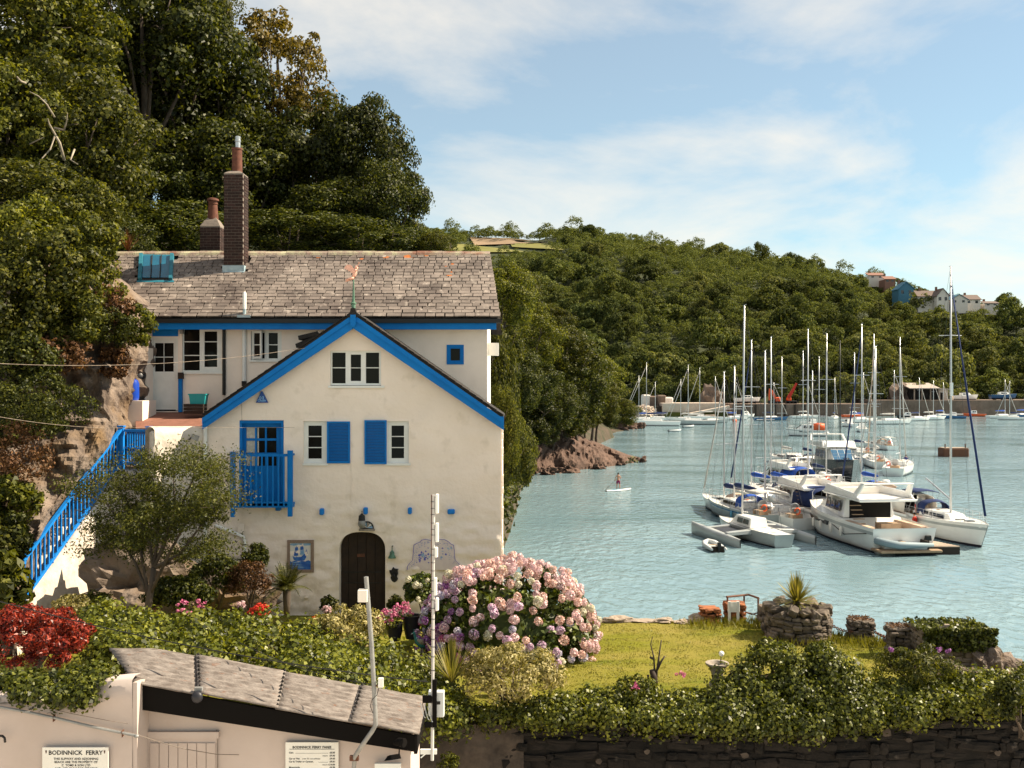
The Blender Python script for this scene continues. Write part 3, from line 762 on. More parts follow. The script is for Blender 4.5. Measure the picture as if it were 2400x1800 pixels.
# ================================================================== HOUSE
FD = 25.0                                   # depth of the gabled front wall
def F(u, v, d=FD): return P(u, v, d)
house = thing('house', 'cream rendered riverside house with blue bargeboards and slate roof', 'house', P(828, 1446, FD))
def wall_sheet(name, d, u0, u1, v0, v1, holes, step, mat, gable=None, amp=0.02, thick=0.3, course=0.0, cut=None):
 """a wall facing the camera in the plane y=d with real openings; holes are (u0,v0,u1,v1)"""
 X = lambda u: (u - 1200) / FOC * d
 Z = lambda v: CAM_Z - (v - 900) / FOC * d
 xs = set([X(u0), X(u1)]); zs = set([Z(v0), Z(v1)])
 for h in holes: xs |= {X(h[0]), X(h[2])}; zs |= {Z(h[1]), Z(h[3])}
 def fill(s):
  s = sorted(s); out = []
  for a, b in zip(s, s[1:]):
   k = max(1, int(round((b - a) / step)))
   out += [a + (b - a) * i / k for i in range(k)]
  return out + [s[-1]]
 xs, zs = fill(xs), fill(zs)
 bm = bmesh.new(); vt = {}
 def V(i, j):
  if (i, j) not in vt: vt[(i, j)] = bm.verts.new((xs[i], d, zs[j]))
  return vt[(i, j)]
 for i in range(len(xs) - 1):
  for j in range(len(zs) - 1):
   cx, cz = (xs[i] + xs[i + 1]) / 2, (zs[j] + zs[j + 1]) / 2
   if any(X(h[0]) < cx < X(h[2]) and Z(h[3]) < cz < Z(h[1]) for h in holes): continue
   bm.faces.new((V(i, j), V(i + 1, j), V(i + 1, j + 1), V(i, j + 1)))
 if gable:
  for (a, b) in gable:   # line from a to b (pixels); keep what is below
   pa, pb = P(a[0], a[1], d), P(b[0], b[1], d)
   t = (pb - pa); no = Vector((-t.z, 0, t.x))
   if no.z < 0: no = -no
   bmesh.ops.bisect_plane(bm, geom=bm.verts[:] + bm.edges[:] + bm.faces[:], plane_co=pa, plane_no=no, clear_outer=True)
 edge = set()
 for e in bm.edges:
  if e.is_boundary: edge |= set(e.verts)
 bnd = [e for e in bm.edges if e.is_boundary]
 for v in bm.verts:
  x, z = v.co.x, v.co.z
  k = 0.25 if v in edge else 1.0
  low = max(0.0, min(1.0, (9.2 - z) / 2.2)) * course
  f = amp * fnoise(x * 1.1, z * 2.0, 5.0, 5)
  f += low * 0.055 * fnoise(x * 1.6 + 4, z * 5.5, 2.0, 4) + low * 0.045 * abs(fnoise(x * 3.5, z * 8.0, 9.0, 3))
  v.co.y = d - f * k
 r = bmesh.ops.extrude_edge_only(bm, edges=bnd)
 for g_ in r['geom']:
  if isinstance(g_, bmesh.types.BMVert): g_.co.y = d + thick
 bmesh.ops.recalc_face_normals(bm, faces=bm.faces)
 me = bpy.data.meshes.new(name); bm.to_mesh(me); bm.free()
 me.polygons.foreach_set('use_smooth', [True] * len(me.polygons))
 me.set_sharp_from_angle(angle=R(50))
 return mesh_obj(name, me, mat, house)
APEX, LEAVE, REAVE = (828, 752), (476, 990), (1182, 990)
front_holes = [(774, 822, 893, 905), (711, 987, 766, 1088), (906, 987, 958, 1088), (561, 985, 665, 1188), (795, 1247, 903, 1500)]
wf = wall_sheet('front_wall', FD, 478, 1174, 740, 1500, front_holes, 0.07, 'render_white', gable=[(LEAVE, APEX), (APEX, REAVE)], amp=0.022, course=1.0)
def spandrels():
 mb = MB()
 ux0, ux1, vt, vs_ = 795, 903, 1247, 1290
 n = 10
 for side in (0, 1):
  pts = [P(ux0 if side == 0 else ux1, vt, FD + 0.012)]
  for i in range(n + 1):
   a = math.pi / 2 * i / n
   cx = (ux0 + ux1) / 2
   uu = cx - (cx - ux0) * math.cos(a) ** 0.72 if side == 0 else cx + (ux1 - cx) * math.cos(a) ** 0.72
   vv_ = vs_ - (vs_ - vt) * math.sin(a) ** 0.9
   pts.append(P(uu, vv_, FD + 0.012))
  mb.prism(pts, (0, 0.27, 0))
 return mb.build('door_arch', 'render_white', house)
spandrels()
for (u, nm) in ((478, 'side_wall'), (1174, 'side_wall')):
 x = P(u, 0, FD).x; s = 0.012 if u > 1000 else -0.012
 MB().box((x - 0.02 + s, FD + 0.03, 4.6), (x + 0.02 + s, 27.6, P(0, 985, FD).z)).build(nm, 'render_white', house)
qx = P(1174, 0, FD).x
rq = random.Random(5)
z = 5.9
while z < 10.3:
 h = rq.uniform(0.12, 0.3)
 MB().box((qx + 0.005, FD + 0.04, z), (qx + rq.uniform(0.035, 0.06), FD + rq.uniform(.3, .6), z + h)).build('quoin_stone', 'render_white', house, bevel=0.012)
 z += h + 0.015
MD = 27.5
main_holes = [(352, 790, 417, 964), (427, 768, 520, 874), (588, 776, 660, 846), (1047, 808, 1087, 854)]
wall_sheet('main_wall', MD, 180, 1142, 742, 1040, main_holes, 0.2, 'render_smooth', amp=0.012, thick=0.25)
mx0, mx1 = P(180, 0, MD).x, P(1142, 0, MD).x
MB().box((mx1 - 0.25, MD + 0.02, 5), (mx1 - 0.005, 32.0, 13.2)).build('end_wall', 'render_smooth', house)
MB().prism([(mx1 - 0.24, 27.56, 13.2), (mx1 - 0.24, 29.85, 15.1), (mx1 - 0.24, 32.1, 13.2)], (0.232, 0, 0)).build('end_gable', 'render_smooth', house)
MB().box((mx0, 31.8, 5), (mx1 - 0.26, 32.0, 13.2)).build('back_wall', 'render_smooth', house)
MB().box((mx1 - 0.003, 27.9, 12.28), (mx1 + 0.3, 28.3, 12.62)).build('vent_hood', 'white_paint', house)
MB().prism([P(500, 1500, FD + .9), P(1150, 1500, FD + .9), P(1150, 1000, FD + .9), P(828, 790, FD + .9), P(500, 1000, FD + .9)], (0, .05, 0)).build('unlit_room_sheet', 'interior_dark', house)  # black sheets standing in for the unlit rooms behind the openings
MB().box((P(330, 0, MD).x, MD + 0.8, 10.6), (P(1110, 0, MD).x, MD + 0.85, 13.1)).build('unlit_room_sheet', 'interior_dark', house)
# ---- roof of the main range: slates one by one on the slope
E_D, E_V, R_D, R_V = 27.15, 743, 29.7, 592
eL, eR = P(215, E_V, E_D), P(1172, E_V, E_D)
eL.z = eR.z
rL, rR = P(215, R_V, R_D), P(1147, R_V, R_D); rL.z = rR.z
eL.x = rL.x = -12.2
roof = MB()
up_off = Vector((0, 0, -0.05))
roof.hexa([eL + up_off + Vector((0, .02, -.06)), eR + up_off + Vector((0, .02, -.06)), rR + up_off + Vector((0, .02, -.06)), rL + up_off + Vector((0, .02, -.06)), eL + up_off, eR + up_off, rR + up_off, rL + up_off])
bk = 32.25
roof.quad(rL + up_off, rR + up_off, Vector((eR.x, bk, 13.05)), Vector((eL.x, bk, 13.05)))
roof_o = roof.build('roof', 'slate_dark', house)
NROW = 21
rs = random.Random(21)
def slate_mesh(w_, h_, t_, seed):
 r_ = random.Random(seed)
 j = lambda k: r_.uniform(-k, k)
 mb = MB()
 mb.hexa([(j(.004), j(.006), 0.0), (w_ + j(.004), j(.006), 0.0), (w_ + j(.004), h_, 0), (j(.004), h_, 0),
   (j(.004), j(.006), t_), (w_ + j(.004), j(.006), t_ + j(.003)), (w_ + j(.004), h_, t_ * .6), (j(.004), h_, t_ * .6)])
 return mb
sl_dir = (rR - eR); slope_v = Vector((0, R_D - E_D, rR.z - eR.z)); slope_len = slope_v.length
sdir = slope_v.normalized(); snorm = Vector((1, 0, 0)).cross(sdir)
rowh = slope_len / NROW
rest_v, rest_f, count = [], [], 0
slate_data = {}
hole_rects = []      # where chimney, skylight stand: (x0,x1,t0,t1)
def roof_pt(x, s): return Vector((x, eR.y, eR.z)) + sdir * s
def t_of_v(v):
 for i in range(400):
  s = slope_len * i / 400
  p = roof_pt(0, s)
  if 900 - (p.z - CAM_Z) * FOC / p.y <= v: return s
 return slope_len
CH_X0, CH_X1 = P(524, 0, 28.85).x, P(570, 0, 28.85).x
s_ch = t_of_v(634)
SKY = (332, 402, 602, 660)
s_sk0, s_sk1 = t_of_v(SKY[3]), t_of_v(SKY[2])
d_sk = roof_pt(0, (s_sk0 + s_sk1) / 2).y
SKX0, SKX1 = P(SKY[0], 0, d_sk).x, P(SKY[1], 0, d_sk).x
for r_ in range(NROW):
 s0 = r_ * rowh
 frac = (s0 + rowh * .5) / slope_len
 xr = eR.x + (rR.x - eR.x) * frac + 0.03
 x = eL.x - rs.random() * 0.3
 wmean = 0.315 - 0.115 * frac
 while x < xr - 0.05:
  w_ = wmean * rs.uniform(0.72, 1.3)
  if x + w_ > xr - 0.1: w_ = xr - x
  cx = x + w_ / 2
  skip = (CH_X0 - 0.02 < cx < CH_X1 + 0.02 and s0 + rowh > s_ch) or (SKX0 - .02 < cx < SKX1 + .02 and s_sk0 - 0.05 < s0 + rowh / 2 < s_sk1)
  vis = P(205, 0, 27.2).x < cx
  if not skip and vis:
   tz = rs.uniform(0.0, 0.012); tilt = rs.uniform(-0.012, 0.012)
   o_ = roof_pt(x + 0.004, s0 - 0.015) + snorm * (0.004 + tz)
   if count < 300 and rs.random() > 0.0:
    key = (round(w_ / 0.03), rs.randrange(3))
    if key not in slate_data:
     mb = slate_mesh(key[0] * 0.03 - 0.024, rowh + 0.04, 0.038, hash(key) % 1000)
     me = bpy.data.meshes.new('slate'); me.from_pydata(mb.v, [], mb.f); me.materials.append(MATS['slate'])
     slate_data[key] = me
    o = bpy.data.objects.new('slate', slate_data[key]); COL.objects.link(o); o.parent = roof_o
    mt = Matrix((( 1, tilt, 0, o_.x), (-tilt * sdir.y, sdir.y, snorm.y, o_.y), (-tilt * sdir.z, sdir.z, snorm.z, o_.z), (0, 0, 0, 1)))
    o.matrix_basis = mt
    count += 1
   else:
    mb = slate_mesh(w_ - 0.024, rowh + 0.04, 0.036, rs.randrange(9999))
    i0 = len(rest_v)
    for (a, b, c) in mb.v: rest_v.append(o_ + Vector((1, 0, 0)) * (a) + sdir * (b + tilt * a) + snorm * c)
    rest_f += [tuple(i0 + k for k in q) for q in mb.f]
  x += w_
mb = MB(); mb.v = [tuple(v) for v in rest_v]; mb.f = rest_f
ro = mb.build('slates', 'slate_rest', roof_o); ro['kind'] = 'stuff'
x = eL.x; i = 0
while x < rR.x - 0.05:
 w_ = min(rs.uniform(0.55, 0.75), rR.x - x)
 if rR.x - x - w_ < .2: w_ = rR.x - x + .02
 yy = 29.7 + rs.uniform(-.01, .01); zz = rR.z + rs.uniform(-.012, .012)
 pr = [(x + .004, yy - 0.19, zz - 0.11), (x + .004, yy - 0.15, zz - 0.03), (x + .004, yy - .06, zz + 0.035), (x + .004, yy + .06, zz + 0.035), (x + .004, yy + 0.19, zz - 0.09), (x + .004, yy, zz - .1)]
 MB().prism(pr, (w_ - 0.01, 0, 0)).build('ridge_tile', 'ridge_tile', roof_o)
 x += w_
gz = eR.z - 0.06
MB().box((eL.x, E_D - 0.10, gz - 0.10), (eR.x + 0.02, E_D + 0.03, gz + 0.005)).build('gutter', 'black_metal', house)
MB().box((P(350, 0, E_D).x, E_D - 0.02, gz - 0.27), (P(1163, 0, E_D).x, E_D + 0.05, gz - 0.102)).build('fascia', 'blue_paint', house)
MB().box((eL.x, E_D + 0.052, gz - 0.16), (P(1145, 0, E_D).x, MD + 0.02, gz - 0.11)).build('soffit', 'white_paint', house)
for (u, v, r_) in [(746, 605, .09), (906, 606, .10), (955, 604, .16), (968, 604, .1), (1060, 622, .06), (1045, 626, .06), (1053, 648, .08), (1058, 640, .05), (550, 663, .07), (590, 622, .07), (1000, 602, .08), (848, 610, .06), (510, 664, .07)]:
 s = t_of_v(v); p = roof_pt(0, s); x = P(u, 0, p.y).x
 c = roof_pt(x, s) + snorm * 0.03
 mb = MB(); k = 9; ring = []
 for j in range(k):
  a = 2 * math.pi * j / k; q = r_ * rs.uniform(.6, 1.15)
  ring.append(c + Vector((1, 0, 0)) * q * math.cos(a) + sdir * q * .7 * math.sin(a))
 mb.prism(ring, snorm * 0.012)
 mb.build('lichen_patch', 'lichen' if v < 660 and u != 590 else 'slate_dark', roof_o)
# ---- skylight
def on_roof(u, v):
 s = t_of_v(v); p = roof_pt(0, s); return roof_pt(P(u, 0, p.y).x, s)
def roof_box(mb, x0, x1, s0, s1, h0, h1):
 if x1 < -8.8:
  kx = lambda x, s_: x * (1 + .88 * (roof_pt(0, s_).y / d_sk - 1))
  a = [roof_pt(kx(x0, s0), s0), roof_pt(kx(x1, s0), s0), roof_pt(kx(x1, s1), s1), roof_pt(kx(x0, s1), s1)]
 else: a = [roof_pt(x0, s0), roof_pt(x1, s0), roof_pt(x1, s1), roof_pt(x0, s1)]
 mb.hexa([p + snorm * h0 for p in a] + [p + snorm * h1 for p in a]); return mb
mb = MB()
for (a, b, c, d_) in ((SKX0 - .06, SKX0 + .035, s_sk0, s_sk1), (SKX1 - .035, SKX1 + .06, s_sk0, s_sk1), (SKX0 - .06, SKX1 + .06, s_sk1 - .03, s_sk1 + .06), (SKX0 - .1, SKX1 + .1, s_sk0 - .10, s_sk0 + .0)):
 roof_box(mb, a, b, c, d_, 0.02, 0.13 if c < s_sk1 - .04 and d_ > s_sk0 + .01 else 0.05)
skl = mb.build('skylight', 'teal_paint_shaded', house)
w3 = (SKX1 - SKX0 - 0.07) / 3
for k in range(3):
 a = SKX0 + .035 + k * w3
 mb = MB(); roof_box(mb, a + .012, a + w3 - .012, s_sk0 + 0.12, s_sk1 - .03, 0.05, 0.06); mb.build('pane', 'skylight_glass_shaded', skl)
 if k:
  mb = MB(); roof_box(mb, a - .012, a + .012, s_sk0 + 0.10, s_sk1 - .03, 0.03, 0.085); mb.build('glazing_bar', 'slate_dark', skl)
mb = MB(); roof_box(mb, SKX0 + .035, SKX1 - .035, s_sk0 + .0, s_sk0 + 0.11, 0.02, 0.04); mb.build('upstand', 'slate_dark', skl)
# ---- soil vent pipe through the slates
vp = on_roof(572, 742)
mb = MB().box(vp + Vector((-.17, -.06, -.03)), vp + Vector((.18, .14, .035)))
vent = mb.build('vent_pipe', 'lead', house)
MB().tube([vp + Vector((0, .04, 0)), vp + Vector((0, .04, .22))], .045, 10).build('collar', 'lead', vent)
MB().tube([vp + Vector((0, .04, .2)), vp + Vector((0, .04, .62)), vp + Vector((0, .04, .66))], [.05, .05, .03], 10).build('pipe', 'white_plastic', vent, smooth=True)
# ---- chimneys, brick by brick
def chimney(name, x0, x1, y0, dep, z0, z1, pot_r, pot_h, rows_, cap='mortar', seed=1, pointed=False):
 core = MB().box((x0 + .012, y0 + .012, z0), (x1 - .012, y0 + dep - .012, z1)).build(name, 'mortar', house)
 bh = (z1 - z0) / rows_; r_ = random.Random(seed); cache = {}
 bl = 0.215
 for k in range(rows_):
  zc = z0 + k * bh
  x = x0 - (bl * .5 if k % 2 else 0)
  while x < x1 - .01:
   a, b = max(x, x0), min(x + bl, x1)
   if b - a > 0.03:
    key = round((b - a) * 40)
    if key not in cache:
     m_ = MB().box((0, 0, 0), (b - a - .012, .10, bh - .014)); me = bpy.data.meshes.new('brick'); me.from_pydata(m_.v, [], m_.f); me.materials.append(MATS['brick']); cache[key] = me
    o = bpy.data.objects.new('brick', cache[key]); COL.objects.link(o); o.parent = core
    o.matrix_basis = Matrix.Translation((a + .006, y0 - r_.uniform(0, .006), zc))
   x += bl
  for sx, key in ((x0 - .002, 'sl'), (x1 - .098, 'sr')):
   kk = (key, round(dep * 100))
   if kk not in cache:
    m_ = MB().box((0, .11, 0), (.10, dep - .004, bh - .014)); me = bpy.data.meshes.new('brick'); me.from_pydata(m_.v, [], m_.f); me.materials.append(MATS['brick']); cache[kk] = me
   o = bpy.data.objects.new('brick', cache[kk]); COL.objects.link(o); o.parent = core
   o.matrix_basis = Matrix.Translation((sx + r_.uniform(-.003, .005), y0, zc))
 cx, cyy = (x0 + x1) / 2, y0 + dep / 2
 w2 = (x1 - x0) / 2
 m_ = MB().lathe([(w2 * 1.38, 0), (w2 * 1.38, .03), (w2 * .9, .10 if not pointed else .22), (pot_r * 1.1, .13 if not pointed else .33)], (cx, cyy, z1), 4)
 for i_, v_ in enumerate(m_.v):
  dx, dy = v_[0] - cx, v_[1] - cyy
  c45 = math.cos(math.pi / 4)
  m_.v[i_] = (cx + (dx - dy) * c45, cyy + (dx + dy) * c45, v_[2])
 m_.build('flaunching', cap, core)
 return core, (cx, cyy, z1)
y0 = 28.85
ch, (cx, cyy, zt) = chimney('chimney', CH_X0, CH_X1, y0, 0.56, P(0, 640, y0).z, P(0, 408, y0).z, .14, .6, 34, seed=4)
MB().lathe([(.15, 0), (.145, .3), (.14, .68), (.155, .69), (.155, .74), (.12, .74)], (cx + .03, cyy, zt + .05), 14).build('chimney_pot', 'clay_pot', ch, smooth=True)
MB().lathe([(.075, 0), (.075, .2), (.085, .21), (.085, .27), (.075, .28), (.08, .36), (.06, .37)], (cx + .05, cyy, zt + .76), 12).build('cowl', 'steel', ch, smooth=True)
mb = MB(); roof_box(mb, CH_X0 - .04, CH_X1 + .04, s_ch - .16, s_ch + .05, .02, .045); mb.build('flashing', 'lead', ch)
MB().box((CH_X0 - .03, y0 - .025, P(0, 640, y0).z), (CH_X1 + .03, y0 + .2, P(0, 622, y0).z)).build('flashing', 'lead', ch)
y1 = 31.0
ch2, (cx, cyy, zt) = chimney('chimney', P(468, 0, y1).x, P(516, 0, y1).x, y1, 0.62, P(0, 610, y1).z, P(0, 532, y1).z, .14, .5, 12, cap='mortar', seed=9, pointed=True)
MB().lathe([(.17, 0), (.15, .25), (.135, .45), (.155, .47), (.14, .52), (.15, .56), (.19, .57), (.17, .63), (.09, .66)], (cx, cyy, zt + .27), 14).build('chimney_pot', 'clay_pot', ch2, smooth=True)
# ---- gable roof of the wing: slopes, bargeboards, finial
GF = 24.72
ap, le, re_ = P(828, 731, GF), P(474, 974, GF), P(1181, 976, GF)
for (a, b, nm) in ((ap, le, 'wing_roof'), (ap, re_, 'wing_roof')):
 th = Vector((0, 0, -.055)); bkv = Vector((0, 27.45 - GF, 0))
 MB().hexa([a + th, b + th, b + th + bkv, a + th + bkv, a, b, b + bkv, a + bkv]).build(nm, 'slate_dark', house)
 n = 22
 for k in range(n):
  p = a.lerp(b, k / n); q = a.lerp(b, (k + .94) / n)
  lift = Vector((0, 0, .012))
  MB().hexa([p + lift + Vector((0, -.03, 0)), q + lift + Vector((0, -.03, 0)), q + lift + Vector((0, .35, 0)), p + lift + Vector((0, .35, 0)),
    p + lift * 2.4 + Vector((0, -.03, 0)), q + lift * 3.6 + Vector((0, -.03, 0)), q + lift * 3.6 + Vector((0, .35, 0)), p + lift * 2.4 + Vector((0, .35, 0))]).build('verge_slate', 'slate_dark', house)
for (a, b, sgn) in ((ap, le, -1), (ap, re_, 1)):
 dn = Vector((0, 0, -.06)); wd = Vector((0, 0, -.335))
 t = (b - a)
 mb = MB()
 a0, b0 = a + dn, b + dn
 mb.hexa([a0 + wd, b0 + wd * .82, b0 + wd * .82 + Vector((0, .04, 0)), a0 + wd + Vector((0, .04, 0)), a0, b0, b0 + Vector((0, .04, 0)), a0 + Vector((0, .04, 0))])
 bb = mb.build('bargeboard', 'blue_paint', house)
 mb = MB(); f0 = Vector((0, -.025, 0)); ww = wd * .38
 mb.hexa([a0 + ww + f0, b0 + ww + f0, b0 + ww + Vector((0, .0, 0)), a0 + ww + Vector((0, .0, 0)), a0 + f0, b0 + f0, b0, a0])
 mb.build('moulding', 'blue_paint', bb)
 mb = MB(); so = Vector((0, .041, -.24))
 mb.hexa([a0 + so, b0 + so, b0 + so + Vector((0, .26, 0)), a0 + so + Vector((0, .26, 0)), a0 + so + Vector((0, 0, .02)), b0 + so + Vector((0, 0, .02)), b0 + so + Vector((0, .26, .02)), a0 + so + Vector((0, .26, .02))])
 mb.build('soffit_board', 'blue_paint', bb)
p = P(1178, 985, GF)
MB().box(p + Vector((-.05, -.02, -.14)), p + Vector((.03, .1, .09))).build('end_bracket', 'blue_paint', house)
c = P(828, 0, GF).x
MB().prism([(c - .06, GF - .03, P(0, 738, GF).z), (c + .06, GF - .03, P(0, 738, GF).z), (c + .06, GF - .03, P(0, 762, GF).z), (c + .03, GF - .03, P(0, 766, GF).z), (c - .03, GF - .03, P(0, 766, GF).z), (c - .06, GF - .03, P(0, 762, GF).z)], (0, -.05, 0)).build('king_post', 'blue_paint', house)
zb = P(0, 736, GF).z
mb = MB().prism([(c - .17, GF - .05, zb - .08), (c - .07, GF - .05, zb + .06), (c - .055, GF - .05, zb + .14), (c + .055, GF - .05, zb + .14), (c + .07, GF - .05, zb + .06), (c + .17, GF - .05, zb - .08)], (0, .16, 0))
fin = mb.build('finial', 'slate_dark', house)
MB().lathe([(.045, .13), (.05, .24), (.07, .25), (.07, .275), (.035, .29), (.022, .6), (.012, .95), (.008, 1.15)], (c, GF + .03, zb), 10).build('spire', 'verdigris', fin, smooth=True)
zv = P(0, 662, GF).z
vane = thing('weather_vane', 'copper winged figure blowing a horn on the gable spire', 'weather vane', (c, GF + .03, zv))
def pix(u, v, dy=0.0): return P(u, v, GF + .03 + dy)
MB().tube([pix(828, 652), pix(830, 645), pix(832, 636), pix(833, 630)], [.028, .05, .052, .028], 8).ball(pix(834.5, 627), (.038, .038, .045), 8, 6).build('body', 'copper', vane, smooth='all')
for dy in (-.03, .03):
 MB().tube([pix(829, 652, dy), pix(820, 654 + dy * 40, dy), pix(813, 656.5 + dy * 60, dy), pix(809, 658 + dy * 60, dy)], [.035, .028, .018, .012], 7).build('leg', 'copper', vane, smooth='all')
for dy in (-.05, .04):
 y_ = GF + .03 + dy
 W = [(831, 633), (827, 626), (822, 621), (815, 620), (809, 624), (806.5, 631), (812, 629), (811, 633), (816, 632), (816, 636), (821, 635), (822, 639), (828, 640)]
 MB().prism([P(a, b, y_) for a, b in W], (0, .012, 0)).build('wing', 'copper', vane)
MB().tube([pix(835, 629, -.03), pix(838, 622, -.03), pix(841, 617, -.03), pix(842.5, 614.5, -.03)], [.008, .009, .012, .026], 8).build('horn', 'copper', vane, smooth=True)
MB().tube([pix(832, 634, -.03), pix(837, 634, -.04), pix(838.5, 626, -.04)], [.018, .016, .012], 6).build('arm', 'copper', vane, smooth='all')
for (a, b, c_, d_) in (((698, 787), (744, 776), (750, 784), (700, 797)), ((692, 806), (735, 788), (742, 797), (694, 815))):
 MB().prism([P(q[0], q[1], 25.6) for q in (a, b, c_, d_)], (0, .5, 0)).build('lean_to_slate', 'slate_dark', house)
# ---- windows
def bar(mb, u0, v0, u1, v1, d, dep): mb.box(P(u0, v0, d), P(u1, v1, d) + Vector((0, dep, 0))); return mb
def window(u0, v0, u1, v1, d, fw, panes, mat='white_paint', sill=None, name='window', bars=(), glass='dark_glass'):
 mb = MB(); dp = .07
 bar(mb, u0, v0, u1, v0 + fw, d, dp); bar(mb, u0, v1 - fw, u1, v1, d, dp)
 bar(mb, u0, v0 + fw, u0 + fw, v1 - fw, d, dp); bar(mb, u1 - fw, v0 + fw, u1, v1 - fw, d, dp)
 w_ = mb.build(name, mat, house)
 for (a, b, c, e) in panes:
  MB().box(P(a - .5, b - .5, d + .045), P(c + .5, e + .5, d + .045) + Vector((0, .008, 0))).build('pane', glass, w_)
 for (a, b, c, e) in bars:
  MB().box(P(a, b, d + .012), P(c, e, d + .012) + Vector((0, .05, 0))).build('glazing_bar', mat, w_)
 if sill:
  MB().box(P(sill[0], sill[1], d - .1), P(sill[2], sill[3], d - .1) + Vector((0, .2, 0))).build('sill', mat, w_)
 return w_
wd = FD + .06
window(774, 822, 893, 903, wd, 4.5, [(779, 826, 810, 899), (821, 830, 847, 894), (857, 826, 889, 899)],
 sill=(769, 904, 900, 909), bars=[(810, 826.5, 814.5, 898.5), (814.5, 826.5, 822, 898.5), (846, 826.5, 853, 898.5), (853, 826.5, 857.5, 898.5), (822, 826.5, 846, 831), (822, 893, 846, 898.5),
 (779, 861, 810, 863), (822, 861.5, 846, 863), (857.5, 861, 889, 863)])
window(711, 987, 766, 1086, wd, 7, [(722, 997, 754, 1075)], sill=(709, 1086, 769, 1091),
 bars=[(718, 994, 722.5, 1079), (754, 994, 759, 1079), (722.5, 994, 754, 997.5), (722.5, 1075, 754, 1079), (722, 1022, 754, 1024), (722, 1048, 754, 1050)])
window(906, 987, 958, 1086, wd, 7, [(917, 997, 947, 1074)], sill=(903, 1086, 962, 1091),
 bars=[(913, 994, 917.5, 1079), (947, 994, 951, 1079), (917.5, 994, 947, 997.5), (917.5, 1074, 947, 1079), (917, 1022, 947, 1024), (917, 1048, 947, 1050)])
wm = MD + .06
kw = window(427, 768, 520, 872, wm, 4, [(431, 771, 468, 866), (478, 776, 510, 860)], sill=(424, 872, 523, 876),
 bars=[(468, 772, 473, 868), (473, 772, 479, 868), (509, 772, 516, 868), (479, 772, 509, 777), (479, 860, 509, 868), (431, 800, 468, 802), (431, 832, 468, 834), (479, 800, 509, 802), (479, 832, 509, 834)])
for (a, b) in ((431, 468), (478, 510)):
 mb = MB(); n = 5
 for k in range(n):
  x0_, x1_ = a + (b - a) * k / n, a + (b - a) * (k + 1) / n
  mb.prism([P(x0_, 772, wm + .06), P(x1_, 772, wm + .06), P(x1_, 782, wm + .06), P((x0_ + x1_) / 2, 786, wm + .06), P(x0_, 782, wm + .06)], (0, .01, 0))
 mb.build('valance', 'curtain', kw)
MB().box(P(443, 846, wm + .056), P(458, 865, wm + .056) + Vector((0, .03, 0))).build('ornament', 'white_paint', kw)
w2 = window(588, 776, 660, 844, wm, 4, [(629, 779, 651, 841)], sill=(585, 844, 663, 848),
 bars=[(620, 780, 629.5, 840), (651, 780, 656, 840), (629.5, 807, 651, 809)])
hp = P(594, 776, wm - .02); ang = R(28)
mb = MB(); L_ = .31; zt, zb2 = P(0, 776, wm).z, P(0, 841, wm).z
def rot(x, y): return (hp.x + x * math.cos(ang) - y * math.sin(ang), hp.y - x * math.sin(ang) - y * math.cos(ang))
def sbox(x0_, x1_, z0_, z1_, y0_=0, y1_=.04):
 c4 = [rot(x0_, y0_), rot(x1_, y0_), rot(x1_, y1_), rot(x0_, y1_)]
 mb.hexa([(a, b, z0_) for a, b in c4] + [(a, b, z1_) for a, b in c4])
sbox(0, .05, zb2, zt); sbox(L_ - .05, L_, zb2, zt); sbox(.05, L_ - .05, zb2, zb2 + .06); sbox(.05, L_ - .05, zt - .06, zt); sbox(.05, L_ - .05, (zt + zb2) / 2 - .012, (zt + zb2) / 2 + .012)
sash = mb.build('open_sash', 'white_paint', w2)
mb = MB(); sbox(.05, L_ - .05, zb2 + .06, zt - .06, .015, .022); mb.build('pane', 'dark_glass', sash)
bw = window(1047, 808, 1087, 854, MD - .02, 6, [(1053, 815, 1081, 848)], mat='blue_paint', bars=[(1053, 814, 1056, 848), (1078, 814, 1081, 848), (1056, 814, 1078, 817), (1056, 845, 1078, 848)])
# ---- louvred shutters
def shutter(u0, v0, u1, v1, tilt=0):
 d = FD - .06; mb = MB(); fw = 4
 bar(mb, u0, v0, u1, v0 + fw, d, .045); bar(mb, u0, v1 - fw, u1, v1, d, .045)
 bar(mb, u0, v0 + fw, u0 + fw, v1 - fw, d, .045); bar(mb, u1 - fw, v0 + fw, u1, v1 - fw, d, .045)
 s = mb.build('shutter', 'blue_paint', house)
 n = 26; hgt = (v1 - v0 - 2 * fw) / n
 me = None
 for k in range(n):
  if me is None:
   a, b = P(u0 + fw, 0, d), P(u1 - fw, 0, d); w_ = b.x - a.x; hh = hgt / FOC * d
   m_ = MB().hexa([(0, 0, 0), (w_, 0, 0), (w_, .007, 0), (0, .007, 0), (0, .028, hh * .72), (w_, .028, hh * .72), (w_, .036, hh * .72), (0, .036, hh * .72)])
   me = bpy.data.meshes.new('slat'); me.from_pydata(m_.v, [], m_.f); me.materials.append(MATS['blue_paint'])
  o = bpy.data.objects.new('slat', me); COL.objects.link(o); o.parent = s
  o.matrix_basis = Matrix.Translation(P(u0 + fw, v1 - fw - k * hgt, d) + Vector((0, .002, 0)))
 MB().box(P(u0 + fw, v1 - fw, d + .040), P(u1 - fw, v0 + fw, d + .044)).build('slat_gap_shade', 'hull_dark', s)  # dark sheet that paints the shade seen between the slats
shutter(766, 988, 820, 1086); shutter(854, 985, 906, 1088)
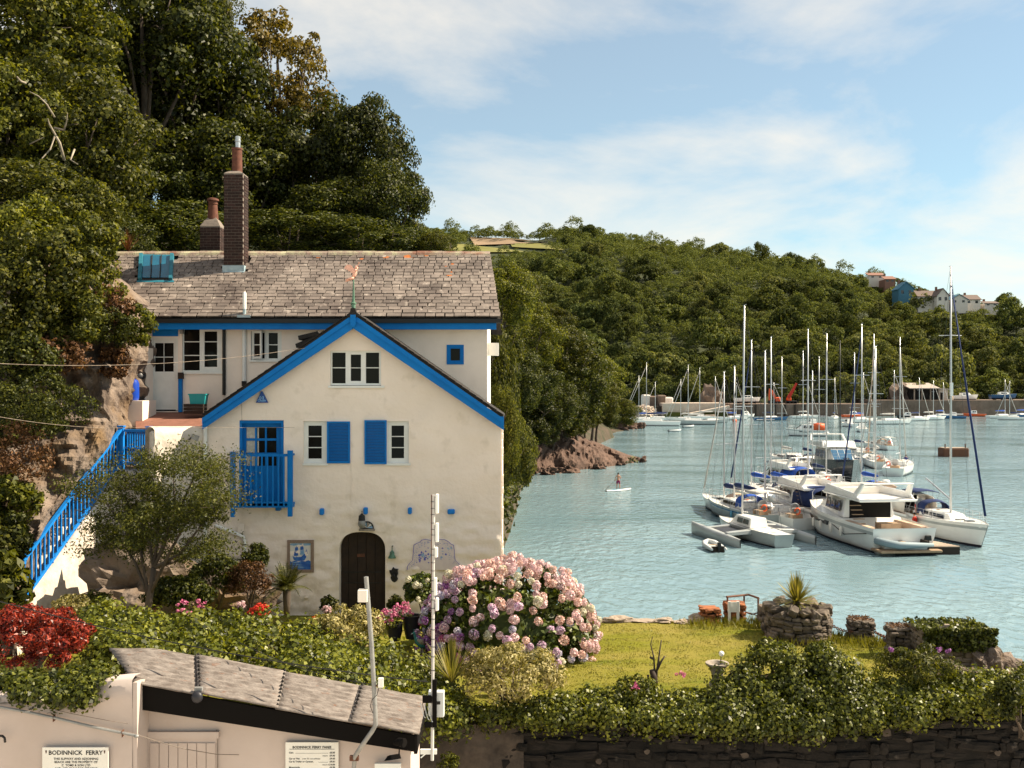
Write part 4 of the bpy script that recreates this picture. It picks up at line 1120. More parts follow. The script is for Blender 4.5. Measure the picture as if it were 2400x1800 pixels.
# ---- balcony door and balcony
bd = FD + .12
mb = MB(); bar(mb, 561.5, 985.5, 664.5, 992, FD + .02, .2); bar(mb, 561.5, 992, 567, 1187, FD + .02, .2); bar(mb, 659, 992, 664.5, 1187, FD + .02, .2)
mb.build('door_frame', 'blue_paint', house)
door = MB(); D_ = FD + .16
bar(door, 567, 992, 577, 1187, D_, .05); bar(door, 648, 992, 659, 1187, D_, .05); bar(door, 577, 992, 648, 1001, D_, .05); bar(door, 577, 1092, 648, 1187, D_, .05)
bdoor = door.build('balcony_door', 'blue_paint', house)
for a in (600, 623.5): MB().box(P(a - 2.5, 1001, D_ - .005), P(a + 2.5, 1092, D_ + .045)).build('glazing_bar', 'blue_paint', bdoor)
for b in (1030, 1063.5): MB().box(P(577, b - 2.5, D_), P(648, b + 2.5, D_ + .04)).build('glazing_bar', 'blue_paint', bdoor)
for a0, a1 in ((577, 597.5), (602.5, 621), (626, 648)):
 for b0, b1 in ((1001, 1027.5), (1032.5, 1061), (1066, 1092)):
  MB().box(P(a0, b0, D_ + .03), P(a1, b1, D_ + .036)).build('pane', 'dark_glass', bdoor)
  if a0 < 590 or (a0 < 610):
   e_ = a1 if a0 < 590 else a0 + 4
   mb = MB()
   k = 0
   x_ = a0 + 1
   while x_ < e_ - 2:
    mb.box(P(x_, b0 + .5, D_ + .022 - .004 * (k % 2)), P(x_ + 3.2, b1 - .5, D_ + .028)); x_ += 3.4; k += 1
   if k: mb.build('curtain', 'curtain', bdoor)
BD = FD - .38
floor = MB().box(P(540, 1180, BD + .02), Vector((P(684, 0, BD).x, FD - .01, P(0, 1186, BD).z))).build('balcony', 'blue_paint', house)
for (a, b, t_, e) in ((539, 550, 1059, 1190), (673, 685, 1056, 1189)):
 MB().box(P(a, t_, BD), P(b, e, BD) + Vector((0, .11, 0))).build('post', 'blue_paint', floor, bevel=.008)
 MB().box(P(a + 1, e, BD), P(b - 1, e + 22, BD) + Vector((0, .1, 0))).build('bracket', 'blue_paint', floor)
 MB().box(P(a + 2, e - 8, BD + .11), Vector((P(b - 2, 0, BD).x, FD - .005, P(0, e + 2, BD).z))).build('side_beam', 'blue_paint', floor)
 MB().box(P(a + 2, 1064, BD + .11), Vector((P(b - 2, 0, BD).x, FD - .005, P(0, 1069, BD).z))).build('side_rail', 'blue_paint', floor)
MB().box(P(550, 1064, BD + .02), P(673, 1070, BD + .02) + Vector((0, .06, 0))).build('rail', 'blue_paint', floor)
MB().box(P(550, 1176, BD + .02), P(673, 1190, BD + .02) + Vector((0, .05, 0))).build('lower_rail', 'blue_paint', floor)
for k in range(9):
 u = 562 + k * 12.9
 MB().box(P(u - 1.8, 1070, BD - .005), P(u + 1.8, 1187, BD - .005) + Vector((0, .024, 0))).build('baluster', 'blue_paint', floor)
for k in range(3):
 z_ = 1090 + k * 30
 for (a, b) in ((540.5, 548.5), (675, 683)):
  pass
# ---- painted beam ends
for (u, v, w_, h_) in ((753, 1200, 10, 15), (856, 1198, 10, 16), (960, 1198, 9, 15), (1057, 1200, 17, 11), (651, 1193, 12, 9)):
 p0 = P(u - w_ / 2, v - h_ / 2, FD - .13)
 MB().box(p0, P(u + w_ / 2, v + h_ / 2, FD - .13) + Vector((0, .2, 0))).build('beam_end', 'blue_bright', house, bevel=.02)
# ---- front door set deep in the arch
fd = FD + .27
mb = MB(); n = 5
fdoor = MB().box(P(790, 1245, fd + .02), P(908, 1480, fd + .08)).build('front_door', 'dark_brown', house)
for k in range(n):
 a = 797 + (901 - 797) * k / n; b = 797 + (901 - 797) * (k + .95) / n
 MB().box(P(a, 1246, fd), P(b, 1478, fd + .019)).build('plank', 'dark_brown', fdoor)
MB().box(P(837, 1298, fd - .012), P(855, 1305, fd - .001)).build('name_plate', 'rust', fdoor)
for v in (1340, 1365): MB().box(P(806, v, fd - .012), P(893, v + 2.2, fd - .001)).build('hinge', 'black_metal', fdoor)
# ---- kitchen door of the main range
kd = MD + .08
mb = MB(); bar(mb, 352, 790, 358, 962, MD + .02, .12); bar(mb, 412, 790, 417, 962, MD + .02, .12); bar(mb, 358, 790, 412, 795, MD + .02, .12)
kfr = mb.build('door_frame', 'white_paint', house)
mb = MB(); bar(mb, 358, 795, 363, 871, kd, .05); bar(mb, 407, 795, 412, 871, kd, .05); bar(mb, 363, 795, 407, 804, kd, .05); bar(mb, 358, 871, 412, 960, kd, .05)
kdo = mb.build('kitchen_door', 'white_paint', house)
for (a, b, c_, e) in ((364, 805, 383.5, 836), (386, 805, 406.5, 836), (364, 838, 383.5, 870), (386, 838, 406.5, 870)):
 MB().box(P(a - 1.5, b - 1.5, kd + .03), P(c_ + 1.5, e + 1.5, kd + .036)).build('pane', 'dark_glass', kdo)
MB().box(P(383.5, 804, kd + .004), P(386, 871, kd + .05)).build('glazing_bar', 'white_paint', kdo)
MB().box(P(363, 836, kd + .008), P(407, 838, kd + .05)).build('glazing_bar', 'white_paint', kdo)
MB().box(P(359, 880, kd - .008), P(411, 884, kd - .001)).build('weather_bar', 'white_paint', kdo)
mb = MB(); bar(mb, 364, 890, 406, 892, kd - .01, .011); bar(mb, 364, 948, 406, 950, kd - .01, .011); bar(mb, 364, 892, 366, 948, kd - .01, .011); bar(mb, 404, 892, 406, 948, kd - .01, .011)
mb.build('panel_moulding', 'white_paint', kdo)
MB().box(P(354, 864, kd - .04), P(357, 872, kd)).build('handle', 'rust', kdo)
MB().box(P(357, 752, MD - .03), P(417, 788, MD - .03) + Vector((0, .03, 0))).build('blue_panel', 'blue_paint', house)
MB().box(P(417.5, 888, MD - .1), P(426, 966, MD - .1) + Vector((0, .09, 0))).build('porch_post', 'blue_paint', house)
MB().box(P(416.5, 873, MD - .13), P(428, 888, MD - .13) + Vector((0, .12, 0))).build('post_lamp', 'dark_brown', house)
MB().box(P(421, 765, MD - .12), P(428, 782, MD - .12) + Vector((0, .11, 0))).build('wall_light', 'galvanised', house)
MB().box(P(333, 815, MD - .55), P(343.5, 975, MD - .55) + Vector((0, .5, 0))).build('porch_wall', 'render_smooth', house)
pd = MD - .06
MB().tube([P(525, 756, pd), P(525, 926, pd)], .045, 8).build('downpipe', 'black_metal', house, smooth=True)
MB().tube([P(572, 764, pd), P(572, 895, pd)], .055, 8).build('soil_pipe', 'white_paint', house, smooth=True)
MB().tube([P(572, 893, pd), P(572, 905, pd)], .065, 8).build('pipe_collar', 'slate_dark', house, smooth=True)
pf = FD - .07
MB().tube([P(481, 975, pf), P(481, 985, pf), P(480.5, 1140, pf), P(480, 1330, pf)], .048, 8).build('downpipe', 'white_paint', house, smooth=True)
MB().tube([P(505, 1232, pf), P(522, 1238, pf), P(556, 1252, pf), P(570, 1258, pf), P(573, 1268, pf), P(573, 1340, pf)], .042, 8).build('waste_pipe', 'white_paint', house, smooth=True)
MB().box(P(557, 1228, FD - .02), P(572, 1249, FD - .02) + Vector((0, .018, 0))).build('vent_grille', 'render_smooth', house)
MB().tube([P(821, 1005, FD - .012), P(823, 1100, FD - .012), P(823, 1195, FD - .012), P(824, 1240, FD - .014)], .004, 5).build('wall_cable', 'render_smooth', house)
MB().tube([P(566, 940, FD - .012), P(567, 985, FD - .012)], .004, 5).build('wall_cable', 'mortar', house)
# ================================================================== things fixed to or hung on the house front
ab = thing('alarm_box', 'dark blue triangular alarm box with pale lettering under the left bargeboard', 'alarm box', P(613, 945, FD - .06))
MB().prism([P(599, 944, FD - .07), P(628, 944, FD - .07), P(614.5, 917, FD - .07), P(612, 917, FD - .07)], (0, .065, 0)).build('case', 'sign_blue', ab, bevel=.006)
def text(s, loc, size, mat, parent, align='CENTER', name='lettering', ext=.0008, bold=0.0, space=1.0, xs=1.0):
 cu = bpy.data.curves.new(name, 'FONT'); cu.body = s; cu.size = size; cu.align_x = align; cu.extrude = ext; cu.offset = bold
 cu.space_character = space; cu.resolution_u = 2
 cu.materials.append(MATS[mat])
 o = bpy.data.objects.new(name, cu); COL.objects.link(o)
 o.location = loc; o.rotation_euler = (R(90), 0, 0); o.scale = (xs, 1, 1)
 attach(o, parent); return o
text('Chubb', P(613.5, 941, FD - .079), .075, 'sign_pale', ab, bold=.001)
mb = MB()
for (a, b, c_, e) in ((608.5, 929, 610, 936), (616.5, 929, 618, 936), (610, 929, 612, 930), (610, 935, 612, 936), (614.5, 929, 616.5, 930), (614.5, 935, 616.5, 936), (612, 931.5, 615, 932.4), (612, 931.5, 612.9, 934), (612, 933.4, 615, 934.2), (614.2, 932.8, 615, 934.2)):
 mb.box(P(a, b, FD - .08), P(c_, e, FD - .078))
mb.build('emblem', 'sign_pale', ab)
ln = thing('wall_lantern', 'black metal lantern with round glass bowl hanging above the arched door', 'lantern', P(848, 1232, FD - .2))
lc = P(848, 0, FD - .2)
MB().lathe([(.02, 0), (.075, -.05), (.085, -.16), (.05, -.2)], (lc.x, lc.y, P(0, 1204, FD - .2).z), 10).build('cap', 'black_metal', ln, smooth=True)
MB().lathe([(.04, -.36), (.085, -.3), (.095, -.24), (.08, -.17)], (lc.x, lc.y, P(0, 1204, FD - .2).z + .01), 10).build('bowl', 'galvanised', ln, smooth=True)
MB().tube([P(848, 1204, FD - .2), P(848, 1199, FD - .2), P(849, 1198, FD - .02)], .012, 6).build('bracket', 'black_metal', ln)
hm = thing('half_moon_plaque', 'half-round carved plaque above the arched door', 'plaque', P(862, 1240, FD - .05))
c0 = P(860, 1239, FD - .05)
def arc(r0, r1, n=14, a0=0, a1=math.pi, c=c0): return [c + Vector((r0 * math.cos(a0 + (a1 - a0) * i / n), 0, r1 * math.sin(a0 + (a1 - a0) * i / n))) for i in range(n + 1)]
MB().prism(arc(.165, .18), (0, .045, 0)).build('rim', 'black_metal', hm)
for k in range(6):
 a0 = math.pi * (k + .12) / 6; a1 = math.pi * (k + .88) / 6
 MB().prism([c0 + Vector((0, -.004, .02))] + [q + Vector((0, -.004, 0)) for q in arc(.14, .15, 4, a0, a1)], (0, -.012, 0)).build('segment', ['delft_light', 'delft_white', 'stone_urn'][k % 3], hm)
MB().box(c0 + Vector((-.19, -.05, -.05)), c0 + Vector((.19, .04, -.005))).build('ledge', 'stone_urn', hm)
tp = thing('ship_picture', 'framed blue and white tile picture of a sailing ship left of the door', 'tile picture', P(704, 1342, FD - .04))
mb = MB(); d0 = FD - .05
bar(mb, 673, 1266, 735, 1273, d0, .05); bar(mb, 673, 1335, 735, 1342, d0, .05); bar(mb, 673, 1273, 679.5, 1335, d0, .05); bar(mb, 728.5, 1273, 735, 1335, d0, .05)
mb.build('frame', 'frame_wood', tp)
MB().box(P(679.5, 1273, d0 + .02), P(728.5, 1335, d0 + .045)).build('tile_ground', 'delft_white', tp)
def flat(name, pts, mat, par, d_, off=-.003): return MB().prism([P(a, b, d_) for a, b in pts], (0, off, 0)).build(name, mat, par)
d1 = d0 + .0195
flat('painted_sky', [(680, 1273.5), (728, 1273.5), (728, 1278), (712, 1279), (700, 1276.5), (688, 1279.5), (680, 1277)], 'delft_light', tp, d1)
flat('painted_sea', [(680, 1334.5), (728, 1334.5), (728, 1315), (722, 1313), (716, 1316), (708, 1314), (700, 1317), (690, 1314), (684, 1317), (680, 1315)], 'delft_blue', tp, d1)
flat('painted_hull', [(686, 1303), (691, 1306), (706, 1305), (712, 1299), (717, 1297), (718, 1306), (713, 1314), (694, 1315), (688, 1311)], 'delft_blue', tp, d1, -.005)
for pts in ([(690, 1293), (698, 1291), (699, 1302), (689, 1303)], [(692, 1283), (698, 1282), (699, 1290), (691, 1291)], [(703, 1290), (713, 1289), (714, 1299), (703, 1301)], [(704, 1281), (711, 1280), (712, 1288), (704, 1289)], [(716, 1291), (720, 1290), (721, 1297), (716, 1297)]):
 flat('painted_sail', pts, 'delft_blue' if pts[0][0] % 2 == 0 else 'delft_light', tp, d1, -.006)
mb = MB()
for (a, b, e) in ((695, 1279, 1306), (708, 1276, 1306), (718, 1286, 1300)): mb.box(P(a - .4, b, d1 - .008), P(a + .4, e, d1 - .004))
mb.build('painted_masts', 'delft_blue', tp)
for k in range(4):
 v = 1319 + k * 4
 flat('painted_wave', [(683 + k * 3, v), (694 + k * 4, v - 1.5), (706 + k * 3, v), (694 + k * 4, v + .6)], 'delft_light', tp, d1, -.006)
be = thing('door_bell', 'small dark bell on a bracket beside the arched door', 'bell', P(919, 1308, FD - .1))
bc = P(919, 1308, FD - .1)
MB().lathe([(.098, 0), (.09, .02), (.06, .08), (.055, .14), (.03, .17), (.012, .2), (.012, .26)], bc, 14).build('bell_body', 'verdigris', be, smooth=True)
MB().tube([bc + Vector((0, 0, .24)), bc + Vector((0, 0, .28)), bc + Vector((0, .1, .28))], .014, 6).build('bracket', 'black_metal', be)
mkk = thing('wall_mask', 'dark carved grotesque mask hung below the bell', 'wall mask', P(923, 1365, FD - .06))
MB().prism([P(a, b, FD - .05) for a, b in ((922, 1329), (925, 1333), (934, 1334), (932, 1338), (933, 1346), (930, 1351), (933, 1357), (929, 1363), (924, 1365.5), (918, 1362), (915, 1354), (917, 1349), (913, 1343), (912, 1336), (917, 1337), (919, 1332))], (0, .05, 0)).build('face', 'black_metal', mkk, bevel=.012)
MB().ball(P(923, 1350, FD - .06), (.035, .05, .06)).build('nose', 'black_metal', mkk, smooth='all')
for du in (-5, 5): MB().ball(P(923 + du, 1342, FD - .055), (.025, .03, .02)).build('brow', 'black_metal', mkk, smooth='all')
sp = thing('tile_panel', 'scroll-edged violet and white painted tile panel right of the door', 'tile panel', P(1012, 1337, FD - .03))
OUT = [(953, 1336), (953, 1329), (958, 1321), (966, 1313), (967, 1300), (968, 1290), (969, 1277), (976, 1273), (983, 1270), (988, 1265), (998, 1263), (1008, 1266), (1018, 1266), (1030, 1263), (1043, 1264), (1052, 1269), (1057, 1274), (1064, 1277), (1066, 1290), (1066, 1302), (1068, 1313), (1076, 1321), (1081, 1329), (1080, 1336)]
flat('panel_ground', OUT, 'delft_pink', sp, FD - .035, .035)
n = len(OUT)
ins = lambda q, f: (q[0] + (1017 - q[0]) * f, q[1] + (1305 - q[1]) * f)
for k in range(n - 1):
 a, b = OUT[k], OUT[k + 1]
 flat('painted_scroll', [ins(a, .01), ins(b, .01), ins(b, .035), ins(a, .035)], 'delft_violet', sp, FD - .0355, -.002)
rr_ = random.Random(2)
for k in range(150):
 a, b = OUT[k % (n - 1)], OUT[k % (n - 1) + 1]; f = rr_.random(); q = (a[0] + (b[0] - a[0]) * f, a[1] + (b[1] - a[1]) * f); q = ins(q, rr_.uniform(.06, .30))
 L_, an = rr_.uniform(1.5, 5), rr_.uniform(0, 6.28); c_, s_ = math.cos(an), math.sin(an)
 flat('painted_scroll', [q, (q[0] + L_ * .5 * c_ - .8 * s_, q[1] + L_ * .5 * s_ + .8 * c_), (q[0] + L_ * c_, q[1] + L_ * s_), (q[0] + L_ * .5 * c_, q[1] + L_ * .5 * s_)], 'delft_violet' if k % 3 else 'delft_light', sp, FD - .0356 - k * .00001, -.001)
for k in range(46):
 q = (rr_.uniform(975, 1003), rr_.uniform(1294, 1322)) if k < 22 else (rr_.uniform(985, 1058), rr_.uniform(1284, 1312)); w_, h_ = rr_.uniform(2, 7), rr_.uniform(1, 5)
 flat('painted_ruin', [q, (q[0] + w_ * .4, q[1] - h_), (q[0] + w_, q[1] - h_ * .3), (q[0] + w_ * .7, q[1] + h_ * .5)], 'delft_violet' if k < 32 else 'delft_light', sp, FD - .0372 - k * .00001, -.001)
fl = thing('floodlight', 'small grey floodlight on the white wall by the downpipe', 'floodlight', P(460, 1030, 24.6))
MB().hexa([P(448, 1027, 24.5), P(462, 1035, 24.5), P(464, 1034, 24.62), P(450, 1026, 24.62), P(450, 1018, 24.5), P(467, 1022, 24.5), P(468, 1022, 24.66), P(452, 1017, 24.66)]).build('lamp_head', 'galvanised', fl)
MB().tube([P(452, 1022, 24.6), P(444, 1030, 24.7), P(438, 1034, 24.85)], .02, 6).build('arm', 'black_metal', fl)
# ================================================================== UPPER TERRACE, STAIRS
MB().hexa([P(318, 1010, 25.2) + Vector((0, 0, -.6)), P(480, 1010, 25.2) + Vector((0, 0, -.6)), P(480, 975, 27.5) + Vector((0, 0, -.6)), P(318, 975, 27.5) + Vector((0, 0, -.6)),
  P(318, 1004, 25.2), P(480, 1004, 25.2), P(480, 966, 27.5), P(318, 966, 27.5)]).build('terrace_floor', 'tile_floor')['kind'] = 'structure'
tw = thing('terrace_wall', 'white painted rough wall between the house downpipe and the blue gate', 'wall', P(420, 1300, 24.5))
def sheet_wall(name, pts, top, bottom, mat, parent, nz=34, amp=.05, thick=.35, seed=0, step=.12):
 """wall along a ground line pts [(x,y)...]; top(s), bottom(s) give heights"""
 pts = [Vector((a, b, 0)) for a, b in pts]
 L = [0]
 for a, b in zip(pts, pts[1:]): L.append(L[-1] + (b - a).length)
 n = max(4, int(L[-1] / step)); rows = []
 for i in range(n + 1):
  s = L[-1] * i / n
  k = max(j for j in range(len(L) - 1) if L[j] <= s + 1e-6)
  p = pts[k].lerp(pts[k + 1], (s - L[k]) / (L[k + 1] - L[k]))
  t = (pts[k + 1] - pts[k]).normalized(); nn = Vector((t.y, -t.x, 0))
  if nn.y > 0 and abs(nn.y) > .3: nn = -nn
  f = s / L[-1]; zt_, zb_ = top(f), bottom(f); row = []
  row.append(p - nn * thick + Vector((0, 0, zb_)))
  row.append(p - nn * thick + Vector((0, 0, zt_ - .1)))
  row.append(p - nn * thick * .6 + Vector((0, 0, zt_)))
  row.append(p - nn * thick * .25 + Vector((0, 0, zt_ - .02)))
  for j in range(nz + 1):
   z_ = zt_ - .08 + (zb_ - zt_ + .08) * j / nz
   q = p + Vector((0, 0, z_))
   q += nn * (amp * fnoise(q.x * 1.7 + seed, q.y * 1.7, q.z * 3.4, 5) + amp * .8 * abs(fnoise(q.x * 3 + seed, q.y * 3, q.z * 7, 3)))
   row.append(q)
  rows.append(row)
 return MB().grid(rows).build(name, mat, parent, smooth='all')
sheet_wall('wall_face', [(-8.38, 24.0), (-8.1, 24.4), (-7.75, 24.8), (-7.40, 25.06)], lambda f: 10.50 - .04 * f, lambda f: 5.8, 'old_whitewash', tw, seed=3, amp=.05)
MB().box((-8.52, 23.99, 5.8), (-8.36, 25.4, 10.40)).build('wall_end', 'old_whitewash', tw, bevel=.05)
st = thing('garden_stair', 'white painted stone stair climbing beside the cliff with shaded rock below', 'stairs', (-10.3, 21.8, 6.0))
SA, SB = Vector((-9.62, 24.9, 9.45)), Vector((-10.45, 21.75, 6.95))      # outer edge, top and bottom
def flank(f): return SA.z + (SB.z - SA.z) * f - .05
sheet_wall('flank_wall', [(SA.x, SA.y), (SB.x, SB.y), (SB.x - .12, SB.y - .5)], lambda f: SA.z + (SB.z - SA.z) * min(1, f / .86) - .02, lambda f: 5.5, 'old_whitewash', st, amp=.09, seed=5, thick=.25)
ns = 14
for k in range(ns):
 f0, f1 = k / ns, (k + 1) / ns
 a, b = SA.lerp(SB, f0), SA.lerp(SB, f1)
 MB().hexa([Vector((b.x - 1.15, b.y, b.z - .5)), Vector((b.x - .2, b.y, b.z - .5)), Vector((a.x - .2, a.y, b.z - .5)), Vector((a.x - 1.15, a.y, b.z - .5)),
   Vector((b.x - 1.15, b.y, a.z - .15)), Vector((b.x - .2, b.y, a.z - .15)), Vector((a.x - .2, a.y, a.z - .15)), Vector((a.x - 1.15, a.y, a.z - .15))]).build('step', 'concrete', st)
MB().box((-10.7, 24.9, 8.6), (-8.6, 26.0, 9.4)).build('landing', 'concrete', st)
rl = thing('stair_railing', 'bright blue wooden stair railing with upright balusters', 'railing', tuple(SB))
def post(par, p, h, w=.11, below=.0, name='post'):
 MB().box(p + Vector((-w / 2, -w / 2, -below)), p + Vector((w / 2, w / 2, h))).build(name, 'blue_bright', par, bevel=.008)
 MB().box(p + Vector((-w * .62, -w * .62, h - .002)), p + Vector((w * .62, w * .62, h + .035))).build('post_cap', 'blue_bright', par)
off = Vector((.10, 0, 0))
A, B = SA + off + Vector((0, 0, .02)), SB + off + Vector((0, -.1, -.12))
HR = .92
post(rl, A + Vector((0, .05, 0)), HR + .06, .13, 1.2); post(rl, B, HR + .02, .12, .9)
for f in (.36, .72):
 p = A.lerp(B, f); MB().box(p + Vector((-.035, -.04, -.75)), p + Vector((.035, .04, .02))).build('strut', 'blue_bright', rl)
def beam(name, a, b, w, h, par, mat='blue_bright'):
 t = (b - a).normalized(); s_ = t.cross(Vector((0, 0, 1))).normalized() * (w / 2); up_ = Vector((0, 0, h / 2))
 return MB().hexa([a - s_ - up_, a + s_ - up_, b + s_ - up_, b - s_ - up_, a - s_ + up_, a + s_ + up_, b + s_ + up_, b - s_ + up_]).build(name, mat, par)
up_ = Vector((0, 0, 1))
beam('handrail', A + up_ * HR, B + up_ * HR, .09, .07, rl); beam('lower_rail', A + up_ * .10, B + up_ * .06, .05, .09, rl)
nb_ = 25
for k in range(1, nb_):
 p = A.lerp(B, k / nb_)
 MB().box(p + Vector((-.017, -.022, .08)), p + Vector((.017, .022, HR - .02))).build('baluster', 'blue_bright', rl)
gt = thing('landing_gate', 'short level blue balustrade at the head of the garden stair', 'balustrade', (-9.2, 24.8, 9.4))
GA, GB = Vector((-9.42, 24.92, 9.45)), Vector((-8.72, 24.6, 9.45))
post(gt, GB, 1.0, .12, .5)
beam('handrail', GA + up_ * .92, GB + up_ * .92, .08, .06, gt); beam('lower_rail', GA + up_ * .12, GB + up_ * .12, .05, .07, gt); beam('mid_rail', GA + up_ * .5 + Vector((0, .04, 0)), GB + up_ * .5 + Vector((0, .04, 0)), .03, .05, gt)
for k in range(1, 10):
 p = GA.lerp(GB, k / 10); MB().box(p + Vector((-.014, -.018, .1)), p + Vector((.014, .018, .91))).build('baluster', 'blue_bright', gt)
gc = thing('gas_cylinder', 'blue gas cylinder with collar standing beside the cliff', 'gas cylinder', P(311, 937, 26.4))
b0 = P(311, 938, 26.4)
MB().lathe([(.14, 0), (.155, .05), (.16, .1), (.16, .42), (.13, .51), (.06, .55), (.05, .58)], b0, 16).build('cylinder', 'gas_blue', gc, smooth=True)
MB().lathe([(.07, .55), (.075, .66), (.065, .66), (.06, .56)], b0, 12).build('collar', 'gas_blue', gc)
bn = thing('black_bin', 'black lidded bin behind the blue gas cylinder', 'bin', P(323, 938, 26.9))
b1 = P(323, 940, 26.9)
MB().lathe([(.17, 0), (.19, .62)], b1, 14).build('bin_body', 'black_metal', bn); MB().lathe([(.21, .62), (.21, .68), (.15, .76), (.04, .78)], b1, 14).build('lid', 'pot_dark', bn, smooth=True)
MB().box(P(270, 938, 27.2), P(334, 1000, 26.2)).build('porch_plinth', 'render_smooth')['kind'] = 'structure'
tb_ = thing('storage_tub', 'teal plastic storage tub on a wooden crate under the kitchen window', 'tub', P(461, 946, 26.6))
a, b = P(442, 923, 26.6), P(481, 947, 26.6)
MB().hexa([(a.x + .03, 26.63, b.z), (b.x - .03, 26.63, b.z), (b.x - .03, 26.87, b.z), (a.x + .03, 26.87, b.z), (a.x, 26.6, a.z), (b.x, 26.6, a.z), (b.x, 26.9, a.z), (a.x, 26.9, a.z)]).build('tub_body', 'teal_plastic', tb_)
MB().box((a.x - .015, 26.59, a.z - .03), (b.x + .015, 26.91, a.z)).build('rim', 'teal_plastic', tb_)
cr = thing('wooden_crate', 'dark weathered wooden crate under the teal tub', 'crate', P(452, 968, 26.5))
for k in range(3):
 v0_ = 947 + k * 8
 MB().box(P(430, v0_, 26.55), P(476, v0_ + 7, 26.55) + Vector((0, .35, 0))).build('plank', 'dark_brown', cr)
# ================================================================== FERRY HUT
HD = 12.2
hut = thing('ferry_hut', 'low white ferry hut with brown corrugated roof and black fascia', 'hut', P(650, 1800, HD) + Vector((0, 0, -3)))
hx0, hx1 = P(310, 0, HD).x, P(962, 0, HD).x
def roofz(x): # front edge of the roof falls to the right
 return interp(x, [(-4.6, 8.06), (-1.05, 7.40)])
xs_ = np.linspace(hx0, hx1, 40)
rows = []
zs_ = np.linspace(0, 1, 26)
for f in zs_:
 row = []
 for x in xs_:
  zt_ = roofz(x) - .12; z_ = 1.9 + (zt_ - 1.9) * f
  row.append(Vector((x, HD + .014 * fnoise(x * 1.3, z_ * 1.6, 4, 4), z_)))
 rows.append(row)
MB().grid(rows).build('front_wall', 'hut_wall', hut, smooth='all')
MB().hexa([(hx1 - .1, HD + .01, 1.9), (hx1, HD + .01, 1.9), (hx1, HD + 1.2, 1.9), (hx1 - .1, HD + 1.2, 1.9), (hx1 - .1, HD + .01, roofz(hx1) - .1), (hx1, HD + .01, roofz(hx1) - .1), (hx1, HD + 1.2, roofz(hx1) - .12), (hx1 - .1, HD + 1.2, roofz(hx1) - .12)]).build('side_wall', 'hut_wall', hut)
def corr_sheet(x0_, x1_, skew0, skew1, name, lift):
 rows = []; n = 90
 for i in range(n + 1):
  f = i / n; y_ = 11.92 + 1.30 * f; row = []
  for j in range(9):
   g_ = j / 8
   xa = x0_ + skew0 * f; xb = x1_ + skew1 * f
   x = xa + (xb - xa) * g_
   z_ = roofz(x) + .016 * math.sin(f * 2 * math.pi * 9) + .03 * f + lift + .006 * fnoise(x * 3, y_ * 4, 2)
   row.append(Vector((x, y_ + (.012 * fnoise(x * 6, f * 3, 8) if f in (0, 1) else 0), z_)))
  rows.append(row)
 o = MB().grid(rows).build(name, 'hut_roof', hut, smooth='all')
 sm = o.modifiers.new('thickness', 'SOLIDIFY'); sm.thickness = .016
 return o
SH = [(-4.42, -3.62, -.78, -.42), (-3.66, -2.72, -.42, -.2), (-2.76, -1.86, -.2, -.06), (-1.90, -1.08, -.06, -.02)]
for k, (a, b, s0, s1) in enumerate(SH):
 so = corr_sheet(a, b, s0, s1, 'roof_sheet', .012 * (k % 2))
 if k:
  me = None
  for j in range(10):
   f = j / 9.6 + .03; y_ = 11.92 + 1.3 * f; x = a + .03 + s0 * f
   MB().lathe([(.017, 0), (.017, .012), (.006, .03)], (x, y_, roofz(x) + .03 * f + .03), 6).build('roof_bolt', 'slate_dark', so)
x0_, x1_ = hx0 - .02, P(975, 0, 11.98).x
MB().hexa([(x0_, 11.98, roofz(x0_) - .33), (x1_, 11.98, roofz(x1_) - .22), (x1_, 12.02, roofz(x1_) - .22), (x0_, 12.02, roofz(x0_) - .33),
  (x0_, 11.98, roofz(x0_) - .035), (x1_, 11.98, roofz(x1_) - .035), (x1_, 12.02, roofz(x1_) - .035), (x0_, 12.02, roofz(x0_) - .035)]).build('fascia', 'fascia_black', hut)
MB().hexa([(x1_ - .03, 12.03, roofz(x1_) - .26), (x1_ + .01, 12.03, roofz(x1_) - .26), (x1_ + .01, 13.2, roofz(x1_) - .2), (x1_ - .03, 13.2, roofz(x1_) - .2),
  (x1_ - .03, 12.03, roofz(x1_) - .035), (x1_ + .01, 12.03, roofz(x1_) - .035), (x1_ + .01, 13.2, roofz(x1_) - .0), (x1_ - .03, 13.2, roofz(x1_) - .0)]).build('fascia', 'fascia_black', hut)
MB().hexa([(hx0, 12.021, roofz(hx0) - .3), (x1_ - .04, 12.021, roofz(x1_) - .2), (x1_ - .04, HD + .02, roofz(x1_) - .2), (hx0, HD + .02, roofz(hx0) - .3),
  (hx0, 12.021, roofz(hx0) - .27), (x1_ - .04, 12.021, roofz(x1_) - .17), (x1_ - .04, HD + .02, roofz(x1_) - .17), (hx0, HD + .02, roofz(hx0) - .27)]).build('soffit', 'fascia_black', hut)
dr = MB().box(P(336, 1731, HD - .03), P(508, 2200, HD - .03) + Vector((0, .025, 0))).build('door', 'hut_wall', hut)
for k in range(7):
 a = 352 + 22 * k
 MB().box(P(a, 1742, HD - .045), P(a + 21, 2190, HD - .031)).build('plank', 'hut_wall', dr)
MB().box(P(330, 1716, HD - .05), P(512, 1731, HD - .05) + Vector((0, .05, 0))).build('lintel', 'hut_wall', dr)
MB().tube([P(508, 1710, HD - .02), P(509, 1800, HD - .02), P(509, 1900, HD - .02)], .006, 5).build('cable', 'mortar', hut)
bl = thing('bulkhead_lamp', 'round dark bulkhead lamp on the black fascia of the hut', 'lamp', P(462, 1634, 11.9))
MB().ball(P(462, 1634, 11.9), (.068, .05, .068), 14, 10).build('globe', 'pot_dark', bl, smooth='all')
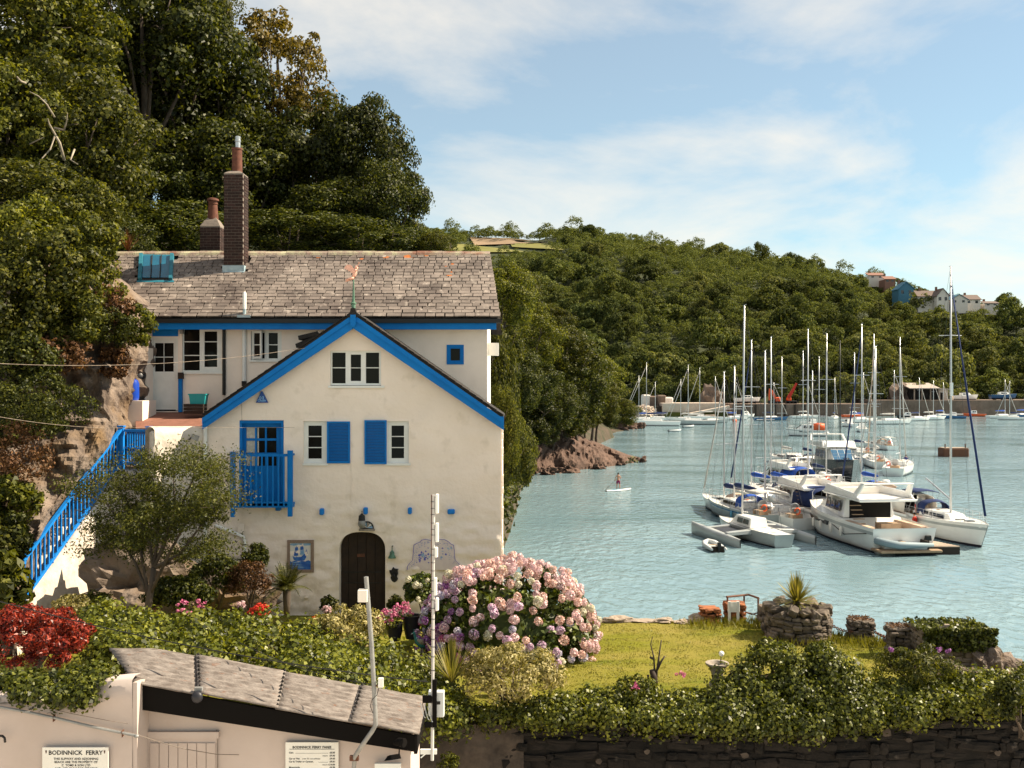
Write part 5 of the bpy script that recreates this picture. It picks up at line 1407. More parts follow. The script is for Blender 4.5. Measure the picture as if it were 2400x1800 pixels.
MB().box(P(455, 1612, 11.93), P(473, 1620, 11.93) + Vector((0, .05, 0))).build('mount', 'galvanised', bl)
yw = thing('yard_wall', 'tall white yard wall with curved top left of the ferry hut', 'wall', P(150, 1800, 11.8) + Vector((0, 0, -3)))
rows = []
TOPV = [(-200, 1640), (0, 1635), (60, 1632), (150, 1640), (195, 1632), (225, 1612), (245, 1600), (280, 1596), (318, 1594)]
WX = np.linspace(P(-200, 0, 11.8).x, P(310, 0, 11.8).x, 60)
for f in np.linspace(0, 1, 30):
 row = []
 for x in WX:
  u = 1200 + x * FOC / 11.8; zt_ = P(0, interp(u, TOPV), 11.8).z
  z_ = 1.9 + (zt_ - 1.9) * f
  row.append(Vector((x, 11.8 + .02 * fnoise(x * 1.2, z_ * 1.4, 9, 4), z_)))
 rows.append(row)
rows.append([v + Vector((0, .1, .03)) for v in rows[-1]]); rows.append([v + Vector((0, .3, 0)) for v in rows[-2]])
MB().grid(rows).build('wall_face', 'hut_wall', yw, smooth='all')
xe = P(310, 0, 11.8).x
MB().prism([(xe + .002, 11.81, 1.9), (xe + .002, 11.81, P(0, 1600, 11.8).z), (xe + .002, 12.22, P(0, 1612, 11.8).z), (xe + .002, 12.22, 1.9)], (.05, 0, 0)).build('wall_end', 'hut_wall', yw)
cd = thing('wall_conduit', 'grey conduit slanting down the yard wall to the hut corner', 'conduit', P(322, 1725, 11.7))
pts = [P(-40, 1650, 11.74), P(60, 1668, 11.74), P(127, 1682, 11.74), P(220, 1704, 11.74), P(288, 1718, 11.74), P(322, 1725, 11.74)]
MB().tube(pts, .016, 8).build('conduit', 'galvanised', cd, smooth=True)
for (u, v) in ((127, 1682), (288, 1718)): MB().box(P(u - 3, v - 5, 11.72), P(u + 3, v + 6, 11.79)).build('clip', 'rust', cd)
MB().ball(P(320, 1725, 11.72), (.03, .03, .022)).build('end_cap', 'galvanised', cd, smooth='all')
wc = thing('wall_cable', 'thin loose cable sagging across the hut door', 'cable', P(508, 1768, 11.75))
MB().tube([P(322, 1722, 11.72), P(370, 1738, 11.75), P(430, 1755, 11.8), P(508, 1768, 12.05), P(560, 1769, 12.17)], .005, 5).build('cable', 'mortar', wc)
MB().tube([P(110, 1672, 11.76), P(135, 1665, 11.76), P(170, 1673, 11.76), P(260, 1690, 11.76), P(300, 1696, 11.76)], .0035, 5).build('cable', 'mortar', wc)
hk = thing('black_hook', 'bent black iron handle on the yard wall', 'handle', P(8, 1735, 11.75))
MB().tube([P(-8, 1724, 11.75), P(6, 1725, 11.7), P(11, 1730, 11.7), P(12, 1739, 11.72)], .014, 8).build('bar', 'black_metal', hk, smooth=True)
s1 = thing('property_sign', 'white sign headed Bodinnick Ferry on the yard wall', 'sign', P(176, 1850, 11.76))
MB().box(P(99, 1752, 11.745), P(255, 1868, 11.765)).build('board', 'sign_white', s1)
sd = 11.743
def line(s, u, v, h, mat, par, align='CENTER', d=sd, bold=0.0, xs=1.0, space=1.0): # h: cap height in photo pixels
 return text(s, P(u, v, d), h / .70 / FOC * d, mat, par, align, bold=bold, xs=xs, space=space)
line('BODINNICK  FERRY', 177, 1769, 10, 'ink', s1, bold=.0012, xs=1.0)
for k, t in enumerate(('THIS SLIPWAY AND ADJOINING', 'BEACH ARE THE PROPERTY OF', 'C  TOMS & SON LTD', 'AND ARE ONLY FOR PERSONS')):
 line(t, 178, 1781 + k * 7.6, 5.0, 'ink', s1, bold=.0003, xs=1.02)
for u in (108, 245):
 MB().prism([P(u - 2, 1759, sd), P(u + 2, 1759, sd), P(u + .6, 1766, sd), P(u - .6, 1766, sd)], (0, -.002, 0)).build('rust_streak', 'rust', s1)
s2 = thing('fares_board', 'white Bodinnick Ferry Fares price board on the hut wall', 'sign', P(731, 1850, HD - .03))
sd2 = HD - .052
MB().box(P(669, 1740, HD - .05), P(794, 1868, HD - .028)).build('board', 'sign_white', s2)
line('BODINNICK FERRY FARES', 731, 1754, 5.4, 'ink', s2, d=sd2, bold=.0010, xs=1.02)
MB().box(P(678, 1755.6, sd2), P(784, 1756.4, sd2 + .002)).build('underline', 'ink', s2)
rowsx = [('Cars', 1766, '£5.00'), ('', 1773, '£9.00'), ('Car or Van', 1780, '£9.00'), ('Car & Trailer or Caravan', 1787, '£9.00'), ('', 1794, '£16.00'), ('Motorcycle', 1800.5, '£3.50')]
for (t, v, pr) in rowsx:
 if t: line(t, 677, v, 3.9, 'ink', s2, 'LEFT', d=sd2, bold=.0005)
 line(pr, 785, v, 3.9, 'ink', s2, 'RIGHT', d=sd2, bold=.0006)
for v in (1773, 1794): line('return', 768, v, 3.4, 'ink_grey', s2, 'RIGHT', d=sd2)
line('over 30 cwt unladen', 708, 1780, 3.6, 'ink_grey', s2, 'LEFT', d=sd2)
for (a, b, v) in ((692, 769, 1766), (746, 769, 1787)): MB().box(P(a, v - .6, sd2), P(b, v - .2, sd2 + .002)).build('leader_line', 'ink_grey', s2)
m1 = thing('galvanised_mast', 'leaning galvanised pole with cranked foot on the hut wall', 'mast', P(830, 1800, 11.7))
MB().tube([P(826, 2000, 12.0), P(829, 1800, 11.9), P(832, 1772, 11.85), P(845, 1752, 11.75), P(872, 1714, 11.68), P(880, 1700, 11.66), P(880, 1680, 11.66), P(876, 1600, 11.66), P(870, 1500, 11.66), P(858, 1352, 11.66)], .026, 10).build('pole', 'galvanised', m1, smooth=True)
for v in (1400, 1432, 1480, 1515, 1545, 1590, 1650):
 u = interp(v, [(1352, 858), (1500, 870), (1680, 880)]); MB().tube([P(u, v, 11.66), P(u, v + 1.5, 11.66)], .029, 10).build('band', 'galvanised', m1)
MB().box(P(838, 1383, 11.6), P(861, 1412, 11.6) + Vector((0, .09, 0))).build('junction_box', 'gelcoat_cream', m1, bevel=.006)
MB().box(P(886, 1590, 11.62), P(898, 1612, 11.62) + Vector((0, .04, 0))).build('small_aerial', 'white_plastic', m1, bevel=.004)
MB().tube([P(880, 1608, 11.66), P(888, 1606, 11.64)], .012, 6).build('bracket', 'rust', m1)
MB().tube([P(888, 1612, 11.63), P(884, 1628, 11.63), P(872, 1640, 11.64), P(868, 1655, 11.64), P(874, 1672, 11.64)], .004, 5).build('cable', 'black_metal', m1)
MB().box(P(819, 1773, 11.84), P(840, 1784, 11.84) + Vector((0, .05, 0))).build('wall_clamp', 'rust', m1)
m2 = thing('aerial_mast', 'tall white aerial mast with slim antennas at the hut corner', 'mast', P(1013, 1800, 11.7))
md = 11.7
MB().tube([P(1013, 1782, md), P(1014, 1640, md), P(1015, 1400, md), P(1016, 1160, md)], .019, 10).build('pole', 'canvas_grey', m2, smooth=True)
MB().box(P(1010.4, 1160, md - .01), P(1012.5, 1600, md + .004)).build('cable', 'rust', m2)
for v in (1175, 1191, 1205, 1225, 1240, 1253, 1286, 1300, 1318, 1337, 1360, 1385, 1405, 1425, 1450, 1475, 1497, 1515, 1538, 1570):
 MB().tube([P(1014.5, v, md), P(1014.5, v + 1, md)], .0245, 10).build('band', 'black_metal', m2)
for (v0_, v1_, u) in ((1158, 1204, 1024), (1226, 1271, 1024), (1283, 1307, 1022), (1354, 1396, 1020), (1402, 1432, 1024)):
 MB().box(P(u - 3.6, v0_, md - .03), P(u + 4, v1_, md - .03) + Vector((0, .05, 0))).build('antenna', 'white_plastic', m2, bevel=.008)
 MB().box(P(1013, v0_ + 6, md - .01), P(u - 3, v0_ + 9, md + .015)).build('bracket', 'galvanised', m2)
mb = MB().box(P(1013, 1594, md - .04), P(1024, 1702, md + .01)).box(P(995, 1694, md - .038), P(1013, 1702, md + .01)).box(P(990, 1632, md - .036), P(1013, 1645, md + .01))
mb.build('steel_bracket', 'fascia_black', m2)
MB().box(P(1022, 1622, md + .0), P(1042, 1675, md + .1)).build('equipment_box', 'gelcoat_grey' if False else 'rubber_grey', m2, bevel=.008)
MB().box(P(1004, 1620, md + .02), P(1013, 1674, md + .1)).build('equipment_box', 'white_plastic', m2, bevel=.006)
MB().box(P(1024, 1644, md - .004), P(1032, 1651, md + .0)).build('label_plate', 'ink', m2)
MB().box(P(985, 1757, md + .02), P(1024, 1766, md + .05)).build('wall_arm', 'white_paint', m2)
MB().tube([P(986, 1776, md + .04), P(1003, 1762, md + .04)], .008, 6).build('stay', 'white_paint', m2)
rr_ = random.Random(9)
for k in range(5):
 u = 985 + k * 5
 MB().tube([P(u, 1645 + k * 3, md), P(u + 4, 1665 + 4 * k, md - .03), P(u + 9, 1680 + 3 * k, md - .04), P(1012, 1690, md)], .004, 5).build('cable', 'black_metal' if k % 2 else 'rubber_grey', m2)
sp2 = thing('spot_lamp', 'black round spotlamp on a bent arm at the right end of the hut', 'lamp', P(935, 1770, 11.8))
MB().tube([P(926, 1741, 11.85), P(936, 1739, 11.8), P(946, 1741, 11.75)], [.03, .05, .055], 10).tube([P(926, 1738, 12.15), P(930, 1742, 12.0), P(936, 1752, 11.95), P(935, 1768, 11.95)], .010, 6).build('lamp_head', 'fascia_black', sp2, smooth=True)
sp3 = thing('flood_lamp', 'dark flat floodlight under the spotlamp on the hut', 'lamp', P(918, 1780, 11.8))
MB().hexa([P(900, 1784, 11.75), P(940, 1778, 11.75), P(940, 1776, 11.95), P(902, 1782, 11.95), P(908, 1772, 11.8), P(935, 1768, 11.8), P(937, 1766, 11.95), P(912, 1770, 11.95)]).build('lamp_head', 'fascia_black', sp3)
MB().box(P(878, 1790, 12.1), P(940, 1798, 12.15)).build('ledge', 'white_paint', sp3)
def wire(name, label, pts, r=.006, mat='black_metal'):
 o = MB().tube(pts, r, 5).build(name, mat); return tag(o, label, 'cable')
def sag(a, b, s, n=14): return [a.lerp(b, i / n) + Vector((0, 0, -s * 4 * (i / n) * (1 - i / n))) for i in range(n + 1)]
wire('washing_line', 'pale rope strung from the cliff to the left bargeboard', sag(P(-60, 849, 21), P(665, 823, 24.4), .18) + [P(715, 816, 24.6)], .006, 'drift')
wire('overhead_cable', 'black cable crossing the red shrub and ivy to the aerial mast', sag(P(-60, 1393, 13), P(1002, 1598, 11.8), .12), .007)
wire('service_cable', 'thin black cable over the ivy to the leaning mast', sag(P(560, 1505, 13.2), P(880, 1605, 11.7), .08), .005)
wire('stay_wire', 'thin pale wire slanting past the lower cliff', sag(P(-40, 970, 20), P(245, 1003, 22.5), .05) + [P(690, 1002, 24.9)], .004, 'drift')
# ================================================================== GARDEN WALL (foreground, in shade)
gwl = thing('garden_wall', 'dark rubble stone retaining wall under the ivy hedge', 'wall', (5, 17.7, 4))
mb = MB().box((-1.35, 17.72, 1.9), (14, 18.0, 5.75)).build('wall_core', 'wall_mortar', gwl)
def rubble(seed, w_, h_, dpt):
 r_ = random.Random(seed); bm = bmesh.new()
 bmesh.ops.create_cube(bm, size=1)
 bmesh.ops.subdivide_edges(bm, edges=bm.edges[:], cuts=2, use_grid_fill=True)
 for v_ in bm.verts:
  c_ = v_.co; k = 1 - .10 * (abs(c_.x * 2) ** 4 * abs(c_.z * 2) ** 4)
  v_.co = Vector((c_.x * w_ * k, c_.y * dpt * (1 - .25 * (max(abs(c_.x), abs(c_.z)) * 2) ** 4), c_.z * h_ * k)) + Vector([r_.uniform(-1, 1) for _ in range(3)]) * .05
 me = bpy.data.meshes.new('stone'); bm.to_mesh(me); bm.free(); return me
RUB = []
for s in range(14):
 r_ = random.Random(s); RUB.append((rubble(s, 1, 1, 1), 0))
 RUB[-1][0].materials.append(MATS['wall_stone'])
rw = random.Random(12)
z_ = 5.66; n_st = 0
while z_ > 4.72:
 h_ = rw.uniform(.07, .20); x = -0.2 + rw.uniform(-.2, .1)
 while x < 9.6:
  w_ = rw.choice([rw.uniform(.10, .22), rw.uniform(.2, .45), rw.uniform(.35, .75)])
  o = bpy.data.objects.new('stone', RUB[rw.randrange(14)][0]); COL.objects.link(o); o.parent = gwl; o.matrix_parent_inverse = Matrix.Translation(-Vector(gwl.location))
  o.location = (x + w_ / 2, 17.76 + rw.uniform(-.03, .03), z_ - h_ / 2 + rw.uniform(-.035, .035)); o.scale = (w_ - .004, rw.uniform(.12, .24), h_ * rw.uniform(.75, 1.15)); o.rotation_euler = (rw.uniform(-.1, .1), rw.uniform(-.12, .12), rw.uniform(-.08, .08))
  x += w_; n_st += 1
 z_ -= h_
print('wall stones', n_st)
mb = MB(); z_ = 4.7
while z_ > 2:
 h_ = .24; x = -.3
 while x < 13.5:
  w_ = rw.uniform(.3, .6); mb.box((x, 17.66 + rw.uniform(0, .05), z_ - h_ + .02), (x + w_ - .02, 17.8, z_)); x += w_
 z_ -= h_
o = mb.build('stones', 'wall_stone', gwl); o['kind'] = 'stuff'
rows = []
for i in range(26):
 z_ = 2 + (5.78 - 2) * i / 25
 rows.append([Vector((x, 17.66 - .10 * fnoise(x * 1.6, z_ * 2.2, 3, 5) - .05 * abs(fnoise(x * 4, z_ * 4, 1)), z_ + .05 * fnoise(x * 2, 1, 1))) for x in np.linspace(-2.2, .2, 30)])
MB().grid(rows).build('rendered_patch', 'wall_render', gwl, smooth='all')
for (u, v, r_) in ((1403, 1785, .05), (1484, 1720, .035), (1525, 1728, .04), (1580, 1726, .07), (1517, 1762, .05), (2077, 1718, .08), (2132, 1714, .06), (2130, 1735, .05), (2340, 1765, .05), (2380, 1708, .05), (1925, 1735, .09), (1745, 1770, .06)):
 p = P(u, v, 17.60); k = 11; ring = [p + Vector((r_ * 1.3 * math.cos(6.283 * j / k) * rw.uniform(.6, 1.1), 0, r_ * math.sin(6.283 * j / k) * rw.uniform(.6, 1.1))) for j in range(k)]; MB().prism(ring, (0, .05, 0)).build('lichen_patch', 'wall_render', gwl)
# ================================================================== TREES
def unit_crown(seed, n=22000, nclump=105, clump_r=.25, leaf=.052, inner=.42, aspect=.66, bottom=-.85):
 rg = np.random.default_rng(seed)
 p, nr = blob_points(n, (0, 0, 0), (.84, .84, .84), nclump, clump_r, rg, inner=inner, up=.35, squash=.8, bottom=bottom)
 v, f = leaf_arrays(p, nr, leaf, aspect, rg)
 return np_mesh('crown', v, f)
CROWNS = [unit_crown(101), unit_crown(102), unit_crown(103, nclump=75, clump_r=.28), unit_crown(104, nclump=120, clump_r=.22)]
SPARSE = unit_crown(105, n=6000, nclump=95, clump_r=.16, leaf=.062, inner=.35)
for m_ in CROWNS + [SPARSE]: m_.materials.append(MATS['leaf_dark'])
def set_mat(o, mat):
 o.material_slots[0].link = 'OBJECT'; o.material_slots[0].material = MATS[mat]
def limbs(mb, base, c, rad, n, r0, rr, wob=.12, sub=2):
 """trunk from base into the crown centre c, limbs spreading to its shell"""
 b, c = Vector(base), Vector(c)
 k1 = b.lerp(c, .35) + Vector((rr.uniform(-1, 1), rr.uniform(-1, 1), 0)) * wob * rad[0]
 k2 = b.lerp(c, .72) + Vector((rr.uniform(-1, 1), rr.uniform(-1, 1), 0)) * wob * rad[0]
 mb.tube([b, k1, k2, c + Vector((0, 0, rad[2] * .3))], [r0, r0 * .8, r0 * .55, r0 * .2], 8)
 for i in range(n):
  a = 2 * math.pi * (i + rr.random()) / n; el = rr.uniform(.1, 1.1)
  e = c + Vector((rad[0] * math.cos(a) * math.cos(el), rad[1] * math.sin(a) * math.cos(el), rad[2] * math.sin(el) * .85)) * .85
  s = b.lerp(c, rr.uniform(.45, .95));
  s = k1.lerp(k2, rr.uniform(.2, 1.0)) if rr.random() < .6 else k2.lerp(c, rr.random() * .6)
  m_ = s.lerp(e, .5) + Vector((rr.uniform(-1, 1), rr.uniform(-1, 1), rr.uniform(-.2, 1))) * .12 * rad[0]
  mb.tube([s, m_, e], [r0 * .42, r0 * .26, r0 * .07], 6)
  for q in range(sub):
   t_ = m_.lerp(e, rr.uniform(0, .6)); e2 = t_ + Vector((rr.uniform(-1, 1) * rad[0], rr.uniform(-1, 1) * rad[1], rr.uniform(.1, .9) * rad[2])) * .35
   mb.tube([t_, t_.lerp(e2, .5) + Vector((0, 0, .04 * rad[2])), e2], [r0 * .2, r0 * .13, r0 * .04], 5)
def tree(label, u, v, ru, rv, d, crown=0, mat='leaf_dark', bark='bark', ground=None, nl=6, r0=None, name='tree', group=None, seed=0, depth=1.0, bx=None):
 rr = random.Random(seed * 7 + 3)
 c = P(u, v, d); rx, rz = ru / FOC * d, rv / FOC * d
 gz_ = near_z(c.x, c.y) if ground is None else ground
 gz_ = min(gz_, c.z - rz * .9)
 xs_ = interp(c.y, SHORELINE) - 3.0
 base = Vector((c.x + rr.uniform(-.15, .15) * rx, c.y + rr.uniform(-.1, .1) * rx, gz_ - .4))
 if ground is None and base.x > xs_: base.x = xs_; base.z = near_z(xs_, c.y) - .4
 if bx is not None: base.x = bx; base.z = near_z(bx, c.y) - .4
 t = thing(name, label, 'tree', base, group)
 mb = MB(); limbs(mb, (0, 0, 0), c - base, (rx, rx * depth, rz), nl, r0 or max(.08, .055 * rx + .06), rr)
 mb.build('trunk', bark, t, smooth='all', world=False)
 me = SPARSE if crown == 'sparse' else CROWNS[crown]
 o = bpy.data.objects.new('crown', me); COL.objects.link(o); o.parent = t
 o.location = c - base; o.scale = (rx * 1.08, rx * depth * 1.08, rz * 1.08); o.rotation_euler = (0, 0, rr.uniform(0, 6.28))
 set_mat(o, mat)
 return t
HILLT = [
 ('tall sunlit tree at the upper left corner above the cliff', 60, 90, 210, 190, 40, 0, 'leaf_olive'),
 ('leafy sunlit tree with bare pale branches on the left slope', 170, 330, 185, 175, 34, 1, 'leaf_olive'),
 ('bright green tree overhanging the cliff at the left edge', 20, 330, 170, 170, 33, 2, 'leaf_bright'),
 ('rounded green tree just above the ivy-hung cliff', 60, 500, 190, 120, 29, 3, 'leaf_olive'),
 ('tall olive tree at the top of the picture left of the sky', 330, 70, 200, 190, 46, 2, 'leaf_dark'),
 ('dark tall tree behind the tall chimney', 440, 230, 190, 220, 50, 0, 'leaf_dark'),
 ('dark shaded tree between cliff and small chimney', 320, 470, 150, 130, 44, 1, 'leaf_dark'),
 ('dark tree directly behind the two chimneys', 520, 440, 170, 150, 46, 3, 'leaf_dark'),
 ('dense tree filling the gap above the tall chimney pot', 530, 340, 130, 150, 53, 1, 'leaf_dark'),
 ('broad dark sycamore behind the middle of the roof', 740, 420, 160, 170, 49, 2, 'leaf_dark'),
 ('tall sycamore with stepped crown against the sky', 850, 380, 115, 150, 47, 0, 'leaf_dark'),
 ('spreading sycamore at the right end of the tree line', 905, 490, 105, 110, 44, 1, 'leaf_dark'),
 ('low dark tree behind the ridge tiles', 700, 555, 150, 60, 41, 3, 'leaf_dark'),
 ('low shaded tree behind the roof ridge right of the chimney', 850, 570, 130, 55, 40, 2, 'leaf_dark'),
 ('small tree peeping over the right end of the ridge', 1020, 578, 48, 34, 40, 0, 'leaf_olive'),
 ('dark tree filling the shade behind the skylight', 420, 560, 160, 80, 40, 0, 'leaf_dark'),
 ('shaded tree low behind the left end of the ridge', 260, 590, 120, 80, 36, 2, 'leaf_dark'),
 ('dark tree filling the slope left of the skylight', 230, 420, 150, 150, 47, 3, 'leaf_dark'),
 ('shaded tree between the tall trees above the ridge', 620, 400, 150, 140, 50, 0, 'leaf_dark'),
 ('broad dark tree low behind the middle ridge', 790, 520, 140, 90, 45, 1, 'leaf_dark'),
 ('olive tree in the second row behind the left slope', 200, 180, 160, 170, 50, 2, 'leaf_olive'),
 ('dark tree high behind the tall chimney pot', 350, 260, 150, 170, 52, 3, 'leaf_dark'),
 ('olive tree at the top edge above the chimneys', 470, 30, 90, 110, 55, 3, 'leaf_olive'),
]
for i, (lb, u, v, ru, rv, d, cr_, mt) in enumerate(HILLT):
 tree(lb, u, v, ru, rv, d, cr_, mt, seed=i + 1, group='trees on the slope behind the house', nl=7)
tree('thin airy tree with sky showing through its crown', 650, 180, 140, 165, 54, 'sparse', 'leaf_autumn', seed=40, group='trees on the slope behind the house', nl=12)
tree('half-bare tree below the airy one', 700, 300, 110, 110, 53, 'sparse', 'leaf_autumn', seed=41, group='trees on the slope behind the house', nl=9)
bb_ = thing('bare_branches', 'bare pale branches showing in the sunlit trees on the left slope', 'branches', P(125, 420, 29.5))
for (pp, r_) in (([(150, 375), (140, 335), (115, 290), (112, 278)], .05), ([(128, 300), (150, 305), (156, 285), (158, 265)], .035), ([(128, 320), (118, 350), (95, 375), (88, 395)], .03), ([(60, 195), (48, 190), (40, 180)], .04), ([(128, 275), (110, 245), (90, 225), (70, 215)], .03), ([(175, 350), (165, 375), (182, 385)], .03), ([(70, 338), (90, 328), (102, 322)], .025), ([(50, 535), (62, 540), (70, 522)], .05)):
 d_ = 30.6
 MB().tube([P(a, b, d_ - .2 * k) for k, (a, b) in enumerate(pp)], [r_ * (1 - .25 * k) for k in range(len(pp))], 6).build('branch', 'bark_pale', bb_, smooth='all')
HEADT = [
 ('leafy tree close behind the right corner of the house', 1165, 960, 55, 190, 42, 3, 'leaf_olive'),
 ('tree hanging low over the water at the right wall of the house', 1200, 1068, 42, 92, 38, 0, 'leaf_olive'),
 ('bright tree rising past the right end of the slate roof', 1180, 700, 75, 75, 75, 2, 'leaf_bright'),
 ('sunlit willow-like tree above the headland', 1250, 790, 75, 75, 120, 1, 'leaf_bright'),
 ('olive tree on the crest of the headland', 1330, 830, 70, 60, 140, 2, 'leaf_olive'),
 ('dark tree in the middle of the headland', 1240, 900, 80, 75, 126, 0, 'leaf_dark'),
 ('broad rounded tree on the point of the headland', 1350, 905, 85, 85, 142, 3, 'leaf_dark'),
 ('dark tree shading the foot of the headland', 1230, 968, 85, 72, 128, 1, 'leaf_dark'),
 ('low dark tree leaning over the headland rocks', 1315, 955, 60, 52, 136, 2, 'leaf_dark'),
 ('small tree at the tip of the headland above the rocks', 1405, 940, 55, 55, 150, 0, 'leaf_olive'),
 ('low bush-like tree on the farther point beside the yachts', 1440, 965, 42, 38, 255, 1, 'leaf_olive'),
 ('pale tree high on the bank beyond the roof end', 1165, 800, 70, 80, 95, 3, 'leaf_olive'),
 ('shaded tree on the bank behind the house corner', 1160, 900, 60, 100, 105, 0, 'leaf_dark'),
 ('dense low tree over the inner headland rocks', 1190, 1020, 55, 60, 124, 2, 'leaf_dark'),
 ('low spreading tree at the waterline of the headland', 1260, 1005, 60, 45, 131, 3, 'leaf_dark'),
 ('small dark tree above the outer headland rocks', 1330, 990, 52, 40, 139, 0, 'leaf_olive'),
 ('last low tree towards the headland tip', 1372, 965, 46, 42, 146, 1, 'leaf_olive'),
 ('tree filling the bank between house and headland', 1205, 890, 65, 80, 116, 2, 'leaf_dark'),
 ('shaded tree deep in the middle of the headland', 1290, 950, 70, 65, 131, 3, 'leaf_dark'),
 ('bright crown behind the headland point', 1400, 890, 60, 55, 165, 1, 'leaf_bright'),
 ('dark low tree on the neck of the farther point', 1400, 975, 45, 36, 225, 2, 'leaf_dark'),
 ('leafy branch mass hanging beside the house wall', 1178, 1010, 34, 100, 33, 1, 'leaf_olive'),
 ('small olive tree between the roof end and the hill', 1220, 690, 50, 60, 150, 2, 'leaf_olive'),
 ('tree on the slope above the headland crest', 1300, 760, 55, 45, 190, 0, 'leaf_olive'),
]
for i, (lb, u, v, ru, rv, d, cr_, mt) in enumerate(HEADT):
 tree(lb, u, v, ru, rv, d, cr_, mt, seed=60 + i, group='trees on the headland', nl=5, depth=1.0 if ru > 45 else 1.4, bx=-2.6 if d < 45 else None)
# ================================================================== SHRUBS
def shrub(name, label, u, v, ru, rv, d, n, leaf, mat, cat='shrub', seed=0, nclump=28, clump=.34, aspect=.5, depth=.9, stems=4, bottom=-.35, group=None, inner=.5, bark='bark', droop=0.0):
 rg = np.random.default_rng(900 + seed); rr = random.Random(seed)
 c = P(u, v, d); rx, rz = ru / FOC * d, rv / FOC * d
 base = c - Vector((0, 0, rz * .9))
 t = thing(name, label, cat, base, group)
 p, nr = blob_points(n, (0, 0, rz * .9), (rx * .86, rx * depth * .86, rz * .86), nclump, clump * min(rx, rz * 1.3), rg, inner=inner, up=.3, squash=.85, bottom=bottom)
 leaf_obj('foliage', p, nr, leaf, mat, t, aspect, rg, world=False, droop=droop)
 if stems:
  mb = MB()
  for k in range(stems):
   a = rr.uniform(0, 6.28); e = Vector((rx * .6 * math.cos(a), rx * .5 * math.sin(a), rz * rr.uniform(.9, 1.5)))
   mb.tube([(rr.uniform(-.1, .1) * rx, rr.uniform(-.1, .1) * rx, -.1), e * .5 + Vector((0, 0, .1 * rz)), e], [.03 * rx + .008, .02 * rx + .006, .004], 5)
  mb.build('stem', bark, t, smooth='all', world=False)
 return t
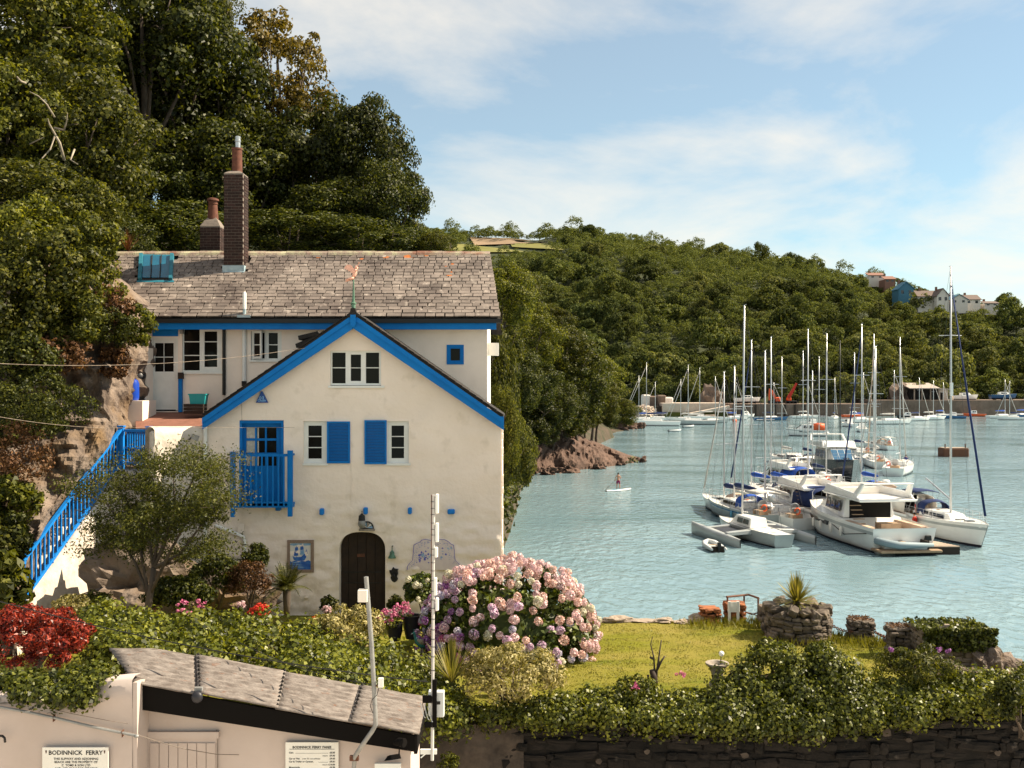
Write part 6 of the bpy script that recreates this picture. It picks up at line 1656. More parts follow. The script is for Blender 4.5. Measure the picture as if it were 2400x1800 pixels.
S_ = [  # name, label, u, v, ru, rv, d, n, leaf, mat
 ('gorse_bush', 'dark rounded gorse bush on the cliff edge by the blue fascia', 262, 770, 58, 55, 24.3, 4200, .055, 'leaf_dark'),
 ('fern_clump', 'light green fern clump hanging at the cliff edge', 318, 765, 42, 60, 24.8, 2200, .09, 'leaf_bright'),
 ('ivy_shrub', 'glossy ivy shrub spilling down the upper cliff', 110, 630, 135, 105, 24.0, 12000, .10, 'leaf_olive'),
 ('ivy_shrub', 'leafy ivy shrub at the left edge of the cliff', 10, 730, 120, 120, 23.2, 9000, .10, 'leaf_olive'),
 ('ivy_shrub', 'ivy shrub at the cliff brow beside the roof slates', 205, 580, 85, 90, 25.2, 8000, .09, 'leaf_bright'),
 ('leafy_bush', 'bright bush covering the brow of the cliff at left', 40, 545, 150, 80, 26.0, 9000, .10, 'leaf_bright'),
 ('leafy_bush', 'olive bush on the cliff top under the tall trees', 170, 500, 110, 80, 28.0, 8000, .10, 'leaf_olive'),
 ('creeper', 'yellow-green creeper trailing over the roof edge at the cliff', 255, 690, 42, 60, 25.2, 2600, .07, 'leaf_bright'),
 ('creeper', 'dark creeper strand hanging below the brow of the cliff', 150, 750, 85, 75, 23.6, 6500, .09, 'leaf_olive'),
 ('dry_bracken', 'rust brown bracken patch high on the cliff', 255, 722, 60, 45, 24.6, 1600, .09, 'leaf_brown'),
 ('dry_bracken', 'brown dead bracken across the middle of the cliff', 130, 835, 90, 50, 23.4, 1700, .09, 'leaf_brown'),
 ('dry_bracken', 'rusty bracken tuft near the gas cylinder', 270, 850, 40, 50, 24.5, 1200, .09, 'leaf_brown'),
 ('creeper', 'sparse green creeper on the bare rock at left', 50, 850, 95, 70, 22.9, 4200, .08, 'leaf_dark'),
 ('yew_bush', 'dark spreading yew bush low on the cliff', 100, 955, 125, 75, 22.2, 9500, .06, 'leaf_dark'),
 ('dry_shrub', 'tangle of brown twigs under the cliff at the left edge', 40, 1060, 90, 80, 21.8, 2600, .07, 'leaf_brown'),
 ('leafy_bush', 'broad dark undergrowth left of the stair', 0, 1120, 120, 120, 23.6, 8000, .10, 'leaf_dark'),
 ('leafy_bush', 'dark undergrowth at the bottom of the stair', -20, 1290, 70, 100, 20.6, 4000, .10, 'leaf_olive'),
 ('fern_clump', 'green ferns beside the stair halfway up', 95, 1110, 60, 50, 23.8, 3000, .10, 'leaf_olive'),
 ('fern_clump', 'bright fern fronds at the left edge below the cliff', 15, 1180, 70, 60, 21.5, 2600, .12, 'leaf_bright'),
 ('leafy_bush', 'shaded bush between ferns and stair foot', 20, 1260, 60, 60, 20.8, 2600, .10, 'leaf_dark'),
 ('broad_leaved_shrub', 'broad-leaved shrub in front of the stair foot', 10, 1370, 55, 80, 17.5, 700, .20, 'leaf_olive'),
 ('leafy_bush', 'dark bush behind the stair rail on the rock', 190, 1060, 50, 40, 25.2, 2200, .09, 'leaf_olive'),
 ('garden_shrub', 'low yellow-green shrub at the foot of the white stair wall', 165, 1425, 55, 30, 18.8, 2200, .05, 'leaf_varieg'),
 ('garden_shrub', 'small olive shrub beside the trunk of the garden tree', 225, 1415, 40, 28, 19.2, 1600, .05, 'leaf_olive'),
 ('garden_shrub', 'dark leafy shrub left of the ship picture', 600, 1315, 35, 45, 22.5, 2400, .06, 'leaf_dark'),
 ('heather_bush', 'bronze flowering bush below the dark shrub by the house', 585, 1370, 55, 55, 21.5, 3600, .05, 'leaf_brown'),
 ('garden_shrub', 'green bush under the waste pipe by the house corner', 510, 1360, 70, 60, 22.0, 4200, .07, 'leaf_dark'),
 ('garden_shrub', 'shaded shrubs in front of the rock under the garden tree', 420, 1400, 80, 50, 21.0, 4000, .08, 'leaf_dark'),
 ('red_robin_shrub', 'large red-leaved shrub above the yard wall', 60, 1508, 165, 95, 14.2, 21000, .062, 'leaf_red'),
 ('variegated_shrub', 'pale variegated shrub in front of the arched door', 815, 1487, 88, 62, 18.2, 5500, .075, 'leaf_varieg'),
 ('variegated_shrub', 'pale olive shrub with dark stems before the hydrangea', 1200, 1585, 130, 72, 17.9, 7000, .075, 'leaf_varieg'),
 ('white_hydrangea', 'leafy bush with cream flower heads behind the aerial mast', 990, 1385, 42, 48, 23.6, 1800, .09, 'leaf_hydrangea'),
 ('door_shrub', 'small dark shrub left of the arched door', 770, 1420, 22, 28, 24.0, 1500, .05, 'leaf_dark'),
 ('door_shrub', 'dark rounded shrub right of the arched door', 927, 1418, 24, 22, 24.0, 1500, .05, 'leaf_dark'),
]
for i, (nm, lb, u, v, ru, rv, d, n, lf, mt) in enumerate(S_):
 shrub(nm, lb, u, v, ru, rv, d, n, lf, mt, seed=i, nclump=48 if nm != 'red_robin_shrub' else 110, clump=.30 if nm != 'red_robin_shrub' else .17, aspect=.36 if 'red' in nm or 'varieg' in nm else .6,
  depth=.55 if 'ivy' in nm or 'creeper' in nm or 'bracken' in nm else .9, stems=8 if 'varieg' in nm else (0 if v < 1400 and u < 500 else 4), bottom=-.9 if v < 1400 and u < 500 else -.35)
def blades(name, label, base, n, length, width, mat, parent_name='blade', cat='plant', tilt=(0.1, 1.2), seed=0, droop=.5, trunk=None, group=None):
 rr = random.Random(seed); base = Vector(base)
 t = thing(name, label, cat, base if trunk is None else base - Vector((0, 0, trunk)), group)
 lz = 0 if trunk is None else trunk
 mbt = None
 if trunk: MB().tube([(0, 0, -.05), (.01, 0, trunk * .5), (0, 0, trunk + .05)], [width * 1.6, width * 1.3, width * 1.5], 8).build('trunk', 'bark', t, smooth='all', world=False)
 vs, fs = [], []
 big = n <= 300
 for k in range(n):
  a = rr.uniform(0, 6.28); el = rr.uniform(*tilt); L = length * rr.uniform(.75, 1.08)
  dr = Vector((math.cos(a) * math.sin(el), math.sin(a) * math.sin(el), math.cos(el)))
  sd_ = dr.cross(Vector((0, 0, 1)));
  if sd_.length < .05: sd_ = Vector((1, 0, 0))
  sd_.normalize(); pts = []
  for j in range(5):
   f = j / 4; p = dr * L * f + Vector((0, 0, -droop * L * f * f * math.sin(el) * .6)) + Vector((0, 0, lz))
   w_ = width * (0.7 + .9 * f if f < .3 else 1.1 * (1 - f) ** .7 + .02)
   pts.append((p - sd_ * w_ / 2, p + sd_ * w_ / 2))
  i0 = len(vs)
  for a_, b_ in pts: vs += [a_, b_]
  for j in range(4): fs.append((i0 + 2 * j, i0 + 2 * j + 1, i0 + 2 * j + 3, i0 + 2 * j + 2))
 mesh_obj('leaves', np_mesh('leaves', [tuple(v) for v in vs], fs), mat, t, world=False)
 return t
blades('red_cordyline', 'red spiky cordyline behind the left end of the ridge', P(300, 590, 31), 40, .75, .035, 'blade_red', seed=1, tilt=(0, .7))
blades('spiky_cordyline', 'yellow-striped spiky cordyline beside the aerial mast', P(1058, 1600, 17.6), 110, .85, .03, 'blade_green', seed=2, tilt=(0, 1.0), droop=.25)
# ---- the slender garden tree in front of the stair
def garden_tree():
 rg = np.random.default_rng(77); rr = random.Random(77)
 base = P(345, 1470, 20.2)
 t = thing('garden_tree', 'slender spreading tree with small leaves in front of the blue stair', 'tree', base)
 def px(u, v, d): return P(u, v, d) - base
 mb = MB(); mb.tube([px(345, 1470, 20.2), px(347, 1420, 20.2), px(356, 1370, 20.2), px(360, 1330, 20.2)], [.085, .07, .06, .05], 9)
 fork = px(360, 1332, 20.2); ends = []
 LM = [((318, 1322), (300, 1290), (215, 1240)), ((350, 1270), (315, 1200), (270, 1130)), ((385, 1280), (410, 1190), (405, 1090)), ((400, 1290), (450, 1200), (480, 1110)), ((420, 1300), (465, 1240), (505, 1185)), ((430, 1310), (475, 1285), (515, 1262)), ((330, 1290), (250, 1180), (150, 1140)), ((370, 1260), (370, 1150), (340, 1080)), ((395, 1250), (450, 1130), (470, 1060))]
 for k, L in enumerate(LM):
  dd = rr.uniform(-1.0, 1.2)
  pts = [fork if k % 3 else px(349, 1400, 20.2)] + [px(a, b, 20.2 + dd * (j + 1) / 3) for j, (a, b) in enumerate(L)]
  mb.tube(pts, [.038, .03, .02, .006], 6)
  for q in range(6):
   j = rr.randrange(1, 3); s = Vector(pts[j]).lerp(Vector(pts[j + 1]), rr.random())
   e = s + Vector((rr.uniform(-.8, .8), rr.uniform(-.8, .8), rr.uniform(-.15, .7)))
   mb.tube([s, s.lerp(e, .5) + Vector((0, 0, .05)), e], [.012, .008, .003], 4); ends.append((s, e))
  ends.append((Vector(pts[2]), Vector(pts[3])))
 mb.build('trunk', 'bark', t, smooth='all', world=False)
 cs, ns = [], []
 for s, e in ends:
  s, e = np.array(s), np.array(e)
  n = 430
  f = rg.random((n, 1)) ** .7
  c = s + (e - s) * (f * 1.15) + rg.normal(size=(n, 3)) * np.array([.17, .17, .10])
  cs.append(c); ns.append(unit(rg.normal(size=(n, 3)) + np.array([0, -.2, .8])))
 c = np.vstack(cs); n_ = np.vstack(ns)
 p2, n2 = blob_points(6500, np.array(px(370, 1192, 20.2)), (1.32, 1.1, .95), 60, .22, rg, inner=.35, up=.3, squash=.5, bottom=-.8)
 leaf_obj('crown', np.vstack([c, p2]), np.vstack([n_, n2]), .062, 'leaf_tree', t, .42, rg, world=False)
garden_tree()
MB().tube([P(350, 1440, 20.8), P(352, 1425, 20.8)], .2, 9).build('terracotta_pot', 'terracotta'); tag(bpy.data.objects['terracotta_pot'], 'terracotta pot half hidden behind the garden tree trunk', 'pot')
rb = bpy.data.objects.new('garden_rock', rock_mesh(31, 1, 1, 1, 4, .5)); rb.data.materials.append(MATS['rock']); COL.objects.link(rb)
rb.location = P(330, 1400, 22.6); rb.scale = (1.5, .9, 1.1); rb.rotation_euler = (0, .3, .4); tag(rb, 'dark rock outcrop shaded under the garden tree', 'rock')
rb = bpy.data.objects.new('garden_rock', rock_mesh(32, 1, 1, 1, 4, .5)); rb.data.materials.append(MATS['rock']); COL.objects.link(rb)
rb.location = P(470, 1420, 23.6); rb.scale = (1.5, .8, .8); tag(rb, 'low rock bank at the house corner below the waste pipe', 'rock')
# ================================================================== IVY BANKS AND HEDGES
def ivy_bank(name, label, top, bot, dt, db, n, leaf, mat, clump=.22, nclump=220, seed=0, cat='ivy', jag=.12, flowers=None, thick=.25):
 """a leafy mass over a sloping bank; top and bot are pixel outlines with the same parameter, dt/db their depths"""
 rg = np.random.default_rng(400 + seed)
 us = lambda L, s: (np.interp(s, np.linspace(0, 1, len(L)), [q[0] for q in L]), np.interp(s, np.linspace(0, 1, len(L)), [q[1] for q in L]))
 def pt(s, t):
  a, b = us(top, s), us(bot, s)
  d0 = dt if np.isscalar(dt) else np.interp(s, np.linspace(0, 1, len(dt)), dt); d1 = db if np.isscalar(db) else np.interp(s, np.linspace(0, 1, len(db)), db)
  A = P(a[0], a[1], d0); B = P(b[0], b[1], d1); return A.lerp(B, t)
 c0 = pt(.5, 1.0)
 t_ = thing(name, label, cat, c0)
 rows = [[pt(s, t) - c0 + Vector((0, thick * .8, -thick * .8)) for s in np.linspace(0, 1, 40)] for t in np.linspace(0.04, 1, 8)]
 MB().grid(rows).build('bank', 'soil', t_, world=False, smooth='all')
 S, T = rg.random(nclump), rg.random(nclump) ** .9
 cen = np.array([pt(s, t) - c0 for s, t in zip(S, T)])
 cr_ = clump * (.55 + .9 * rg.random(nclump))
 k = rg.integers(0, nclump, n)
 o = unit(rg.normal(size=(n, 3)) + np.array([0, -.55, .65]))
 p = cen[k] + o * cr_[k][:, None] * (.7 + .35 * rg.random((n, 1)))
 p += rg.normal(size=(n, 3)) * jag * .25
 nr = unit(o + rg.normal(size=(n, 3)) * .42)
 leaf_obj('foliage', p, nr, leaf, mat, t_, .78, rg, world=False)
 return t_
ivy_bank('ivy_bank', 'sunlit glossy ivy bank between the house garden and the hut roof', [(190, 1450), (330, 1455), (500, 1450), (640, 1470), (760, 1500), (900, 1530), (1010, 1590), (1060, 1640)],
  [(230, 1560), (330, 1555), (500, 1575), (640, 1600), (760, 1620), (900, 1645), (1000, 1680), (1075, 1700)], 18.6, [14.6, 14.4, 14.4, 14.5, 14.8, 15.4, 16.8, 17.5], 32000, .075, 'leaf_ivy', clump=.33, nclump=190, seed=1)
ivy_bank('ivy_hedge', 'ivy-covered top of the yard wall below the red shrub', [(-80, 1585), (60, 1590), (150, 1590), (220, 1575), (285, 1590)], [(-80, 1638), (60, 1636), (150, 1642), (200, 1638), (232, 1618)], 12.5, 11.70, 9000, .055, 'leaf_ivy_deep', clump=.12, nclump=130, seed=2, cat='hedge', thick=.1)
ivy_bank('ivy_hedge', 'ivy hedge trailing over the stone wall before the lawn', [(1060, 1660), (1200, 1655), (1330, 1645), (1420, 1632), (1500, 1630), (1600, 1648), (1680, 1650), (1760, 1635)],
  [(1060, 1690), (1200, 1690), (1330, 1690), (1420, 1690), (1500, 1700), (1600, 1700), (1680, 1705), (1760, 1700)], 18.3, 17.45, 20000, .064, 'leaf_ivy', clump=.24, nclump=110, seed=3, cat='hedge', thick=.12)
ivy_bank('ivy_hedge', 'tall ivy mound on the wall beside the stone urn', [(1690, 1610), (1740, 1575), (1810, 1560), (1890, 1545), (1960, 1560), (2020, 1600), (2060, 1620)],
  [(1690, 1700), (1740, 1715), (1810, 1720), (1890, 1725), (1960, 1710), (2020, 1700), (2060, 1690)], 18.5, 17.4, 23000, .064, 'leaf_ivy_deep', clump=.27, nclump=110, seed=4, cat='hedge', thick=.15)
ivy_bank('ivy_hedge', 'bright ivy hedge on the wall at the right edge', [(2020, 1620), (2120, 1605), (2220, 1600), (2320, 1592), (2400, 1580), (2520, 1570)],
  [(2020, 1700), (2120, 1690), (2220, 1670), (2320, 1660), (2400, 1660), (2520, 1650)], 18.4, 17.4, 19000, .066, 'leaf_ivy', clump=.25, nclump=95, seed=5, cat='hedge', thick=.12)
shrub('dark_bush', 'dark shaded bush at the right edge of the wall', 2400, 1655, 80, 70, 16.6, 3500, .07, 'leaf_dark', seed=60)
shrub('rose_bush', 'straggling rose bush by the urn with a few pink flowers', 1490, 1618, 60, 30, 18.0, 1000, .06, 'leaf_ivy_deep', seed=61, inner=.3)
shrub('rose_bush', 'leafy rose bush with upright shoots right of the urn', 1800, 1560, 75, 55, 18.6, 2600, .065, 'leaf_ivy_deep', seed=62, inner=.4)
shrub('buddleia', 'grey-green buddleia with purple spikes before the chain piers', 2150, 1570, 110, 55, 18.4, 3400, .09, 'leaf_olive', seed=63, aspect=.28, inner=.35)
shrub('rose_bush', 'tall leafy shoots above the ivy mound beside the lawn', 1925, 1545, 50, 42, 18.6, 1500, .07, 'leaf_ivy_deep', seed=64, inner=.3)
shrub('weed_clump', 'small yellow-flowered weed growing at the foot of the white mast', 1050, 1790, 26, 26, 16.8, 700, .045, 'leaf_bright', seed=65, stems=2)
dd_ = thing('dead_shrub', 'bare dead shrub with dark stump at the edge of the lawn', 'shrub', P(1535, 1620, 18.9))
def q_(u, v, d=18.9): return P(u, v, d)
MB().tube([q_(1532, 1615), q_(1533, 1590), q_(1528, 1570)], [.09, .07, .05], 8).build('stump', 'dark_brown', dd_, smooth='all')
for pp in ([(1537, 1615), (1534, 1570), (1532, 1540), (1525, 1510), (1530, 1492)], [(1538, 1610), (1540, 1570), (1545, 1535), (1550, 1500)], [(1540, 1570), (1550, 1550), (1558, 1538)], [(1533, 1545), (1523, 1540)], [(1536, 1580), (1543, 1560), (1545, 1540)], [(1519, 1582), (1520, 1595), (1526, 1602)]):
 MB().tube([q_(a, b) for a, b in pp], [.025 * (1 - .2 * k) for k in range(len(pp))], 5).build('branch', 'bark', dd_, smooth='all')
# ================================================================== GREAT HYDRANGEA
hc = P(1192, 1492, 21.6); hrx, hrz = 212 / FOC * 21.6, 182 / FOC * 21.6
hy = thing('hydrangea', 'huge rounded hydrangea covered in pink and lilac flower heads', 'hydrangea', hc - Vector((0, 0, .35)))
rg = np.random.default_rng(31)
p, nr = blob_points(6500, (0, 0, .35), (hrx * .86, 1.5, hrz * .86), 110, .30, rg, inner=.72, up=.2, bottom=-.3)
leaf_obj('foliage', p, nr, .13, 'leaf_hydrangea', hy, .6, rg, world=False)
mb = MB()
for k in range(14):
 a = k * .45; mb.tube([(.2 * math.cos(a), .2 * math.sin(a), -.3), (.9 * math.cos(a), .7 * math.sin(a), .35), (1.5 * math.cos(a), 1.1 * math.sin(a), .8)], [.03, .022, .01], 5)
mb.build('stem', 'bark', hy, world=False)
mb = MB().ball((0, 0, .3), (hrx * .62, 1.0, hrz * .62), 20, 12); mb.build('inner_leaves', 'leaf_hydrangea', hy, smooth='all', world=False)
HEADM = []
for mt in PETALS[:6] + [PETALS[9]]:
 rgh = np.random.default_rng(len(HEADM) + 50)
 k = np.arange(85); ph = np.pi * (3 - 5 ** .5) * k; zz = 1 - 2 * (k + .5) / 85
 o = np.stack([np.sqrt(1 - zz ** 2) * np.cos(ph), np.sqrt(1 - zz ** 2) * np.sin(ph), zz], 1)
 v, f = leaf_arrays(o * (.86 + .12 * rgh.random((85, 1))), unit(o + rgh.normal(size=(85, 3)) * .35), .44, .95, rgh, fold=.1)
 me = np_mesh('flower_head', v, f); me.materials.append(mt); HEADM.append(me)
cnt = 0; tries = 0; heads = []
rh = random.Random(8)
clus = []
for _ in range(4000):
 if len(clus) > 63: break
 a = rh.uniform(0, 6.28); s_ = rh.uniform(-.40, 1.0); c_ = math.sqrt(max(0, 1 - s_ * s_)); dv = Vector((c_ * math.cos(a), c_ * math.sin(a), s_))
 if dv.y > .2 or (dv.z < .25 and dv.x < .3 and rh.random() < .35): continue
 if any((dv - q).length < .26 for q in clus): continue
 clus.append(dv)
 if len(clus) > 50 and rh.random() < .02: break
while cnt < 298 and tries < 40000:
 tries += 1
 dv = (rh.choice(clus) + Vector((rh.gauss(0, .115), rh.gauss(0, .115), rh.gauss(0, .075)))).normalized()
 if dv.y > .25 or dv.z < -.45: continue
 lump = .97 + .10 * noise.noise(dv * 3.1) + rh.uniform(-.04, .04)
 p = Vector((dv.x * hrx * lump, dv.y * 1.75 * lump, dv.z * hrz * lump + .35))
 r_ = rh.uniform(.074, .112)
 if any((p - q).length < (r_ + r2) * .62 for q, r2 in heads): continue
 heads.append((p, r_)); cnt += 1
 lowleft = -dv.x * .55 - dv.z * .75 + .15 + rh.uniform(-.3, .3)
 if lowleft > .30: k = rh.choice([3, 3, 2, 6, 4, 2])
 elif lowleft > -.02: k = rh.choice([2, 2, 3, 4, 0, 5, 2])
 elif lowleft > -.25: k = rh.choice([0, 1, 2, 2, 0, 4])
 else: k = rh.choice([0, 1, 1, 0, 1, 0, 5])
 o = bpy.data.objects.new('flower_head', HEADM[k]); COL.objects.link(o); o.parent = hy
 o.location = p; o.scale = (r_, r_, r_ * .85); o.rotation_euler = (rh.uniform(0, 6), rh.uniform(0, 6), rh.uniform(0, 6))
vs_, fs_, i0_ = [], [], 0
for k in range(1600):
 dv = Vector((rh.gauss(0, 1), rh.gauss(0, 1), rh.gauss(0, 1))).normalized()
 if dv.z < -.4 or dv.y < .05 - .5 * max(0, dv.x * .6 + dv.z * .6): continue
 p = Vector((dv.x * hrx * .97, dv.y * 1.75 * .97, dv.z * hrz * .97 + .35)); r_ = rh.uniform(.085, .115)
 if any((p - q).length < (r_ + r2) * .75 for q, r2 in heads): continue
 heads.append((p, r_)); me = HEADM[0]; n_ = len(me.vertices); co = np.empty(n_ * 3, np.float32); me.vertices.foreach_get('co', co); vs_.append(co.reshape(-1, 3) * r_ + np.array(p, np.float32)); fs_.append(np.arange(n_).reshape(-1, 4) + i0_); i0_ += n_
 if len(vs_) > 170: break
o = mesh_obj('flower_heads', np_mesh('flower_heads', np.vstack(vs_), np.vstack(fs_)), PETALS[0], hy, world=False); o['kind'] = 'stuff'
for o_ in [x for x in bpy.data.objects if x.name.startswith('white_hydrangea')]:
 for (u, v, r_) in ((975, 1372, .085), (957, 1358, .075), (985, 1373, .06), (980, 1403, .05), (982, 1410, .05), (1002, 1360, .05)):
  o = bpy.data.objects.new('flower_head', HEADM[5]); COL.objects.link(o); o.parent = o_
  o.location = P(u, v, 23.1) - Vector(o_.location); o.scale = (r_,) * 3
# ---- small flowers
def petal_ball(name, label, u, v, r_, d, k, n=40, cat='flowers', squash=.7, spread=.8, leafy=True):
 rgf = np.random.default_rng(int(u * 3 + v)); c = P(u, v, d); R_ = r_ / FOC * d
 t = thing(name, label, cat, c - Vector((0, 0, R_)))
 if leafy:
  p, nr = blob_points(380, (0, 0, R_ * .2), (R_ * .9, R_ * .8, R_ * .8), 14, .4 * R_, rgf, inner=.3)
  leaf_obj('foliage', p, nr, .05, 'leaf_ivy_deep', t, .6, rgf, world=False)
 o = unit(rgf.normal(size=(n, 3)) + np.array([0, -.4, .6])) * np.array([R_, R_ * .8, R_ * squash]) * (.55 + .45 * rgf.random((n, 1)))
 vs, fs, i0 = [], [], 0
 m_ = 16
 for q in o:
  dd = unit(rgf.normal(size=(m_, 3))); v_, f_ = leaf_arrays(q + np.array([0, 0, R_]) + dd * .022 * (1 + R_), unit(dd), .032, .9, rgf)
  vs.append(v_); fs.append(f_ + i0); i0 += len(v_)
 mesh_obj('blossoms', np_mesh('blossoms', np.vstack(vs), np.vstack(fs)), PETALS[k], t, world=False)
 return t
petal_ball('geranium_pot_plant', 'red geranium in a pot left of the palm by the house', 608, 1432, 26, 20.8, 6, 46, 'flowers')
petal_ball('white_flowers', 'cluster of white blooms below the red geranium', 617, 1462, 19, 20.2, 8, 40, 'flowers')
petal_ball('orange_flowers', 'bright orange flowers beside the variegated shrub', 738, 1455, 15, 20.2, 7, 30, 'flowers')
petal_ball('pink_flowers', 'pink and coral flowers in a dark pot right of the door', 945, 1433, 30, 22.0, 9, 46, 'flowers')
petal_ball('pink_flowers', 'magenta flowers low in front of the arched door', 905, 1446, 26, 21.6, 9, 34, 'flowers')
petal_ball('pale_flowers', 'pale pink flowers at the left foot of the door', 768, 1430, 14, 22.5, 0, 24, 'flowers')
petal_ball('pale_flowers', 'pale pink flowers at the corner of the bronze bush', 566, 1418, 12, 20.6, 0, 22, 'flowers')
petal_ball('pink_weeds', 'scattered small pink flowers over the ivy under the garden tree', 450, 1425, 42, 19.4, 9, 22, 'flowers', .5)
petal_ball('pink_roses', 'few pink roses at the edge of the lawn by the urn', 1590, 1583, 22, 18.3, 9, 5, 'flowers', .4, leafy=False)
petal_ball('pink_roses', 'pink roses among the ivy beside the dead shrub', 1490, 1608, 22, 17.9, 9, 7, 'flowers', .4, leafy=False)
petal_ball('purple_spikes', 'single purple flower spike in front of the middle chain pier', 2088, 1523, 5, 18.3, 3, 8, 'flowers', 1.2, leafy=False)
petal_ball('purple_spikes', 'mauve flower spikes before the right stone planter', 2200, 1524, 26, 18.2, 3, 6, 'flowers', .2, leafy=False)
for (u, v, w_, h_, d_, lb) in ((965, 1462, 20, 34, 22, 'black glazed flower pot at the right of the door'), (925, 1475, 18, 26, 21.8, 'blue-black pot under the pink flowers'), (592, 1468, 22, 22, 21, 'dark pot holding the red geranium')):
 c = P(u, v + h_, d_); r_ = w_ / FOC * d_; hh = h_ * 1.6 / FOC * d_
 tag(MB().lathe([(r_ * .7, 0), (r_, hh * .5), (r_ * 1.05, hh * .95), (r_ * 1.12, hh), (r_ * .9, hh), (r_ * .85, hh * .9)], c, 14).build('flower_pot', 'pot_dark', smooth=True), lb, 'pot')
def palm_fronds(name, label, c, n, L, seed):
 rr = random.Random(seed); t = thing(name, label, 'palm', c)
 MB().lathe([(.06, -.55), (.08, -.3), (.09, 0), (.05, .08)], (0, 0, 0), 9).build('stem', 'bark', t, smooth='all', world=False)
 for k in range(n):
  a = 2 * math.pi * k / n + rr.uniform(-.2, .2); el = rr.uniform(.15, 1.25); vs, fs = [], []
  dr = Vector((math.cos(a) * math.sin(el), math.sin(a) * math.sin(el) * .8, math.cos(el)))
  pts = [dr * L * f + Vector((0, 0, -.75 * L * f * f * math.sin(el))) for f in [i / 12 for i in range(13)]]
  sd_ = dr.cross(Vector((0, 0, 1)))
  sd_ = sd_.normalized() if sd_.length > .05 else Vector((1, 0, 0))
  for j in range(1, 13):
   t_ = (pts[j] - pts[j - 1]).normalized()
   for s_ in (-1, 1):
    for q in (0, .5):
     p = pts[j - 1].lerp(pts[j], q); ll = L * .26 * math.sin(math.pi * min(1, .12 + j / 13)) ** .7
     tip = p + (sd_ * s_ * .9 + t_ * .55).normalized() * ll + Vector((0, 0, -.25 * ll)); nn = t_ * .009
     i0 = len(vs); vs += [p - nn, p + nn, p.lerp(tip, .5) + nn * .8, tip]; fs.append((i0, i0 + 1, i0 + 2, i0 + 3))
  mb_ = MB().tube(pts, [.012] * 6 + [.008] * 6 + [.003], 4); i0 = len(vs); vs += [Vector(q) for q in mb_.v]; fs += [tuple(i0 + x for x in q) for q in mb_.f if len(q) == 4]
  mesh_obj('frond', np_mesh('frond', [tuple(v) for v in vs], fs), 'frond_green', t, world=False)
 return t
palm_fronds('potted_palm', 'feathery palm against the house wall below the ship picture', P(672, 1385, 23.2), 30, .85, 4)
# ================================================================== LAWN EDGE: PIERS, CHAINS, PLANTERS
def stones_ring(par, cx, cy, rx, ry, z0, z1, mat, seed, course=.13, square=False, wl=.24):
 """courses of single stones round a pier or planter"""
 rr = random.Random(seed); z_ = z0
 while z_ < z1 - .03:
  h_ = rr.uniform(course * .75, course * 1.25); h_ = min(h_, z1 - z_)
  per = 2 * math.pi * math.sqrt((rx * rx + ry * ry) / 2); n = max(7, int(per / wl)); a0 = rr.uniform(0, 6)
  for k in range(n):
   a = a0 + 2 * math.pi * (k + rr.uniform(-.15, .15)) / n
   if math.sin(a) > .55: continue     # back, never seen
   ca, sa = math.cos(a), math.sin(a)
   if square:
    m_ = max(abs(ca), abs(sa)); ca, sa = ca / m_ * .93, sa / m_ * .93
   o = bpy.data.objects.new('stone', PSTONE[mat][rr.randrange(8)]); COL.objects.link(o); o.parent = par; o.matrix_parent_inverse = Matrix.Translation(-Vector(par.location))
   jr = .93 if square else rr.uniform(.84, 1.0); o.location = (cx + rx * ca * jr, cy + ry * sa * jr, z_ + h_ / 2 + rr.uniform(-.02, .02)); o.rotation_euler = (rr.uniform(-.16, .16), rr.uniform(-.16, .16), (a + math.pi / 2) if not square else (0 if abs(sa) > abs(ca) else math.pi / 2))
   o.scale = (per / n * rr.uniform(.85, 1.1), rr.uniform(.10, .17), h_ * rr.uniform(.85, 1.0))
  z_ += h_
PSTONE = {}
for mt in ('pier_stone', 'pier_orange'):
 L = []
 for s in range(8):
  me = rubble(100 + s, 1, 1, 1); me.materials.append(MATS[mt]); L.append(me)
 PSTONE[mt] = L
def pier(label, u0, u1, v0, v1, d, mat, seed, square=True, name='stone_pier', top_tuft=True):
 c = P((u0 + u1) / 2, v1, d); rx = (u1 - u0) / 2 / FOC * d; z1 = P(0, v0, d).z; z0 = min(c.z, GZ) - .1
 t = thing(name, label, 'pier', (c.x, d + rx, z0))
 MB().box((c.x - rx * .8, d + rx * .2, z0), (c.x + rx * .8, d + rx * 1.8, z1 - .04)).build('core', 'wall_mortar', t)
 stones_ring(t, c.x, d + rx, rx, rx, z0, z1, mat, seed, course=.075, square=square, wl=.15)
 MB().box((c.x - rx * .9, d + rx * .1, z1 - .05), (c.x + rx * .9, d + rx * 1.9, z1)).build('cap', mat, t, bevel=.02)
 if top_tuft:
  rgt = np.random.default_rng(seed); p = np.stack([rgt.uniform(-rx, rx, 160) + c.x, rgt.uniform(.1, 1.9, 160) * rx + d, np.full(160, z1 + .02)], 1)
  leaf_obj('moss', p, unit(rgt.normal(size=(160, 3)) * .5 + np.array([0, 0, .4])), .09, 'leaf_brown', t, .25, rgt)
 return t
pier('low orange lichen-covered stone pier at the far edge of the lawn', 1645, 1687, 1427, 1462, 24.1, 'pier_orange', 1, top_tuft=False)
pier('stone pier behind the white board at the lawn edge', 1704, 1746, 1415, 1458, 24.2, 'pier_orange', 2, top_tuft=False)
pier('squat stone pier between two chains beside the lawn', 1999, 2051, 1456, 1506, 22.4, 'pier_stone', 3)
pier('stone pier nearest the right-hand planter', 2090, 2146, 1474, 1536, 21.2, 'pier_stone', 4)
pl = thing('round_planter', 'round rubble stone planter holding the spiky palm', 'planter', P(1860, 1500, 22.9))
pc = P(1868, 1495, 22.9); prx = 76 / FOC * 22.9
